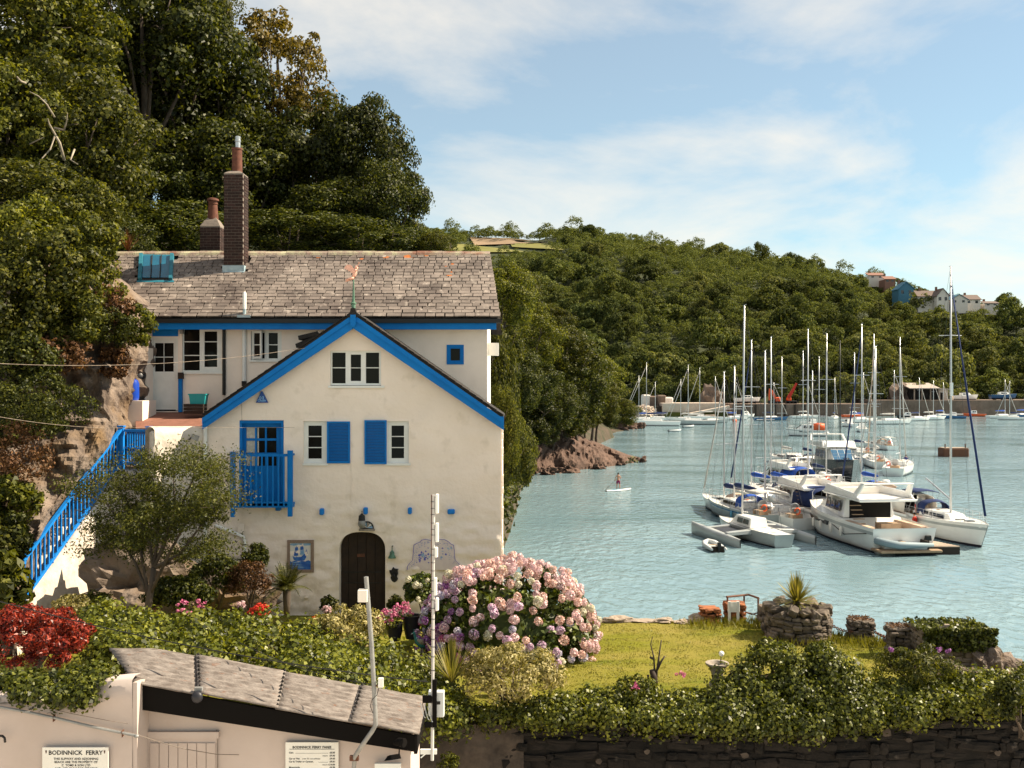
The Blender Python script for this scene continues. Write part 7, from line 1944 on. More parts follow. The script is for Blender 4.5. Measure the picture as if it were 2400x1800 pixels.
MB().lathe([(prx * .8, -.2), (prx * .85, .55), (prx * .6, .62)], (pc.x, pc.y, GZ), 18).build('core', 'soil', pl)
stones_ring(pl, pc.x, pc.y, prx, prx, GZ - .12, P(0, 1432, 22.9).z, 'pier_stone', 11, course=.09, wl=.2)
rr_ = random.Random(17)
for k in range(16):
 a = k / 16 * 6.28; o = bpy.data.objects.new('cap_stone', PSTONE['pier_stone'][k % 8]); COL.objects.link(o); o.parent = pl; o.matrix_parent_inverse = Matrix.Translation(-Vector(pl.location))
 o.location = (pc.x + prx * .85 * math.cos(a), pc.y + prx * .85 * math.sin(a), P(0, 1428, 22.9).z + rr_.uniform(-.06, .08)); o.scale = (.28, .22, .17); o.rotation_euler = (rr_.uniform(-.5, .5), rr_.uniform(-.5, .5), a)
wl_ = thing('low_stone_wall', 'short rubble wall between the gate frame and the round planter', 'wall', P(1798, 1462, 23.9))
for k, (u, v) in enumerate([(1785, 1450), (1800, 1449), (1815, 1450), (1787, 1437), (1803, 1435), (1818, 1437), (1788, 1425), (1804, 1422), (1817, 1424), (1795, 1460), (1812, 1461)]):
 o = bpy.data.objects.new('stone', PSTONE['pier_stone'][k % 8]); COL.objects.link(o); o.parent = wl_; o.matrix_parent_inverse = Matrix.Translation(-Vector(wl_.location))
 o.location = P(u, v, 23.9); o.scale = (.17, .4, .14)
blades('spiky_palm', 'spiky green cordyline palm growing from the round planter', P(1867, 1412, 22.9), 170, .70, .05, 'blade_green', cat='palm', seed=6, tilt=(0, 1.6), droop=.25, trunk=.30)
p2_ = thing('square_planter', 'ivy-hung square stone planter at the water edge', 'planter', P(2250, 1560, 20.3))
c2 = P(2252, 1560, 20.3); r2_ = 82 / FOC * 20.3
zt2 = P(0, 1484, 20.3).z
MB().box((c2.x - r2_ * .9, 20.35, GZ - .8), (c2.x + r2_ * .9, 20.35 + 2 * r2_ * .85, zt2 - .08)).build('core', 'soil', p2_)
stones_ring(p2_, c2.x, 20.3 + r2_, r2_, r2_, GZ - .5, zt2, 'pier_stone', 21, course=.1, square=True, wl=.24)
rg = np.random.default_rng(99)
n = 2600; p = np.stack([c2.x + rg.uniform(-1.05, 1.05, n) * r2_, 20.3 + np.abs(rg.normal(size=n)) * .05 - .03, zt2 - .45 * rg.random(n) ** 1.7 + .08], 1)
p[:900, 1] += rg.random(900) * r2_ * 1.6; p[:900, 2] = zt2 + .06 * rg.random(900)
leaf_obj('ivy', p, unit(rg.normal(size=(n, 3)) * .6 + np.array([0, -.7, .5])), .075, 'leaf_ivy_deep', p2_, .75, rg)
MB().box(P(2215, 1464, 20.6), P(2226, 1494, 20.6) + Vector((0, .06, 0))).build('slate_post', 'drift', p2_)
MB().hexa([P(2196, 1475, 20.5), P(2214, 1470, 20.5), P(2214, 1470, 21.0), P(2196, 1475, 21.0), P(2196, 1470, 20.5), P(2214, 1466, 20.5), P(2214, 1466, 21.0), P(2196, 1470, 21.0)]).build('slate_slab', 'drift', p2_)
gl = thing('globe_light', 'white globe lamp on the square planter', 'lamp', P(2239, 1484, 20.6))
MB().ball(P(2239, 1474, 20.6), .046, 12, 9).build('globe', 'globe_white', gl, smooth='all'); MB().tube([P(2239, 1479, 20.6), P(2240, 1496, 20.6)], .012, 6).build('stem', 'black_metal', gl)
rb = bpy.data.objects.new('shore_boulder', rock_mesh(41, 1, 1, 1, 4, .5)); rb.data.materials.append(MATS['rock']); COL.objects.link(rb); rb.location = P(2330, 1585, 20.2); rb.scale = (.5, .5, .5); tag(rb, 'pale boulder at the foot of the square planter', 'rock')
rb = bpy.data.objects.new('shore_boulder', rock_mesh(42, 1, 1, 1, 4, .5)); rb.data.materials.append(MATS['rock']); COL.objects.link(rb); rb.location = P(2240, 1590, 19.2); rb.scale = (.6, .4, .25); tag(rb, 'grey flat boulder below the buddleia', 'rock')
LINK = None
def chain(label, a, b, s_, n=26):
 global LINK
 t = thing('chain', label, 'chain', a)
 if LINK is None:
  m_ = MB(); pts = [(.032 * math.cos(q), 0, .02 * math.sin(q)) for q in [2 * math.pi * i / 8 for i in range(9)]]
  m_.tube(pts, .009, 5, cap=False); LINK = bpy.data.meshes.new('link'); LINK.from_pydata(m_.v, [], m_.f); LINK.materials.append(MATS['rust'])
 pts = sag(a, b, s_, n)
 for k in range(n):
  o = bpy.data.objects.new('link', LINK); COL.objects.link(o); o.parent = t
  m_ = pts[k].lerp(pts[k + 1], .5); dr = (pts[k + 1] - pts[k]); o.location = m_ - a
  q = dr.to_track_quat('X', 'Z'); o.rotation_mode = 'QUATERNION'; o.rotation_quaternion = q @ Euler((math.pi / 2 * (k % 2), 0, 0)).to_quaternion()
  L = dr.length * 1.35 / .064; o.scale = (L, 1.3, 1.3)
chain('rusty chain between the round planter and the first pier', P(1945, 1462, 22.6), P(1999, 1480, 22.4), .05, 14)
chain('rusty chain slung between the two right piers', P(2051, 1481, 22.4), P(2090, 1495, 21.3), .03, 12)
chain('rusty chain from the last pier to the square planter', P(2146, 1503, 21.2), P(2170, 1516, 20.6), .02, 8)
chain('rusty chain from the orange pier to the gate pier', P(1687, 1448, 24.1), P(1704, 1448, 24.2), .02, 6)
gf = thing('gate_frame', 'rusty tubular gate frame at the lawn edge above the water', 'gate frame', P(1735, 1460, 24.4))
for pp in ([(1705, 1440), (1705, 1399)], [(1744, 1420), (1744, 1395)], [(1777, 1458), (1777, 1402)]):
 MB().tube([P(a, b, 24.4 if a != 1744 else 25.0) for a, b in pp], .022, 6).build('upright', 'rust', gf)
MB().tube([P(1703, 1399, 24.4), P(1744, 1395, 25.0), P(1755, 1394, 25.0)], .026, 6).build('top_bar', 'rust', gf); MB().tube([P(1755, 1394, 25.0), P(1778, 1402, 24.4)], .026, 6).build('top_bar', 'rust', gf)
MB().tube([P(1746, 1434, 24.4), P(1762, 1440, 24.4), P(1777, 1436, 24.4)], .018, 6).build('rope', 'rust', gf); MB().tube([P(1746, 1434, 24.4), P(1762, 1438, 24.4), P(1777, 1444, 24.4)], .012, 6).build('rope', 'rust', gf)
wb = thing('white_board', 'white-backed notice board on two posts facing the water', 'notice board', P(1720, 1460, 24.0))
MB().box(P(1706, 1411, 24.0), P(1734, 1435, 24.0) + Vector((0, .025, 0))).build('board', 'white_paint', wb)
for u in (1707, 1727): MB().box(P(u, 1410, 23.96), P(u + 6, 1462, 23.96) + Vector((0, .04, 0))).build('post', 'white_paint', wb)
ur = thing('stone_urn', 'flared grey stone urn on the lawn', 'urn', P(1680, 1600, 18.9))
uc = P(1681, 1600, 18.9)
MB().lathe([(.15, -.1), (.15, 0), (.10, .06), (.095, .10), (.12, .20), (.15, .28), (.20, .33), (.215, .345), (.215, .37), (.16, .37), (.12, .30)], (uc.x, uc.y, uc.z), 22).build('urn_body', 'stone_urn', ur, smooth=True)
ul = thing('urn_globe_lamp', 'white globe lamp on a thin stem above the stone urn', 'lamp', P(1690, 1552, 18.9))
MB().tube([P(1689, 1556, 18.9), P(1690, 1536, 18.9)], .008, 6).build('stem', 'black_metal', ul); MB().ball(P(1691, 1532, 18.9), .05, 12, 9).build('globe', 'globe_white', ul, smooth='all')
for k, (u0, u1, v, h_) in enumerate([(1412, 1480, 1456, 11), (1478, 1545, 1459, 6), (1533, 1580, 1458, 8), (1575, 1625, 1460, 5), (1612, 1672, 1454, 13)]):
 c = P((u0 + u1) / 2, v - 3, 24.25); w_ = (u1 - u0) / 2 / FOC * 24.35
 o = bpy.data.objects.new('edge_stone', rock_mesh(60 + k, 1, 1, 1, 3, .4)); o.data.materials.append(MATS['drift']); COL.objects.link(o)
 o.location = c; o.scale = (w_, .16, h_ / FOC * 24.35 * .9); o.rotation_euler = (0, rr_.uniform(-.04, .04), 0)
 tag(o, ['long grey driftwood log on the lawn edge nearest the hydrangea', 'thin bleached plank of driftwood on the lawn edge', 'short dark driftwood log mid-way along the lawn edge', 'thin bleached branch on the lawn edge before the boulder', 'pale lichen-spotted boulder beside the orange pier'][k], 'driftwood' if k < 4 else 'boulder')
rg = np.random.default_rng(123); cs = []
for (u, v, d, w_, n) in ((1720, 1462, 24.0, .9, 500), (1790, 1468, 23.7, .5, 300), (1960, 1485, 22.6, .5, 300), (2060, 1505, 22.1, .5, 350), (2150, 1535, 21.0, .4, 300), (1900, 1505, 22.2, .8, 250), (2050, 1515, 21.9, .9, 250), (1650, 1468, 23.6, .5, 150)):
 c = P(u, v, d); cs.append(np.stack([c.x + rg.normal(size=n) * w_ * .6, c.y + rg.normal(size=n) * .18, np.full(n, GZ + .05)], 1))
c = np.vstack(cs); n = len(c); ang = rg.random(n) * 6.28; hgt = .07 + .12 * rg.random(n)
dv = np.stack([np.cos(ang) * .01, np.sin(ang) * .01, np.zeros(n)], 1); ln_ = np.stack([rg.normal(size=n) * .04, rg.normal(size=n) * .04, hgt], 1)
v_ = np.stack([c - dv, c + dv, c + ln_ * .6 + dv * .6, c + ln_], 1).reshape(-1, 3)
gr = mesh_obj('grass_tufts', np_mesh('grass_tufts', v_, np.arange(4 * n).reshape(n, 4)), 'grass_tuft'); tag(gr, 'long grass tufts round the piers at the lawn edge', 'grass', kind='stuff')
n = 60000; xx = rg.uniform(-.5, 9.8, n); yy = rg.uniform(18.2, 24.6, n)
ok = np.array([inside(a, b) for a, b in zip(xx, yy)]); c = np.stack([xx, yy, np.full(n, GZ)], 1)[ok]
c[:, 2] = [GZ + .05 * fnoise(a * .5, b * .5, 1.0) + .012 * fnoise(a * 3, b * 3, 2.0) - .005 for a, b in c[:, :2]]
n = len(c); ang = rg.random(n) * 6.28; dv = np.stack([np.cos(ang) * .010, np.sin(ang) * .010, np.zeros(n)], 1); ln_ = np.stack([rg.normal(size=n) * .015, rg.normal(size=n) * .015, .010 + .018 * rg.random(n)], 1)
v_ = np.stack([c - dv, c + dv, c + ln_], 1).reshape(-1, 3)
gr = mesh_obj('short_turf', np_mesh('short_turf', v_, np.arange(3 * n).reshape(n, 3)), 'grass_tuft'); tag(gr, 'mown grass of the lawn', 'grass', kind='stuff')
pk = thing('peacock', 'peacock with blue-green neck walking in the shade before the hydrangea', 'bird', P(985, 1530, 21.0))
k_ = lambda u, v, dy=0: P(u, v, 21.0 + dy)
MB().tube([k_(971, 1484), k_(972, 1489), k_(974, 1496), k_(979, 1503), k_(986, 1507), k_(994, 1511), k_(1000, 1516)], [.02, .028, .034, .065, .10, .09, .05], 10).ball(k_(970.5, 1484), (.035, .026, .028), 8, 6).build('body', 'peacock_teal', pk, smooth='all')
MB().tube([k_(966.5, 1485), k_(963, 1486.5)], [.012, .003], 6).build('beak', 'canvas_grey', pk)
MB().tube([k_(978, 1499, -.05), k_(988, 1504, -.07), k_(998, 1510, -.05)], [.02, .06, .03], 8).build('wing', 'feather_grey', pk, smooth='all')
MB().prism([k_(992, 1506), k_(1003, 1511), k_(1040, 1533), k_(1045, 1538), k_(1030, 1535), k_(1000, 1520)], (0, .12, 0)).build('train', 'peacock_teal', pk)
for du in (0, 5): MB().tube([k_(986 + du, 1513), k_(985 + du, 1522), k_(987 + du, 1531)], .008, 5).build('leg', 'canvas_grey', pk)
for k in range(3): MB().tube([k_(970, 1481), k_(968 + k * 2, 1475)], .004, 4).build('crest_feather', 'peacock_teal', pk)
# ================================================================== BOATS   (local frame: +X bow, +Y port, z=0 waterline)
def boat(name, label, u, v, head, cat='boat', group=None):
 """v is the photo row of the waterline under the boat's middle; head in degrees, 90 = bow pointing away"""
 p = PW(u, v); return thing(name, label, cat, (p.x, p.y, 0), group, R(head))
def half_beam(t, B, stern):
 if t < .5: return B / 2 * (stern + (1 - stern) * math.sin(math.pi * t))
 k = (t - .5) / .5; return B / 2 * max(.012, 1 - k ** 2.3)
def hull(par, L, B, H, mat, stern=.78, rise=.3, rake=.09, boot='antifoul', stripe=None, deckmat='gelcoat', well=None):
 n = 15; rows = []
 prof = [(0.0, -.32), (.5, -.26), (.80, .0), (.93, .35), (.985, .72), (1.0, 1.0)]
 def sec(t, prof_):
  x = -L / 2 + t * L; b = half_beam(t, B, stern); h = H * (1 + rise * t * t)
  return [Vector((x + (rake * L * (q[1] if q[1] > 0 else q[1] * .5) * t ** 5) - (.03 * L * max(0, q[1]) if t == 0 else 0), b * q[0], h * q[1] if q[1] > 0 else q[1])) for q in prof_]
 for i in range(n + 1): rows.append(sec(i / n, prof))
 mb = MB().grid(rows); mb.grid([[Vector((p.x, -p.y, p.z)) for p in r] for r in rows])
 r0 = rows[0]; mb.quad(*(r0 + [Vector((p.x, -p.y, p.z)) for p in reversed(r0)]))
 h_ = mb.build('hull', mat, par, smooth=True, world=False)
 mb = MB(); bt = [(.5, -.26), (.83, .0), (.90, .10)]
 rr = [[Vector((p.x, p.y * 1.012, p.z)) for p in sec(i / n, bt)] for i in range(n + 1)]
 mb.grid(rr); mb.grid([[Vector((p.x, -p.y, p.z)) for p in r] for r in rr]); mb.build('boot_top', boot, h_, world=False)
 if stripe:
  mb = MB(); rr = [[Vector((p.x, p.y * 1.006 + .004, p.z)) for p in sec(i / n, [(.985, .74), (.99, .86)])] for i in range(n + 1)]
  mb.grid(rr); mb.grid([[Vector((p.x, -p.y, p.z)) for p in r] for r in rr]); mb.build('sheer_stripe', stripe, h_, world=False)
 mb = MB(); dk = []
 for i in range(n + 1):
  t = i / n; e = rows[i][-1]; drop = .06
  if well and well[0] < t < well[1]: drop = well[2]
  dk.append([Vector((e.x, e.y * .97, e.z - .04)), Vector((e.x, e.y * .93, e.z - drop)), Vector((e.x, 0, e.z - drop + .05)), Vector((e.x, -e.y * .93, e.z - drop)), Vector((e.x, -e.y * .97, e.z - .04))])
 mb.grid(dk).build('deck', deckmat, par, smooth=True, world=False)
 return h_
def block(par, name, x0, x1, w0, w1, z0, z1, mat, rf=.3, ra=.1, taper=.85, parent=None):
 """tapered deckhouse: w0 width aft, w1 width forward"""
 b = [(x0, -w0 / 2, z0), (x1, -w1 / 2, z0), (x1, w1 / 2, z0), (x0, w0 / 2, z0)]
 xf, xa = x1 - rf, x0 + ra; t = [(xa, -w0 / 2 * taper, z1), (xf, -w1 / 2 * taper, z1), (xf, w1 / 2 * taper, z1), (xa, w0 / 2 * taper, z1)]
 return MB().hexa(b + t).build(name, mat, parent or par, world=False, bevel=.04)
def side_panes(par, x0, x1, w0, w1, z0, z1, n, mat='boat_glass', gap=.12, rake=.12, out=.01):
 for s in (-1, 1):
  for k in range(n):
   a = x0 + (x1 - x0) * k / n + gap / 2; b = x0 + (x1 - x0) * (k + 1) / n - gap / 2
   wa = (w0 + (w1 - w0) * (a - x0) / (x1 - x0)) / 2; wb = (w0 + (w1 - w0) * (b - x0) / (x1 - x0)) / 2
   q = [Vector((a, s * (wa + out), z0)), Vector((b, s * (wb + out), z0)), Vector((b - rake, s * (wb * .96 + out), z1)), Vector((a, s * (wa * .96 + out), z1))]
   MB().prism(q, (0, -s * .05, 0)).build('window', mat, par, world=False)
def stanchions(par, L, B, H, stern, rise, n=9, h=.55, t0=.02, t1=.98):
 mb = MB(); top = {1: [], -1: []}
 for k in range(n):
  t = t0 + (t1 - t0) * k / (n - 1); b = half_beam(t, B, stern) * .95; z = H * (1 + rise * t * t); x = -L / 2 + t * L + .06 * L * t ** 5
  for s in (-1, 1):
   mb.tube([(x, s * b, z - .05), (x, s * b, z + h)], .014, 4); top[s].append((x, s * b, z + h))
 for s in (-1, 1):
  mb.tube(top[s], .011, 4); mb.tube([(a, b, c - h * .48) for a, b, c in top[s]], .008, 4)
 mb.tube([top[-1][-1], top[1][-1]], .014, 4)
 mb.build('guard_rail', 'alloy', par, world=False)
def rig(par, x, z0, ht, L, bow, stern_x, spread=(.42, .68), r=.075, mat='alloy', boom=None, cover='canvas_navy', jib=None, furl=None, H=1.1, lean=0.0, B=3.4):
 lx = lean
 m_ = MB().tube([(x, 0, z0), (x + lx * .5, 0, ht * .6), (x + lx, 0, ht)], [r, r * .9, r * .62], 8).build('mast', mat, par, smooth='all', world=False)
 for f in spread:
  zz = z0 + (ht - z0) * f; w_ = B * .30 * (1.15 - f * .4)
  MB().tube([(x - .1 + lx * f, -w_, zz - .02), (x + lx * f, 0, zz), (x - .1 + lx * f, w_, zz - .02)], .028, 5).build('spreader', mat, m_, world=False)
 mb = MB(); zz = z0 + (ht - z0) * spread[0]; w_ = B * .30
 for s in (-1, 1): mb.tube([(x - .05, s * B * .44, H), (x - .05, s * w_, zz), (x + lx, 0, ht * .97)], .010, 4)
 mb.tube([(stern_x, 0, H + .2), (x + lx, 0, ht)], .010, 4); mb.tube([(bow, 0, H * 1.25), (x + lx, 0, ht * .98)], .010, 4)
 mb.build('rigging', 'alloy_dark', par, world=False)
 if furl: MB().tube([(bow - .1, 0, H * 1.25 + .6), (bow - .1 + (x + lx - bow) * .5, 0, (H + ht) * .5), (x + lx + .12, 0, ht * .93)], [.085, .075, .04], 7).build('furled_jib', furl, par, smooth='all', world=False)
 if boom:
  a, b = (x - .1, 0, z0 + boom[1]), (x - .1 - boom[0], 0, z0 + boom[1] + (boom[2] if len(boom) > 2 else .1))
  bo = MB().tube([a, b], .06, 6).build('boom', mat, par, world=False)
  if cover:
   pts = [Vector(a).lerp(Vector(b), f) + Vector((0, 0, .12 + .10 * (1 - f))) for f in (0, .15, .5, .85, 1)]
   MB().tube(pts, [.13, .25, .2, .14, .05], 8).build('sail_cover', cover, bo, smooth='all', world=False)
 MB().tube([(x + lx - .05, .1, ht), (x + lx - .25, .1, ht + .05), (x + lx - .5, .1, ht + .06)], .02, 4).build('wind_vane', mat, m_, world=False)
 return m_
def canopy(par, name, x0, x1, w_, z0, z1, mat, frame=True, back=.6):
 """canvas cover on hoops, open aft"""
 rows = []
 for k, (x, f) in enumerate(((x0, .92), ((x0 + x1) / 2, 1.0), (x1, .88))):
  row = []
  for j in range(9):
   a = math.pi * j / 8; row.append(Vector((x, w_ / 2 * math.cos(a) ** 1 if abs(math.cos(a)) > 1e-6 else 0, z0 + (z1 - z0) * (1 - (1 - f)) * (math.sin(a) ** .45 if math.sin(a) > 0 else 0))))
  rows.append(row)
 o = MB().grid(rows).build(name, mat, par, smooth='all', world=False)
 o.modifiers.new('cloth', 'SOLIDIFY').thickness = .03
 return o
def bimini(par, x0, x1, w_, z0, z1, mat):
 rows = [[Vector((x, w_ / 2 * y, z1 - .16 * y * y - .06 * abs(f))) for y in (-1, -.6, 0, .6, 1)] for x, f in ((x0, 1), ((x0 + x1) / 2, 0), (x1, 1))]
 o = MB().grid(rows).build('bimini', mat, par, smooth='all', world=False); o.modifiers.new('cloth', 'SOLIDIFY').thickness = .04
 mb = MB()
 for s in (-1, 1):
  for x in (x0, x1): mb.tube([((x0 + x1) / 2, s * w_ / 2, z0), (x, s * w_ / 2, z1 - .2)], .018, 4)
 mb.build('bimini_frame', 'alloy', o, world=False)
def flag(par, x, y, z, h=.9, mat='flag_red'):
 MB().tube([(x, y, z), (x - .25, y, z + h)], .014, 4).build('flagstaff', 'alloy', par, world=False)
 MB().grid([[Vector((x - .22 - .05 * k, y + .03 * math.sin(k * 2), z + h - j * h * .18 - .05 * k)) for k in range(4)] for j in range(5)]).build('ensign', mat, par, world=False)
def fenders(par, L, B, H, ts, side=1, mat='fender', stern=.78):
 for t in ts:
  b = half_beam(t, B, stern) + .1; x = -L / 2 + t * L
  MB().lathe([(.02, -.35), (.11, -.28), (.12, 0), (.11, .28), (.02, .35)], (x, side * b, H * .55), 8).build('fender', mat, par, smooth='all', world=False)
def sailboat(label, u, v, head, L, ht, hmat='gelcoat', H=None, cover='canvas_navy', furl='canvas_grey', detail=2, group='sailing yachts', hood=None, bim=None, mastmat='alloy', lean=0, stripe=None, spread=(.42, .68), deckmat='gelcoat', flagged=False, mx=.12, boomup=.1, boots='antifoul', r=.075, name='sailing_yacht'):
 B = L * .29; H = H or L * .092; t = boat(name, label, u, v, head, 'sailboat', group)
 hull(t, L, B, H, hmat, stripe=stripe, deckmat=deckmat, boot=boots, well=(.03, .3, .35) if detail > 1 else None)
 z = H * 1.02
 c = block(t, 'cabin', -L * .17, L * .24, B * .66, B * .42, z, z + L * .045, deckmat, rf=L * .07)
 if detail > 1:
  side_panes(c, -L * .14, L * .15, B * .60, B * .50, z + L * .012, z + L * .034, 3)
  stanchions(t, L, B, H, .78, .3)
 x = -L / 2 + L * (.5 + mx)
 rig(t, x, z + L * .045, ht, L, L * .56, -L * .5, boom=(L * .36, L * .085, boomup), cover=cover, furl=furl, H=H, lean=lean, B=B, mat=mastmat, spread=spread, r=r)
 if hood: canopy(t, 'sprayhood', -L * .21, -L * .10, B * .62, z + .05, z + L * .105, hood)
 if bim: bimini(t, -L * .46, -L * .25, B * .62, z, z + L * .155, bim)
 if flagged: flag(t, -L * .5, B * .2, H)
 if detail > 1:
  for x_ in (.20, .33): MB().box((L * x_, -.28, H * (1 + .3 * (x_ + .5) ** 2) - .02), (L * x_ + .5, .28, H * (1 + .3 * (x_ + .5) ** 2) + .06)).build('deck_hatch', 'boat_glass', t, world=False)
  ring = [(-L * .47, B * .30 + .02, H + .45 + .26 * math.sin(q)) for q in [0]]; MB().tube([(-L * .485, B * .18 + .24 * math.cos(q), H + .5 + .24 * math.sin(q)) for q in [i * .628 for i in range(9)]], .07, 6).build('life_ring', 'orange_paint', t, smooth='all', world=False)
  for s in (-1, 1): MB().lathe([(.09, 0), (.07, .08), (.09, .16), (.05, .18)], (-L * .22, s * B * .36, H + .05), 8).build('winch', 'alloy', t, world=False)
  MB().box((-L * .40, -B * .16, z - .3), (-L * .30, B * .16, z + .12)).build('cockpit_locker', 'teak', t, world=False)
  mb = MB()
  for k in range(5): mb.tube([(-L * .12 - .1 * k, -B * .3 + .12 * k, z + .06), (-L * .02, -B * .1 + .05 * k, z + L * .05 + .02)], .02, 4)
  mb.build('rope', 'canvas_tan', t, world=False)
  mb = MB()
  for s in (-1, 1): mb.tube([(-L * .48, s * B * .33, H), (-L * .48, s * B * .33, H + .75), (-L * .40, s * B * .40, H + .75), (-L * .36, s * B * .42, H)], .018, 4)
  mb.tube([(-L * .48, -B * .33, H + .75), (-L * .48, B * .33, H + .75)], .018, 4); mb.build('pushpit', 'alloy', t, world=False)
  MB().lathe([(.42, 0), (.45, .02), (.42, .04), (.38, .04), (.38, 0)], (0, 0, 0), 14).build('wheel', 'alloy', t, world=False).matrix_basis = Matrix.Translation((-L * .36, 0, z + .55)) @ Matrix.Rotation(R(78), 4, 'Y')
 return t
def motor_yacht(label, u, v, head, L=13, B=4.3, H=1.55, hmat='gelcoat', glass='boat_glass', fly=True, group='motor yachts', canopy_mat=None, arch=True, flagged=False, platform=True, name='motor_yacht', tall=1.0):
 t = boat(name, label, u, v, head, 'motor boat', group)
 hull(t, L, B, H, hmat, stern=.92, rise=.38, rake=.10, well=(.05, .28, .55), stripe='gelcoat_grey' if hmat == 'gelcoat' else None)
 z = H * 1.04
 lo = block(t, 'deckhouse', -L * .14, L * .33, B * .80, B * .46, z, z + 1.25 * tall, 'gelcoat', rf=L * .17, ra=.0)
 side_panes(lo, -L * .10, L * .14, B * .80, B * .66, z + .42, z + 1.02 * tall, 3, glass, rake=.25)
 for s in (-1, 0, 1):
  x1, x2 = L * .30, L * .175; w_ = B * .40 / 3
  MB().prism([Vector((x1, (s - .46) * w_, z + .28)), Vector((x1, (s + .46) * w_, z + .28)), Vector((x2, (s + .46) * w_ * 1.12, z + 1.12 * tall)), Vector((x2, (s - .46) * w_ * 1.12, z + 1.12 * tall))], (.03, 0, .02)).build('windscreen', glass, lo, world=False)
 MB().box((-L * .142, -B * .34, z - .35), (-L * .136, B * .30, z + 1.1 * tall)).build('saloon_shade', 'interior_dark', lo, world=False)  # black slab standing in for the shade inside the open saloon
 if fly:
  zz = z + 1.25 * tall
  MB().hexa([(-L * .36, -B * .43, zz), (L * .14, -B * .36, zz), (L * .14, B * .36, zz), (-L * .36, B * .43, zz), (-L * .36, -B * .45, zz + .16), (L * .15, -B * .38, zz + .16), (L * .15, B * .38, zz + .16), (-L * .36, B * .45, zz + .16)]).build('flybridge_deck', 'gelcoat', t, world=False, bevel=.04)
  fb = MB()
  for s in (-1, 1):
   fb.hexa([(-L * .34, s * B * .43, zz + .16), (L * .14, s * B * .36, zz + .16), (L * .14, s * B * .33, zz + .16), (-L * .34, s * B * .40, zz + .16), (-L * .30, s * B * .43, zz + .55), (L * .10, s * B * .35, zz + .75), (L * .10, s * B * .32, zz + .75), (-L * .30, s * B * .40, zz + .55)])
  fb.hexa([(L * .10, -B * .36, zz + .16), (L * .17, -B * .30, zz + .16), (L * .17, B * .30, zz + .16), (L * .10, B * .36, zz + .16), (L * .06, -B * .35, zz + .8), (L * .09, -B * .30, zz + .8), (L * .09, B * .30, zz + .8), (L * .06, B * .35, zz + .8)])
  fb.build('flybridge_coaming', 'gelcoat', t, world=False, bevel=.03)
  MB().box((-L * .06, -B * .28, zz + .16), (0, B * .28, zz + .62)).build('seat', 'gelcoat_cream', t, world=False)
  for k in range(6): MB().box((-L * .30 + k * .18, B * .24, z - .5 + k * .3), (-L * .30 + k * .18 + .22, B * .40, z - .46 + k * .3)).build('ladder_step', 'teak', t, world=False)
  if arch:
   ar = MB()
   for s in (-1, 1): ar.hexa([(-L * .30, s * B * .43, zz + .16), (-L * .24, s * B * .43, zz + .16), (-L * .24, s * B * .39, zz + .16), (-L * .30, s * B * .39, zz + .16), (-L * .36, s * B * .38, zz + 1.25), (-L * .325, s * B * .38, zz + 1.25), (-L * .325, s * B * .34, zz + 1.25), (-L * .36, s * B * .34, zz + 1.25)])
   ar.box((-L * .365, -B * .38, zz + 1.22), (-L * .325, B * .38, zz + 1.31)); a_ = ar.build('radar_arch', 'gelcoat', t, world=False, bevel=.04)
   MB().lathe([(.28, 0), (.3, .08), (.22, .16), (.05, .18)], (-L * .33, 0, zz + 1.36), 12).build('radar', 'gelcoat', a_, smooth='all', world=False)
   MB().tube([(-L * .33, .6, zz + 1.3), (-L * .35, .6, zz + 2.6)], .015, 4).build('aerial', 'alloy', a_, world=False)
 if canopy_mat: canopy(t, 'cockpit_canopy', -L * .44, -L * .14, B * .8, z, z + 1.6, canopy_mat)
 if platform:
  MB().box((-L * .60, -B * .44, .22), (-L * .485, B * .44, .40)).build('swim_platform', 'teak', t, world=False, bevel=.04)
  MB().box((-L * .505, -B * .40, .42), (-L * .49, B * .40, H * .7)).build('transom', 'gelcoat_cream', t, world=False)
 for s in (-1, 1):
  MB().prism([Vector((-L * .02, s * (B * .497), H * .62)), Vector((L * .22, s * B * .462, H * .70)), Vector((L * .25, s * B * .452, H * .86)), Vector((-L * .04, s * (B * .502), H * .80))], (0, -s * .06, 0)).build('hull_window', glass, t, world=False)
  MB().box((-L * .46, s * B * .34, H * .55), (-L * .18, s * B * .42, H * .98)).build('cockpit_seat', 'canvas_tan', t, world=False)
 MB().box((L * .34, -.3, H * 1.28), (L * .39, .3, H * 1.34)).build('deck_hatch', 'boat_glass', t, world=False)
 MB().box((-L * .34, -B * .22, H * .5), (-L * .27, B * .08, H * .98)).build('cockpit_table', 'teak', t, world=False)
 stanchions(t, L * .98, B, H, .92, .38, n=8, h=.6, t0=.42, t1=.97)
 if flagged: flag(t, -L * .5, B * .25, H)
 return t
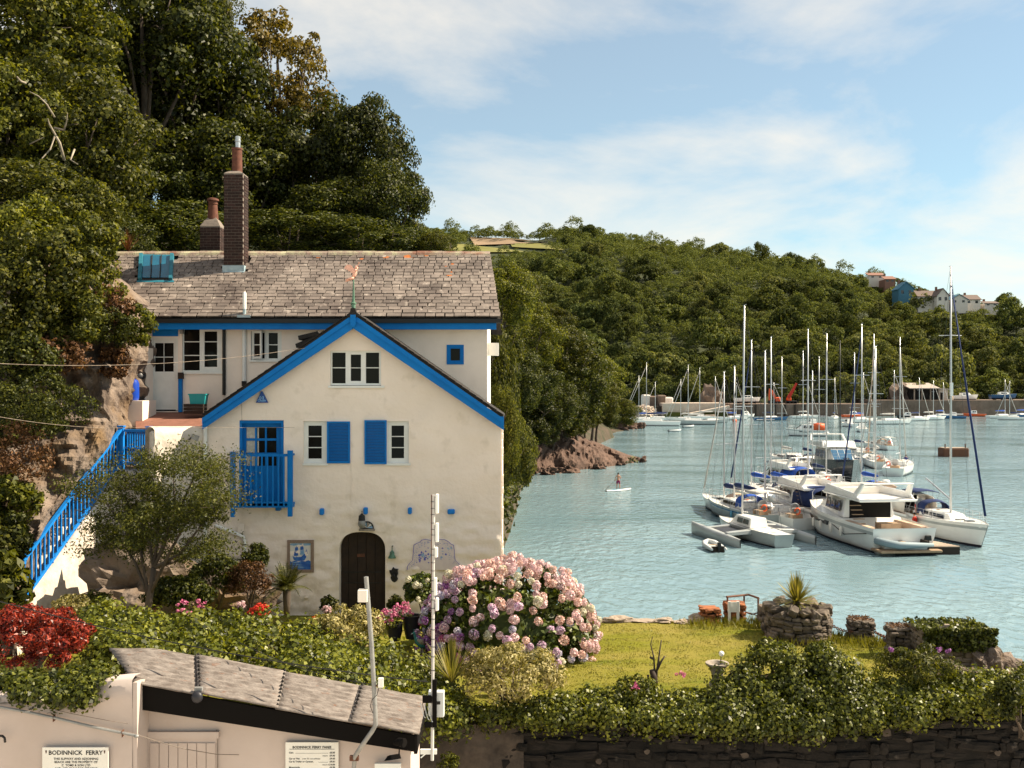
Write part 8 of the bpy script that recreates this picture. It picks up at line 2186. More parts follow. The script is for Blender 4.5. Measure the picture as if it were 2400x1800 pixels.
def dinghy(label, u, v, head, L=3.0, mat='rubber_grey', engine=True, z=0.0, depth=None, name='inflatable_dinghy', group=None, floor='rubber_grey'):
 p = PW(u, v, z) if depth is None else P(u, v, depth)
 t = thing(name, label, 'dinghy', (p.x, p.y, z if depth is None else p.z), group, R(head)); B = L * .5; r = L * .068
 pts = [(-L / 2, B / 2 - r, r * 1.2), (L * .15, B / 2 - r, r * 1.3), (L * .36, B * .28, r * 1.8), (L * .48, 0, r * 2.2), (L * .36, -B * .28, r * 1.8), (L * .15, -B / 2 + r, r * 1.3), (-L / 2, -B / 2 + r, r * 1.2)]
 MB().tube(pts, [r * .5, r, r, r, r, r, r * .5], 10).build('tube', mat, t, smooth='all', world=False)
 MB().hexa([(-L * .42, -B * .3, -.05), (L * .36, -B * .12, .02), (L * .36, B * .12, .02), (-L * .42, B * .3, -.05), (-L * .42, -B * .36, r), (L * .36, -B * .16, r * 1.3), (L * .36, B * .16, r * 1.3), (-L * .42, B * .36, r)]).build('floor', floor, t, world=False)
 MB().box((-L * .43, -B * .34, 0), (-L * .40, B * .34, r * 2.2)).build('transom', 'dock_side', t, world=False)
 MB().box((-L * .05, -B * .36, r * 1.7), (L * .03, B * .36, r * 1.9)).build('thwart', 'teak', t, world=False)
 if engine:
  e = MB().hexa([(-L * .56, -.13, r * 2), (-L * .43, -.12, r * 2), (-L * .43, .12, r * 2), (-L * .56, .13, r * 2), (-L * .55, -.12, r * 2 + .36), (-L * .45, -.1, r * 2 + .34), (-L * .45, .1, r * 2 + .34), (-L * .55, .12, r * 2 + .36)]).build('outboard', 'engine_black', t, world=False, bevel=.03)
  MB().box((-L * .52, -.05, -.3), (-L * .46, .05, r * 2)).build('outboard_leg', 'engine_black', e, world=False)
 return t
# ---- pontoon and its boats, nearest first
pn = thing('pontoon', 'floating wooden pontoon between the near motor yacht and white sailing yacht', 'pontoon', PW(2150, 1290))
cA = PW(2110, 1300); cB = PW(2245, 1298)
p0 = Vector((cA.x - .2, cA.y, .55)); wP = cB.x - cA.x + .2
k = 0; y = cA.y
while y < cA.y + 11:
 MB().box((p0.x + .02 * (y - cA.y), y, .5), (p0.x + wP - .33 * (y - cA.y), y + .27, .56)).build('plank', 'dock_wood', pn); y += .30; k += 1
 if p0.x + wP - .33 * (y - cA.y) < p0.x + .6: break
MB().hexa([(p0.x, cA.y + .02, -.3), (p0.x + wP, cA.y + .02, -.3), (p0.x + 1.5, cA.y + 8.5, -.3), (p0.x + .3, cA.y + 8.5, -.3), (p0.x, cA.y + .02, .49), (p0.x + wP, cA.y + .02, .49), (p0.x + 1.5, cA.y + 8.5, .49), (p0.x + .3, cA.y + 8.5, .49)]).build('float', 'dock_side', pn)
y1_ = motor_yacht('large white motor yacht moored stern-on with a dark saloon opening', 2008, 1262, 97, L=13.5, B=4.9, H=1.75, group='motor yachts', tall=1.15)
fenders(y1_, 13.5, 4.9, 1.75, (.3, .42, .55, .68), 1, 'gelcoat_cream', .92)
MB().tube([(-6.2, 2.3, 1.3), (-3, 2.4, .8), (1.5, 2.35, 1.9)], .03, 5).build('mooring_rope', 'dock_side', y1_, world=False)
td = dinghy('grey inflatable with blue underside on the stern of the motor yacht', 2045, 1272, 187, 3.7, 'rubber_blue', True, name='tender')
ca, sa = math.cos(R(97)), math.sin(R(97)); td.location = Vector(y1_.location) + Vector((-7.35 * ca + .3 * -sa, -7.35 * sa, .42)); td.rotation_euler = (0, 0, R(187))
dinghy('green rowing dinghy beside the pontoon with a person in red', 2135, 1255, 12, 3.3, 'hull_green', False, name='rowing_dinghy', floor='dock_wood')
s7 = sailboat('white sailing yacht at the pontoon end with navy sprayhood and dark furled jib', 2212, 1255, -88, 11.5, 20.3, H=1.35, cover=None, furl='canvas_navy', hood='canvas_navy', bim='canvas_navy', group='sailing yachts', stripe='gelcoat_grey', r=.085, spread=(.40, .72), boomup=1.2, mx=.10)
MB().box((-.08, -.1, 10.6), (.08, .1, 11.6)).build('radar_reflector', 'gelcoat', s7, world=False).location = (1.25, 0, 0)
tri = boat('trimaran', 'grey folding trimaran with two outriggers at the near end of the moorings', 1760, 1262, 106, 'sailboat', 'sailing yachts')
tri.rotation_euler = (0, 0, R(106))
hull(tri, 9.0, 2.2, .95, 'gelcoat_grey', stern=.7, rise=.15, rake=.06)
for s in (-1, 1):
 sub = MB(); n = 10
 rows = []
 for i in range(n + 1):
  f = i / n; x = -3.9 + 7.6 * f; b = .32 * math.sin(math.pi * (.02 + .96 * f)) ** .6 + .004; h = .60 + .32 * f
  rows.append([Vector((x, s * 3.0 + b * q, z_)) for q, z_ in ((0, -.15), (.7, .05), (1, h * .7), (.6, h), (-.6, h), (-1, h * .7), (-.7, .05), (0, -.15))])
 sub.grid(rows).build('outrigger', 'gelcoat_grey', tri, smooth='all', world=False)
 for x in (-1.6, 1.4):
  MB().hexa([(x - .35, s * .7, .62), (x + .35, s * .7, .62), (x + .22, s * 2.9, .55), (x - .22, s * 2.9, .55), (x - .3, s * .7, .95), (x + .3, s * .7, .95), (x + .2, s * 2.9, .8), (x - .2, s * 2.9, .8)]).build('wing_beam', 'gelcoat_grey', tri, world=False, bevel=.04)
 MB().hexa([(-1.3, s * .9, .78), (1.1, s * .9, .78), (1.1, s * 2.7, .70), (-1.3, s * 2.7, .70), (-1.3, s * .9, .80), (1.1, s * .9, .80), (1.1, s * 2.7, .72), (-1.3, s * 2.7, .72)]).build('trampoline', 'alloy_dark', tri, world=False)
cb_ = block(tri, 'cabin', -1.2, 2.4, 1.5, .9, .95, 1.65, 'gelcoat', rf=.9, ra=.1); side_panes(cb_, -.9, 1.2, 1.42, 1.1, 1.15, 1.5, 2)
rig(tri, 1.3, 1.6, 17.4, 9, 4.6, -4.4, boom=None, furl=None, H=1.0, B=2.6, spread=(.52,), lean=-.3, r=.085)
dinghy('small grey inflatable tied at the left end of the moorings', 1672, 1288, 95, 2.7, 'rubber_grey', True)
sailboat('sailing yacht with grey sail cover lying behind the trimaran', 1805, 1222, 106, 10.5, 14.3, cover='canvas_grey', furl=None, bim=None, mx=.08, spread=(.30, .55), r=.09)
s3 = sailboat('blue-trimmed cruising yacht with cream bimini and row of blue fenders', 1735, 1215, 103, 11.5, 13.0, hmat='gelcoat_grey', cover='canvas_navy', furl=None, hood='canvas_blue', bim='canvas_grey', stripe='gelcoat_blue', mx=.1, boots='hull_dark')
fenders(s3, 11.5, 3.3, 1.05, (.12, .24, .34), 1, 'fender')
sailboat('cream sailing yacht with blue boom cover behind the fendered yacht', 1775, 1178, 102, 11, 15.8, hmat='gelcoat_cream', cover='canvas_blue', furl='canvas_navy', hood=None, mx=.12)
motor_yacht('motor cruiser with navy cockpit canopy beside the large motor yacht', 1878, 1216, 100, L=11.5, B=4.1, H=1.5, canopy_mat='canvas_navy', group='motor yachts')
motor_yacht('white sports cruiser behind the large motor yacht by the pontoon', 2098, 1222, 95, L=10, B=3.5, H=1.25, fly=False, canopy_mat='gelcoat_cream', flagged=True, group='motor yachts')
sailboat('yacht with tan sail cover showing above the motor yachts', 2070, 1196, 100, 9.5, 15, cover='canvas_tan', furl=None, mx=.14, lean=0)
sailboat('navy-hulled yacht squeezed between the cruising yachts', 1818, 1172, 101, 10.5, 16.2, hmat='gelcoat_blue', cover='canvas_blue', furl=None, hood='canvas_navy', mx=.1)
sailboat('white ketch with grey furled jib left of the middle pontoon', 1708, 1200, 104, 9.5, 12.6, cover='canvas_navy', furl='canvas_grey', hood='canvas_tan', mx=.1)
sailboat('cream yacht with tan hood inside the pontoon berth', 1905, 1182, 100, 10, 16.8, hmat='gelcoat_cream', cover='canvas_tan', furl=None, hood='canvas_tan', mx=.1)
sailboat('slim white yacht on the far side of the pontoon', 2030, 1168, 96, 10, 17.6, cover='canvas_blue', furl='canvas_navy', hood='canvas_blue', mx=.1)
# ---- the middle rows
motor_yacht('compact cruiser with blue canopy between the yacht masts', 1835, 1150, 110, L=9, B=3.3, H=1.2, fly=True, canopy_mat='canvas_blue', group='motor yachts')
sailboat('grey yacht with raised hood right of the small cabin cruiser', 1888, 1092, 95, 9.5, 16.2, hmat='gelcoat_grey', cover='canvas_navy', furl=None, hood='canvas_navy', mx=.1)
motor_yacht('tall white motor yacht seen bow-on with blue windscreen and dark hull', 1958, 1128, -97, L=17, B=5.2, H=2.4, hmat='hull_dark', glass='boat_glass_blue', group='motor yachts', tall=1.25, platform=False)
motor_yacht('small white cabin cruiser left of the tall motor yacht', 1858, 1110, -110, L=8, B=2.9, H=1.3, hmat='gelcoat_grey', fly=False, group='motor yachts', platform=False)
sailboat('white yacht seen from the stern with a red ensign and davits', 2108, 1108, 62, 11.5, 17.6, cover=None, furl='canvas_grey', flagged=True, mx=.05)
sailboat('white yacht with two spreaders beside the tall motor yacht', 1940, 1150, 80, 10, 17.0, cover=None, furl=None, lean=-.4, r=.09)
sailboat('grey yacht just left of the tall motor yacht bow', 1913, 1140, 95, 9.5, 13.0, cover='canvas_navy', furl=None)
sailboat('yacht with bare silver mast behind the tall motor yacht', 1926, 1100, 90, 10, 15.2, cover='canvas_grey', furl=None)
sailboat('blue yacht with black mast among the middle moorings', 1975, 1082, 88, 11, 18.0, hmat='gelcoat_blue', cover='canvas_navy', furl=None, mastmat='alloy_dark')
sailboat('tall-masted white yacht right of the motor yacht', 2052, 1092, 80, 11, 18.6, cover='canvas_grey', furl='canvas_tan', r=.11)
sailboat('yacht with pale canopy moored beyond the ensign yacht', 2058, 1052, 100, 9.5, 16.0, hood='canvas_tan', bim='gelcoat_cream', cover=None)
motor_yacht('small working boat with an orange life-ring on the left of the channel', 1893, 1022, 170, L=8, B=2.8, H=1.3, fly=False, platform=False, group='motor yachts', canopy_mat='orange_paint')
sailboat('white yacht with slim mast left of the tall motor yacht', 1840, 1085, 100, 9, 15.5, cover='canvas_grey', furl=None)
sailboat('grey-hulled yacht astern of the tall motor yacht', 2010, 1070, 95, 10, 16.5, hmat='gelcoat_grey', cover='canvas_navy', furl=None)
MB_ = thing('mooring_float', 'rusty flat mooring barge afloat at the right', 'mooring barge', PW(2242, 1068))
c = PW(2242, 1071); MB().box((c.x - 2.0, c.y, -.2), (c.x + 2.0, c.y + 2.4, 1.35)).build('hull', 'rust', MB_, bevel=.12); MB().box((c.x - 1.9, c.y + .1, 1.36), (c.x + 1.9, c.y + 2.3, 1.42)).build('deck', 'dock_wood', MB_)
for dx in (-1.6, 1.6): MB().lathe([(.1, 0), (.1, .5), (.16, .52), (.16, .58)], (c.x + dx, c.y + .5, 1.4), 8).build('bollard', 'rust', MB_)
# ---- far rows: smaller, along the quays
FARB = [  # label, u, v waterline, heading, length, mast height, hull, cover
 ('long white yacht lying beside the headland point', 1530, 998, 175, 14, 17.5, 'gelcoat', 'canvas_navy'),
 ('white yacht with slanting forestay nearest the headland', 1508, 990, 170, 11, 14.0, 'gelcoat', 'canvas_blue'),
 ('slim yacht between the two headland yachts', 1545, 986, 178, 10, 12.2, 'gelcoat', 'canvas_navy'),
 ('grey ketch moored before the pale quay', 1625, 995, 178, 12, 17.0, 'gelcoat_grey', 'canvas_grey'),
 ('yacht moored stern to the grey ketch', 1605, 988, 172, 10, 13.0, 'gelcoat', 'canvas_grey'),
 ('white yacht behind the grey ketch', 1650, 984, 175, 11, 16.8, 'gelcoat', 'canvas_grey'),
 ('pale blue hulled boat with a dark blue bow patch', 1668, 991, 5, 9, 13.8, 'gelcoat_grey', 'canvas_tan'),
 ('white yacht with blue hood before the stone quay', 1718, 984, 10, 9, 13.0, 'gelcoat', 'canvas_blue'),
 ('dark blue yacht moored alone before the stone quay', 1805, 985, 6, 10, 12.0, 'gelcoat_blue', 'canvas_navy'),
 ('white yacht behind the pontoon masts near the quay', 1885, 980, 10, 9, 13.0, 'gelcoat', 'canvas_grey'),
 ('white day boat beside the quay wall in the middle', 1955, 982, 60, 8, 13.5, 'gelcoat', 'canvas_navy'),
 ('white yacht moored left of the boat shed', 2015, 990, 20, 11, 15.0, 'gelcoat', 'canvas_blue'),
 ('large white yacht before the boat shed', 2085, 994, 12, 12, 15.5, 'gelcoat', 'canvas_grey'),
 ('white yacht turned towards the boat shed', 2148, 986, 25, 10, 13.5, 'gelcoat', 'canvas_navy'),
 ('white yacht with bright bow right of the shed yachts', 2180, 984, 15, 10, 12.6, 'gelcoat', 'canvas_grey'),
 ('small yacht with blue cover right of the boat shed', 2205, 978, 20, 9, 12.0, 'gelcoat', 'canvas_blue'),
 ('yacht with blue cockpit cover at the right edge', 2348, 980, 10, 10, 13.0, 'gelcoat', 'canvas_blue'),
 ('white yacht beside the blue-covered one at the right edge', 2375, 984, 170, 9, 12.5, 'gelcoat', 'canvas_navy'),
 ('blue-hulled yacht cut by the right edge', 2396, 978, 15, 10, 13.0, 'gelcoat_blue', 'canvas_blue'),
]
for (lb, u, v, hd, L, ht, hm_, cv) in FARB:
 sailboat(lb, u, v, hd, L * 1.02, ht, hmat=hm_, cover=cv, furl='canvas_grey', detail=1, r=.10, group='yachts along the far quays')
FARM = [('small red-hulled launch near the far right quay', 2285, 976, 160, 'orange_paint'), ('small launch right of the mooring with dark engine', 2322, 974, 20, 'gelcoat'), ('white launch with orange side among the middle yachts', 1998, 978, 10, 'orange_paint'),
  ('small blue motor boat near the right mooring', 2236, 981, 175, 'gelcoat_blue'), ('open workboat left of the boat shed yachts', 2130, 981, 170, 'hull_dark'), ('white cabin boat below the excavator', 1745, 978, 20, 'gelcoat'),
  ('white motor boat among the crowded middle yachts', 1990, 1000, 100, 'gelcoat'), ('orange-trimmed work boat among the middle yachts', 1905, 1000, 90, 'gelcoat'), ('blue canopied motor boat among the middle yachts', 2020, 1012, 80, 'gelcoat')]
for (lb, u, v, hd, hm_) in FARM:
 t = boat('motor_launch', lb, u, v, hd, 'motor boat', 'small motor boats'); hull(t, 7, 2.5, .9, hm_, stern=.9); c_ = block(t, 'wheelhouse', -.6, 1.8, 1.7, 1.2, .95, 2.1, 'gelcoat', rf=.7); side_panes(c_, -.3, .9, 1.62, 1.5, 1.45, 1.9, 2)
for (u, v, lb) in ((1580, 1012, 'small dark tender lying off the long white yacht'), (1612, 1002, 'small white tender tied under the grey ketch')):
 dinghy(lb, u, v, 10, 3.2, 'rubber_grey', False, group='tenders')
for k, (u, v, mt, lb) in enumerate([(1722, 988, 'orange_paint', 'orange mooring buoy before the stone quay'), (1738, 983, 'gelcoat_blue', 'dark blue mooring buoy before the stone quay'), (1833, 984, 'gelcoat_blue', 'dark mooring buoy beside the dark blue yacht')]):
 c = PW(u, v); tag(MB().ball((c.x, c.y, .25), (.7, .7, .6), 12, 8).build('mooring_buoy', mt, smooth='all'), lb, 'buoy')
# ================================================================== FAR SHORE
def seg_wall(name, label, pts, z1, mat, dep=6, cat='quay'):
 t = thing(name, label, cat, pts[0]);
 for a, b in zip(pts, pts[1:]):
  MB().hexa([(a.x, a.y, -1), (b.x, b.y, -1), (b.x, b.y + dep, -1), (a.x, a.y + dep, -1), (a.x, a.y, z1), (b.x, b.y, z1), (b.x, b.y + dep, z1), (a.x, a.y + dep, z1)]).build('wall_section', mat, t)
 return t
def G(u, d, z=0): return Vector(((u - 1200) / FOC * d, d, z))
qz = lambda v, d: CAM_Z - (v - 900) / FOC * d
q1 = seg_wall('pale_quay', 'pale rendered quay with a sloping ramp and weedy foot', [G(1553, 362), G(1700, 364)], qz(945, 362), 'quay_pale', 14)
a, b = G(1612, 361.2), G(1706, 361.2)
MB().prism([Vector((a.x, a.y, qz(968, 361))), Vector((b.x, b.y, qz(950, 361))), Vector((b.x, b.y, qz(955, 361))), Vector((a.x, a.y, qz(972, 361)))], (0, -3.5, 0)).build('ramp', 'quay_pale', q1)
MB().box((G(1556, 361).x, 361.4, -.5), (G(1704, 361).x, 361.9, qz(966, 361))).build('weed_band', 'weed', q1)
q2 = seg_wall('stone_quay', 'long brown stone quay wall along the far shore', [G(1716, 364), G(1850, 364), G(1990, 362), G(2050, 364)], qz(947, 364), 'quay_stone', 20)
for k in range(14):
 c = G(1725 + k * 23, 363.5); MB().box((c.x - .25, c.y - .3, -1), (c.x + .25, c.y + .6, qz(948, 363))).build('pile', 'dock_side', q2)
q3 = seg_wall('boatyard_quay', 'stone boatyard wall right of the boat shed', [G(2052, 366), G(2130, 368), G(2230, 366), G(2345, 368), G(2600, 372)], qz(938, 367), 'quay_stone', 24)
sh = thing('boat_shed', 'low grey boat shed with open dark front on the far quay', 'shed', G(2180, 374, qz(935, 374)))
a, b = G(2135, 374), G(2198, 374); z0_, z1_ = qz(938, 374), qz(912, 374)
MB().box((a.x, 374, z0_), (b.x, 382, z1_)).build('wall', 'interior_dark', sh)  # solid box coloured black to read as the shaded open front
MB().hexa([(a.x - 1, 372.5, z1_ + .1), (b.x + .3, 372.5, z1_ + .1), (b.x + .3, 383, z1_ + 2.0), (a.x - 1, 383, z1_ + 2.0), (a.x - 1, 372.5, z1_ + .4), (b.x + .3, 372.5, z1_ + .4), (b.x + .3, 383, z1_ + 2.3), (a.x - 1, 383, z1_ + 2.3)]).build('roof', 'shed_roof', sh)
for u in (2142, 2160, 2180): MB().box(G(u, 373.6, z0_), G(u + 2, 373.9, z1_)).build('post', 'dock_wood', sh)
c1, c2_ = G(2199, 374), G(2221, 374); MB().box((c1.x, 373.5, z0_), (c2_.x, 381, z1_ - .3)).build('gable_wall', 'quay_pale', sh)
MB().box((c1.x - .3, 373, z1_ - .29), (c2_.x + .3, 381.5, z1_ + .2)).build('annexe_roof', 'shed_roof', sh); MB().box(G(2204, 373.4, z0_), G(2209, 373.6, z1_ - 1.2)).build('door', 'interior_dark', sh)
yd = thing('stone_store', 'small ruined stone building at the left end of the pale quay', 'building', G(1530, 372, qz(950, 372)))
for (u0, u1, vt, mt) in ((1507, 1520, 925, 'far_wall'), (1520, 1533, 928, 'quay_stone'), (1540, 1556, 926, 'quay_stone'), (1557, 1572, 931, 'far_wall')):
 MB().box(G(u0, 370, -1), G(u1, 376, qz(vt, 370))).build('wall', mt, yd, bevel=.4)
tag(seg_wall('dark_slip', 'dark timber slip left of the pale quay', [G(1515, 364), G(1552, 364)], qz(952, 364), 'dock_side', 10), None)
rr_ = random.Random(44)
for k in range(22):
 u = 1478 + k * 2.4; o = bpy.data.objects.new('riprap_stone', ROCKS[k % 6]); COL.objects.link(o); o.location = G(u, 362 + rr_.uniform(-2, 3), rr_.uniform(.2, 3.0)); o.scale = (1.6, 1.4, 1.3); set_mat(o, 'quay_pale')
 tag(o, 'pale armour stone on the far shore by the pale quay', 'stone', 'armour stones by the pale quay')
for (u, v, s_, lb) in ((1674, 942, 3.2, 'bare brown rock face above the pale quay'), (1664, 938, 3.6, 'taller bare rock face beside the pale quay'), (2112, 936, 4.5, 'bare rock face left of the boat shed')):
 o = bpy.data.objects.new('rock_face', rock_mesh(70 + u, 1, 1, 1.2, 3, .5)); o.data.materials.append(MATS['quay_stone']); COL.objects.link(o); o.location = G(u, 380, qz(v, 380)); o.scale = (s_, s_, s_ * 1.2); tag(o, lb, 'rock face')
ex = thing('excavator', 'red excavator with raised bent arm on the stone quay', 'excavator', G(1822, 370, qz(945, 370))); ez = qz(945, 370)
e_ = lambda u, v: G(u, 370, qz(v, 370))
for dy in (0, 2.2): MB().prism([e_(1812, 946) + Vector((0, dy, 0)), e_(1830, 946) + Vector((0, dy, 0)), e_(1831, 941) + Vector((0, dy, 0)), e_(1811, 941) + Vector((0, dy, 0))], (0, .6, 0)).build('track', 'engine_black', ex, bevel=.15)
MB().box(e_(1818, 941), e_(1830, 931) + Vector((0, 2.6, 0))).build('body', 'orange_paint', ex, bevel=.2); MB().box(e_(1812, 940), e_(1818, 930) + Vector((0, 1.4, 0))).build('cab', 'boat_glass', ex, bevel=.1)
MB().tube([e_(1817, 935), e_(1812, 922), e_(1805, 911)], [.55, .6, .35], 4).build('boom', 'orange_paint', ex); MB().tube([e_(1805, 911), e_(1803, 925), e_(1803, 938)], [.4, .35, .25], 4).build('arm', 'orange_paint', ex); MB().hexa([e_(1801, 946), e_(1806, 946), e_(1806, 946) + Vector((0, 1, 0)), e_(1801, 946) + Vector((0, 1, 0)), e_(1801, 938), e_(1805, 938), e_(1805, 938) + Vector((0, 1, 0)), e_(1801, 938) + Vector((0, 1, 0))]).build('bucket', 'engine_black', ex)
cr_ = thing('mobile_crane', 'red mobile crane with jib raised to the right on the quay', 'crane', G(1850, 370, ez))
MB().box(e_(1843, 946), e_(1868, 939) + Vector((0, 2.5, 0))).build('chassis', 'engine_black', cr_, bevel=.1); MB().box(e_(1846, 939), e_(1855, 932) + Vector((0, 2, 0))).build('cab', 'orange_paint', cr_, bevel=.15)
MB().tube([e_(1848, 932), e_(1858, 915), e_(1867, 898)], [.75, .6, .42], 4).build('jib', 'flag_red', cr_)
for u in (1847, 1856, 1864): MB().tube([e_(u, 945), e_(u, 945) + Vector((0, .5, 0))], .55, 10).build('wheel', 'engine_black', cr_)
for (u, v, lb, mt, hd) in ((1750, 936, 'white boat propped ashore at the end of the stone quay', 'gelcoat', 5), (2260, 930, 'white yacht hull laid up ashore right of the boat shed', 'gelcoat', 3), (2350, 928, 'blue-sheeted boat ashore at the right edge of the quay', 'gelcoat_blue', 0)):
 t = thing('laid_up_boat', lb, 'boat', G(u, 376, qz(v + 6, 376)), 'boats ashore', R(hd)); hull(t, 9, 3, 1.4, mt, stern=.85); c_ = block(t, 'cabin', -1.5, 2.5, 2, 1.4, 1.4, 2.4, 'gelcoat', rf=.8); side_panes(c_, -1, 1.2, 1.9, 1.8, 1.7, 2.2, 2)
 mb = MB()
 for dx in (-3, 0, 3): mb.box((dx - .15, -1.2, -2.2), (dx + .15, 1.2, .0))
 mb.build('cradle', 'dock_side', t, world=False)
def far_house(label, u0, u1, vtop, vbase, d, wall='far_wall', roof='far_roof', gable=True, name='hilltop_house'):
 a, b = G(u0, d), G(u1, d); zb, zt_ = qz(vbase, d), qz(vtop, d); ze = zb + (zt_ - zb) * .52
 t = thing(name, label, 'house', ((a.x + b.x) / 2, d, zb - 3), 'houses on the ridge'); dp = 9
 MB().box((a.x, d, zb - 4), (b.x, d + dp, ze)).build('wall', wall, t)
 ov = .5
 if gable: # ridge runs away from us on the right part
  m_ = (a.x + b.x) / 2
  MB().prism([(a.x, d + .02, ze), (b.x, d + .02, ze), (m_, d + .02, zt_ - .3)], (0, dp, 0)).build('gable_wall', wall, t)
  ro = MB()
  for s, x in ((-1, a.x - ov), (1, b.x + ov)): ro.hexa([(m_, d - ov, zt_ - .25), (x, d - ov, ze - .35), (x, d + dp, ze - .35), (m_, d + dp, zt_ - .25), (m_, d - ov, zt_), (x, d - ov, ze - .1), (x, d + dp, ze - .1), (m_, d + dp, zt_)])
  ro = ro.build('roof', roof, t)
 else:
  ro = MB().hexa([(a.x - ov, d - ov, ze - .1), (b.x + ov, d - ov, ze - .1), (b.x + ov, d + dp / 2 + .3, zt_ - .2), (a.x - ov, d + dp / 2 + .3, zt_ - .2), (a.x - ov, d - ov, ze + .15), (b.x + ov, d - ov, ze + .15), (b.x + ov, d + dp / 2 + .3, zt_), (a.x - ov, d + dp / 2 + .3, zt_)]).build('roof', roof, t)
 MB().box((a.x + (b.x - a.x) * .2, d + dp * .5, zt_ - .8), (a.x + (b.x - a.x) * .2 + .9, d + dp * .5 + .9, zt_ + 1.0)).build('chimney', 'far_roof_red', ro)
 n = max(2, int((b.x - a.x) / 3.2))
 for k in range(n):
  x = a.x + (b.x - a.x) * (k + .5) / n
  w_ = MB().box((x - .65, d - .06, zb + (ze - zb) * .45), (x + .65, d + .02, zb + (ze - zb) * .85)).build('window', 'boat_glass', t)
far_house('low reddish house half hidden by trees on the ridge', 2036, 2072, 637, 655, 560, 'far_wall', 'far_roof_red', False)
far_house('brown-roofed house left of the blue one on the ridge', 2074, 2098, 645, 665, 550, 'far_roof_red', 'far_roof_red', False)
far_house('blue-roofed chalet on the ridge', 2106, 2142, 659, 697, 520, 'far_roof_blue', 'far_roof_blue')
far_house('wide white house with grey roof on the ridge', 2152, 2204, 679, 713, 505, 'far_wall', 'far_roof', False)
far_house('white gable-fronted house on the ridge', 2196, 2224, 675, 713, 500, 'far_wall', 'far_roof')
far_house('dark-roofed bungalow right of the gabled house', 2228, 2268, 689, 715, 500, 'far_wall', 'far_roof_blue')
far_house('cream house partly screened on the ridge', 2262, 2298, 689, 717, 505, 'far_wall', 'far_roof', False)
far_house('last small grey house at the right end of the ridge', 2308, 2340, 704, 719, 505, 'far_wall', 'far_roof', False)
# ================================================================== PEOPLE
def skin_body(name, mat, par, joints, edges, world=False):
 """one continuous figure: joints {name: (pos, radius)}"""
 me = bpy.data.meshes.new(name); names = list(joints); idx = {n_: i for i, n_ in enumerate(names)}
 me.from_pydata([joints[n_][0] for n_ in names], [(idx[a], idx[b]) for a, b in edges], [])
 o = bpy.data.objects.new(name, me); COL.objects.link(o)
 o.modifiers.new('skin', 'SKIN'); me.skin_vertices
 for i, n_ in enumerate(names):
  r = joints[n_][1]; me.skin_vertices[0].data[i].radius = (r, r) if isinstance(r, (int, float)) else r
 me.skin_vertices[0].data[0].use_root = True
 s = o.modifiers.new('smooth', 'SUBSURF'); s.levels = 2; s.render_levels = 2
 me.materials.append(MATS[mat]); o.parent = par
 return o
def figure(par, sit=False, scale=1.0, clothes=None, skin='skin', lean=0.0, arms=None):
 z = lambda q: q
 J = {'pelvis': ((0, 0, .95), .135), 'waist': ((lean * .3, 0, 1.10), .125), 'chest': ((lean * .7, 0, 1.32), (.15, .13)), 'neckb': ((lean, 0, 1.48), .075), 'neck': ((lean, 0, 1.54), .055), 'head': ((lean + .02, 0, 1.64), .09), 'crown': ((lean + .02, 0, 1.74), .075)}
 E = [('pelvis', 'waist'), ('waist', 'chest'), ('chest', 'neckb'), ('neckb', 'neck'), ('neck', 'head'), ('head', 'crown')]
 for s, n_ in ((-1, 'r'), (1, 'l')):
  J.update({'sh' + n_: ((lean, s * .19, 1.44), .062)})
  el, ha = (arms or {}).get(n_, (((lean + .05, s * .27, 1.16)), ((lean + .16, s * .24, .92))))
  J.update({'el' + n_: (el, .045), 'wr' + n_: (ha, .033), 'ha' + n_: ((ha[0] + .06, ha[1], ha[2] - .05), .042)})
  J.update({'hip' + n_: ((0, s * .10, .88), .10), 'kn' + n_: ((.05 if not sit else .42, s * .14, .50 if not sit else .80), .068), 'an' + n_: ((0 if not sit else .45, s * .16, .09 if not sit else .38), .045), 'toe' + n_: ((.15 if not sit else .6, s * .17, .04 if not sit else .34), .04)})
  E += [('neckb', 'sh' + n_), ('sh' + n_, 'el' + n_), ('el' + n_, 'wr' + n_), ('wr' + n_, 'ha' + n_), ('pelvis', 'hip' + n_), ('hip' + n_, 'kn' + n_), ('kn' + n_, 'an' + n_), ('an' + n_, 'toe' + n_)]
 return skin_body('body', skin, par, J, E), J
def head_bits(par, lean=0.0):
 MB().ball((lean - .005, 0, 1.72), (.105, .095, .10), 10, 7).build('hair', 'hair_dark', par, smooth='all', world=False)
 for s in (-1, 1): MB().ball((lean + .098, s * .033, 1.655), (.012, .012, .010), 6, 4).build('eye', 'hair_dark', par, world=False)
 MB().ball((lean + .112, 0, 1.63), (.02, .014, .022), 6, 5).build('nose', 'skin', par, smooth='all', world=False)
 for s in (-1, 1): MB().ball((lean + .02, s * .098, 1.64), (.022, .012, .03), 6, 5).build('ear', 'skin', par, smooth='all', world=False)
def fingers(par, ha, dirv, s):
 for k in range(4):
  a = Vector(ha) + Vector((.05, s * (-.03 + .02 * k), -.03)); MB().tube([a, a + Vector(dirv) * .05, a + Vector(dirv) * .07 + Vector((-.03, 0, -.02))], [.010, .009, .007], 5).build('finger', 'skin', par, smooth='all', world=False)
 a = Vector(ha) + Vector((.02, s * -.045, .0)); MB().tube([a, a + Vector((.04, -s * .01, -.02))], [.011, .008], 5).build('thumb', 'skin', par, smooth='all', world=False)
pb = PW(1449, 1150)
bd_ = thing('paddle_board', 'white and blue stand-up paddle board on the water', 'paddle board', (pb.x, pb.y, .0), None, R(35))
rows = []
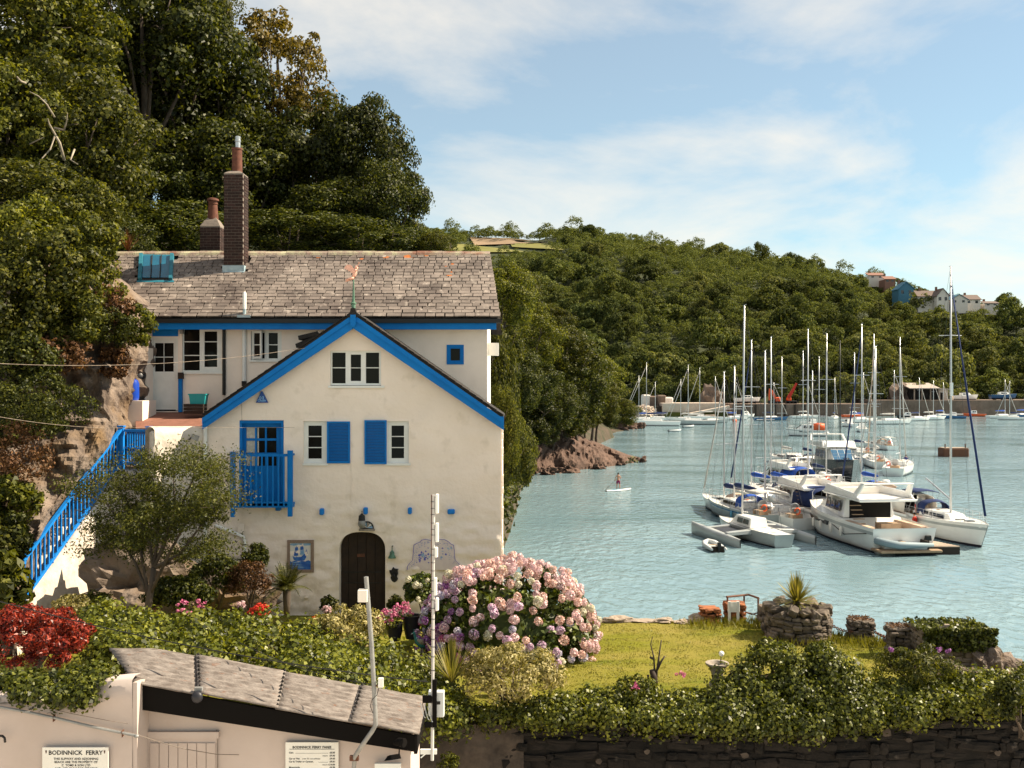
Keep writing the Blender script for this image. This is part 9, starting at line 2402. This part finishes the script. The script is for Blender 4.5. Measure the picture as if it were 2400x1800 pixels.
for i in range(13):
 f = i / 12; x = -1.7 + 3.4 * f; w_ = .40 * math.sin(math.pi * min(1, max(0, .06 + f * .88))) ** .55
 rows.append([Vector((x, w_ * q, z_ + .12 * max(0, f - .75) * 2)) for q, z_ in ((-.9, .02), (-1, .08), (-.9, .13), (0, .14), (.9, .13), (1, .08), (.9, .02), (-.9, .02))])
MB().grid(rows).build('board', 'gelcoat', bd_, smooth='all', world=False)
MB().box((-.9, -.28, .145), (.5, .28, .152)).build('deck_pad', 'fender', bd_, world=False)
pe = thing('person', 'bare-chested person in dark pink shorts standing on the paddle board', 'person', (pb.x, pb.y, .13), None, R(78))
arms = {'l': ((.12, .34, 1.20), (.22, .36, 1.00)), 'r': ((.10, -.30, 1.22), (.26, .05, 1.12))}
body, J = figure(pe, arms=arms)
head_bits(pe)
fingers(pe, (.22, .36, .98), (.3, 0, -.9), 1); fingers(pe, (.26, .05, 1.10), (.3, 0, -.9), -1)
def shorts_(par, mat):
 o = skin_body('shorts', mat, par, {'p': ((0, 0, .97), .15), 'w': ((.005, 0, 1.05), .138), 'hl': ((0, .10, .86), .125), 'kl': ((.035, .135, .60), .105), 'hr': ((0, -.10, .86), .125), 'kr': ((.035, -.135, .60), .105)}, [('p', 'w'), ('p', 'hl'), ('hl', 'kl'), ('p', 'hr'), ('hr', 'kr')])
shorts_(pe, 'shorts')
pd_ = thing('paddle', 'dark paddle held across by the person on the board', 'paddle', (pb.x, pb.y, .13), None, R(78))
MB().tube([(.28, .02, 1.25), (.24, .36, 1.0), (.10, 1.05, .22)], .016, 6).build('shaft', 'engine_black', pd_, world=False)
MB().hexa([(.09, 1.03, .25), (.13, 1.08, .22), (.11, 1.42, -.1), (.04, 1.36, -.08), (.08, 1.03, .26), (.12, 1.08, .24), (.10, 1.42, -.08), (.03, 1.36, -.06)]).build('blade', 'engine_black', pd_, world=False)
for (nm_, lb, u, v, z_, hd, mt, sit) in (('person', 'person in red leaning by the green dinghy at the pontoon', 2147, 1252, .30, 140, 'shirt_red', True), ('person', 'person in dark blue sitting on the deck of the ensign yacht', 2123, 1103, .75, 60, 'shirt_blue', True)):
 p = PW(u, v); t = thing(nm_, lb, 'person', (p.x, p.y, z_ - (.45 if sit else 0)), None, R(hd)); figure(t, sit=sit, skin='skin', lean=.12); head_bits(t, .12)
 skin_body('shirt', mt, t, {'w': ((0, 0, 1.0), .16), 'c': ((.07, 0, 1.3), .17), 'n': ((.11, 0, 1.45), .10), 'sl': ((.12, .2, 1.43), .085), 'el': ((.16, .28, 1.2), .06), 'sr': ((.12, -.2, 1.43), .085), 'er': ((.16, -.28, 1.2), .06)}, [('w', 'c'), ('c', 'n'), ('n', 'sl'), ('sl', 'el'), ('n', 'sr'), ('sr', 'er')])
 skin_body('trousers', 'engine_black', t, {'p': ((0, 0, .95), .15), 'hl': ((.05, .11, .86), .11), 'kl': ((.40, .14, .80), .085), 'al': ((.43, .16, .45), .06), 'hr': ((.05, -.11, .86), .11), 'kr': ((.40, -.14, .80), .085), 'ar': ((.43, -.16, .45), .06)}, [('p', 'hl'), ('hl', 'kl'), ('kl', 'al'), ('p', 'hr'), ('hr', 'kr'), ('kr', 'ar')])
# ================================================================== lettering to plain meshes
bpy.context.view_layer.update()
dg = bpy.context.evaluated_depsgraph_get()
for o in [x for x in bpy.data.objects if x.type == 'FONT']:
 me = bpy.data.meshes.new_from_object(o.evaluated_get(dg)); nm = o.name
 n_ = bpy.data.objects.new('lettering', me); COL.objects.link(n_)
 n_.parent = o.parent; n_.matrix_parent_inverse = o.matrix_parent_inverse.copy(); n_.matrix_basis = o.matrix_basis.copy()
 bpy.data.objects.remove(o)
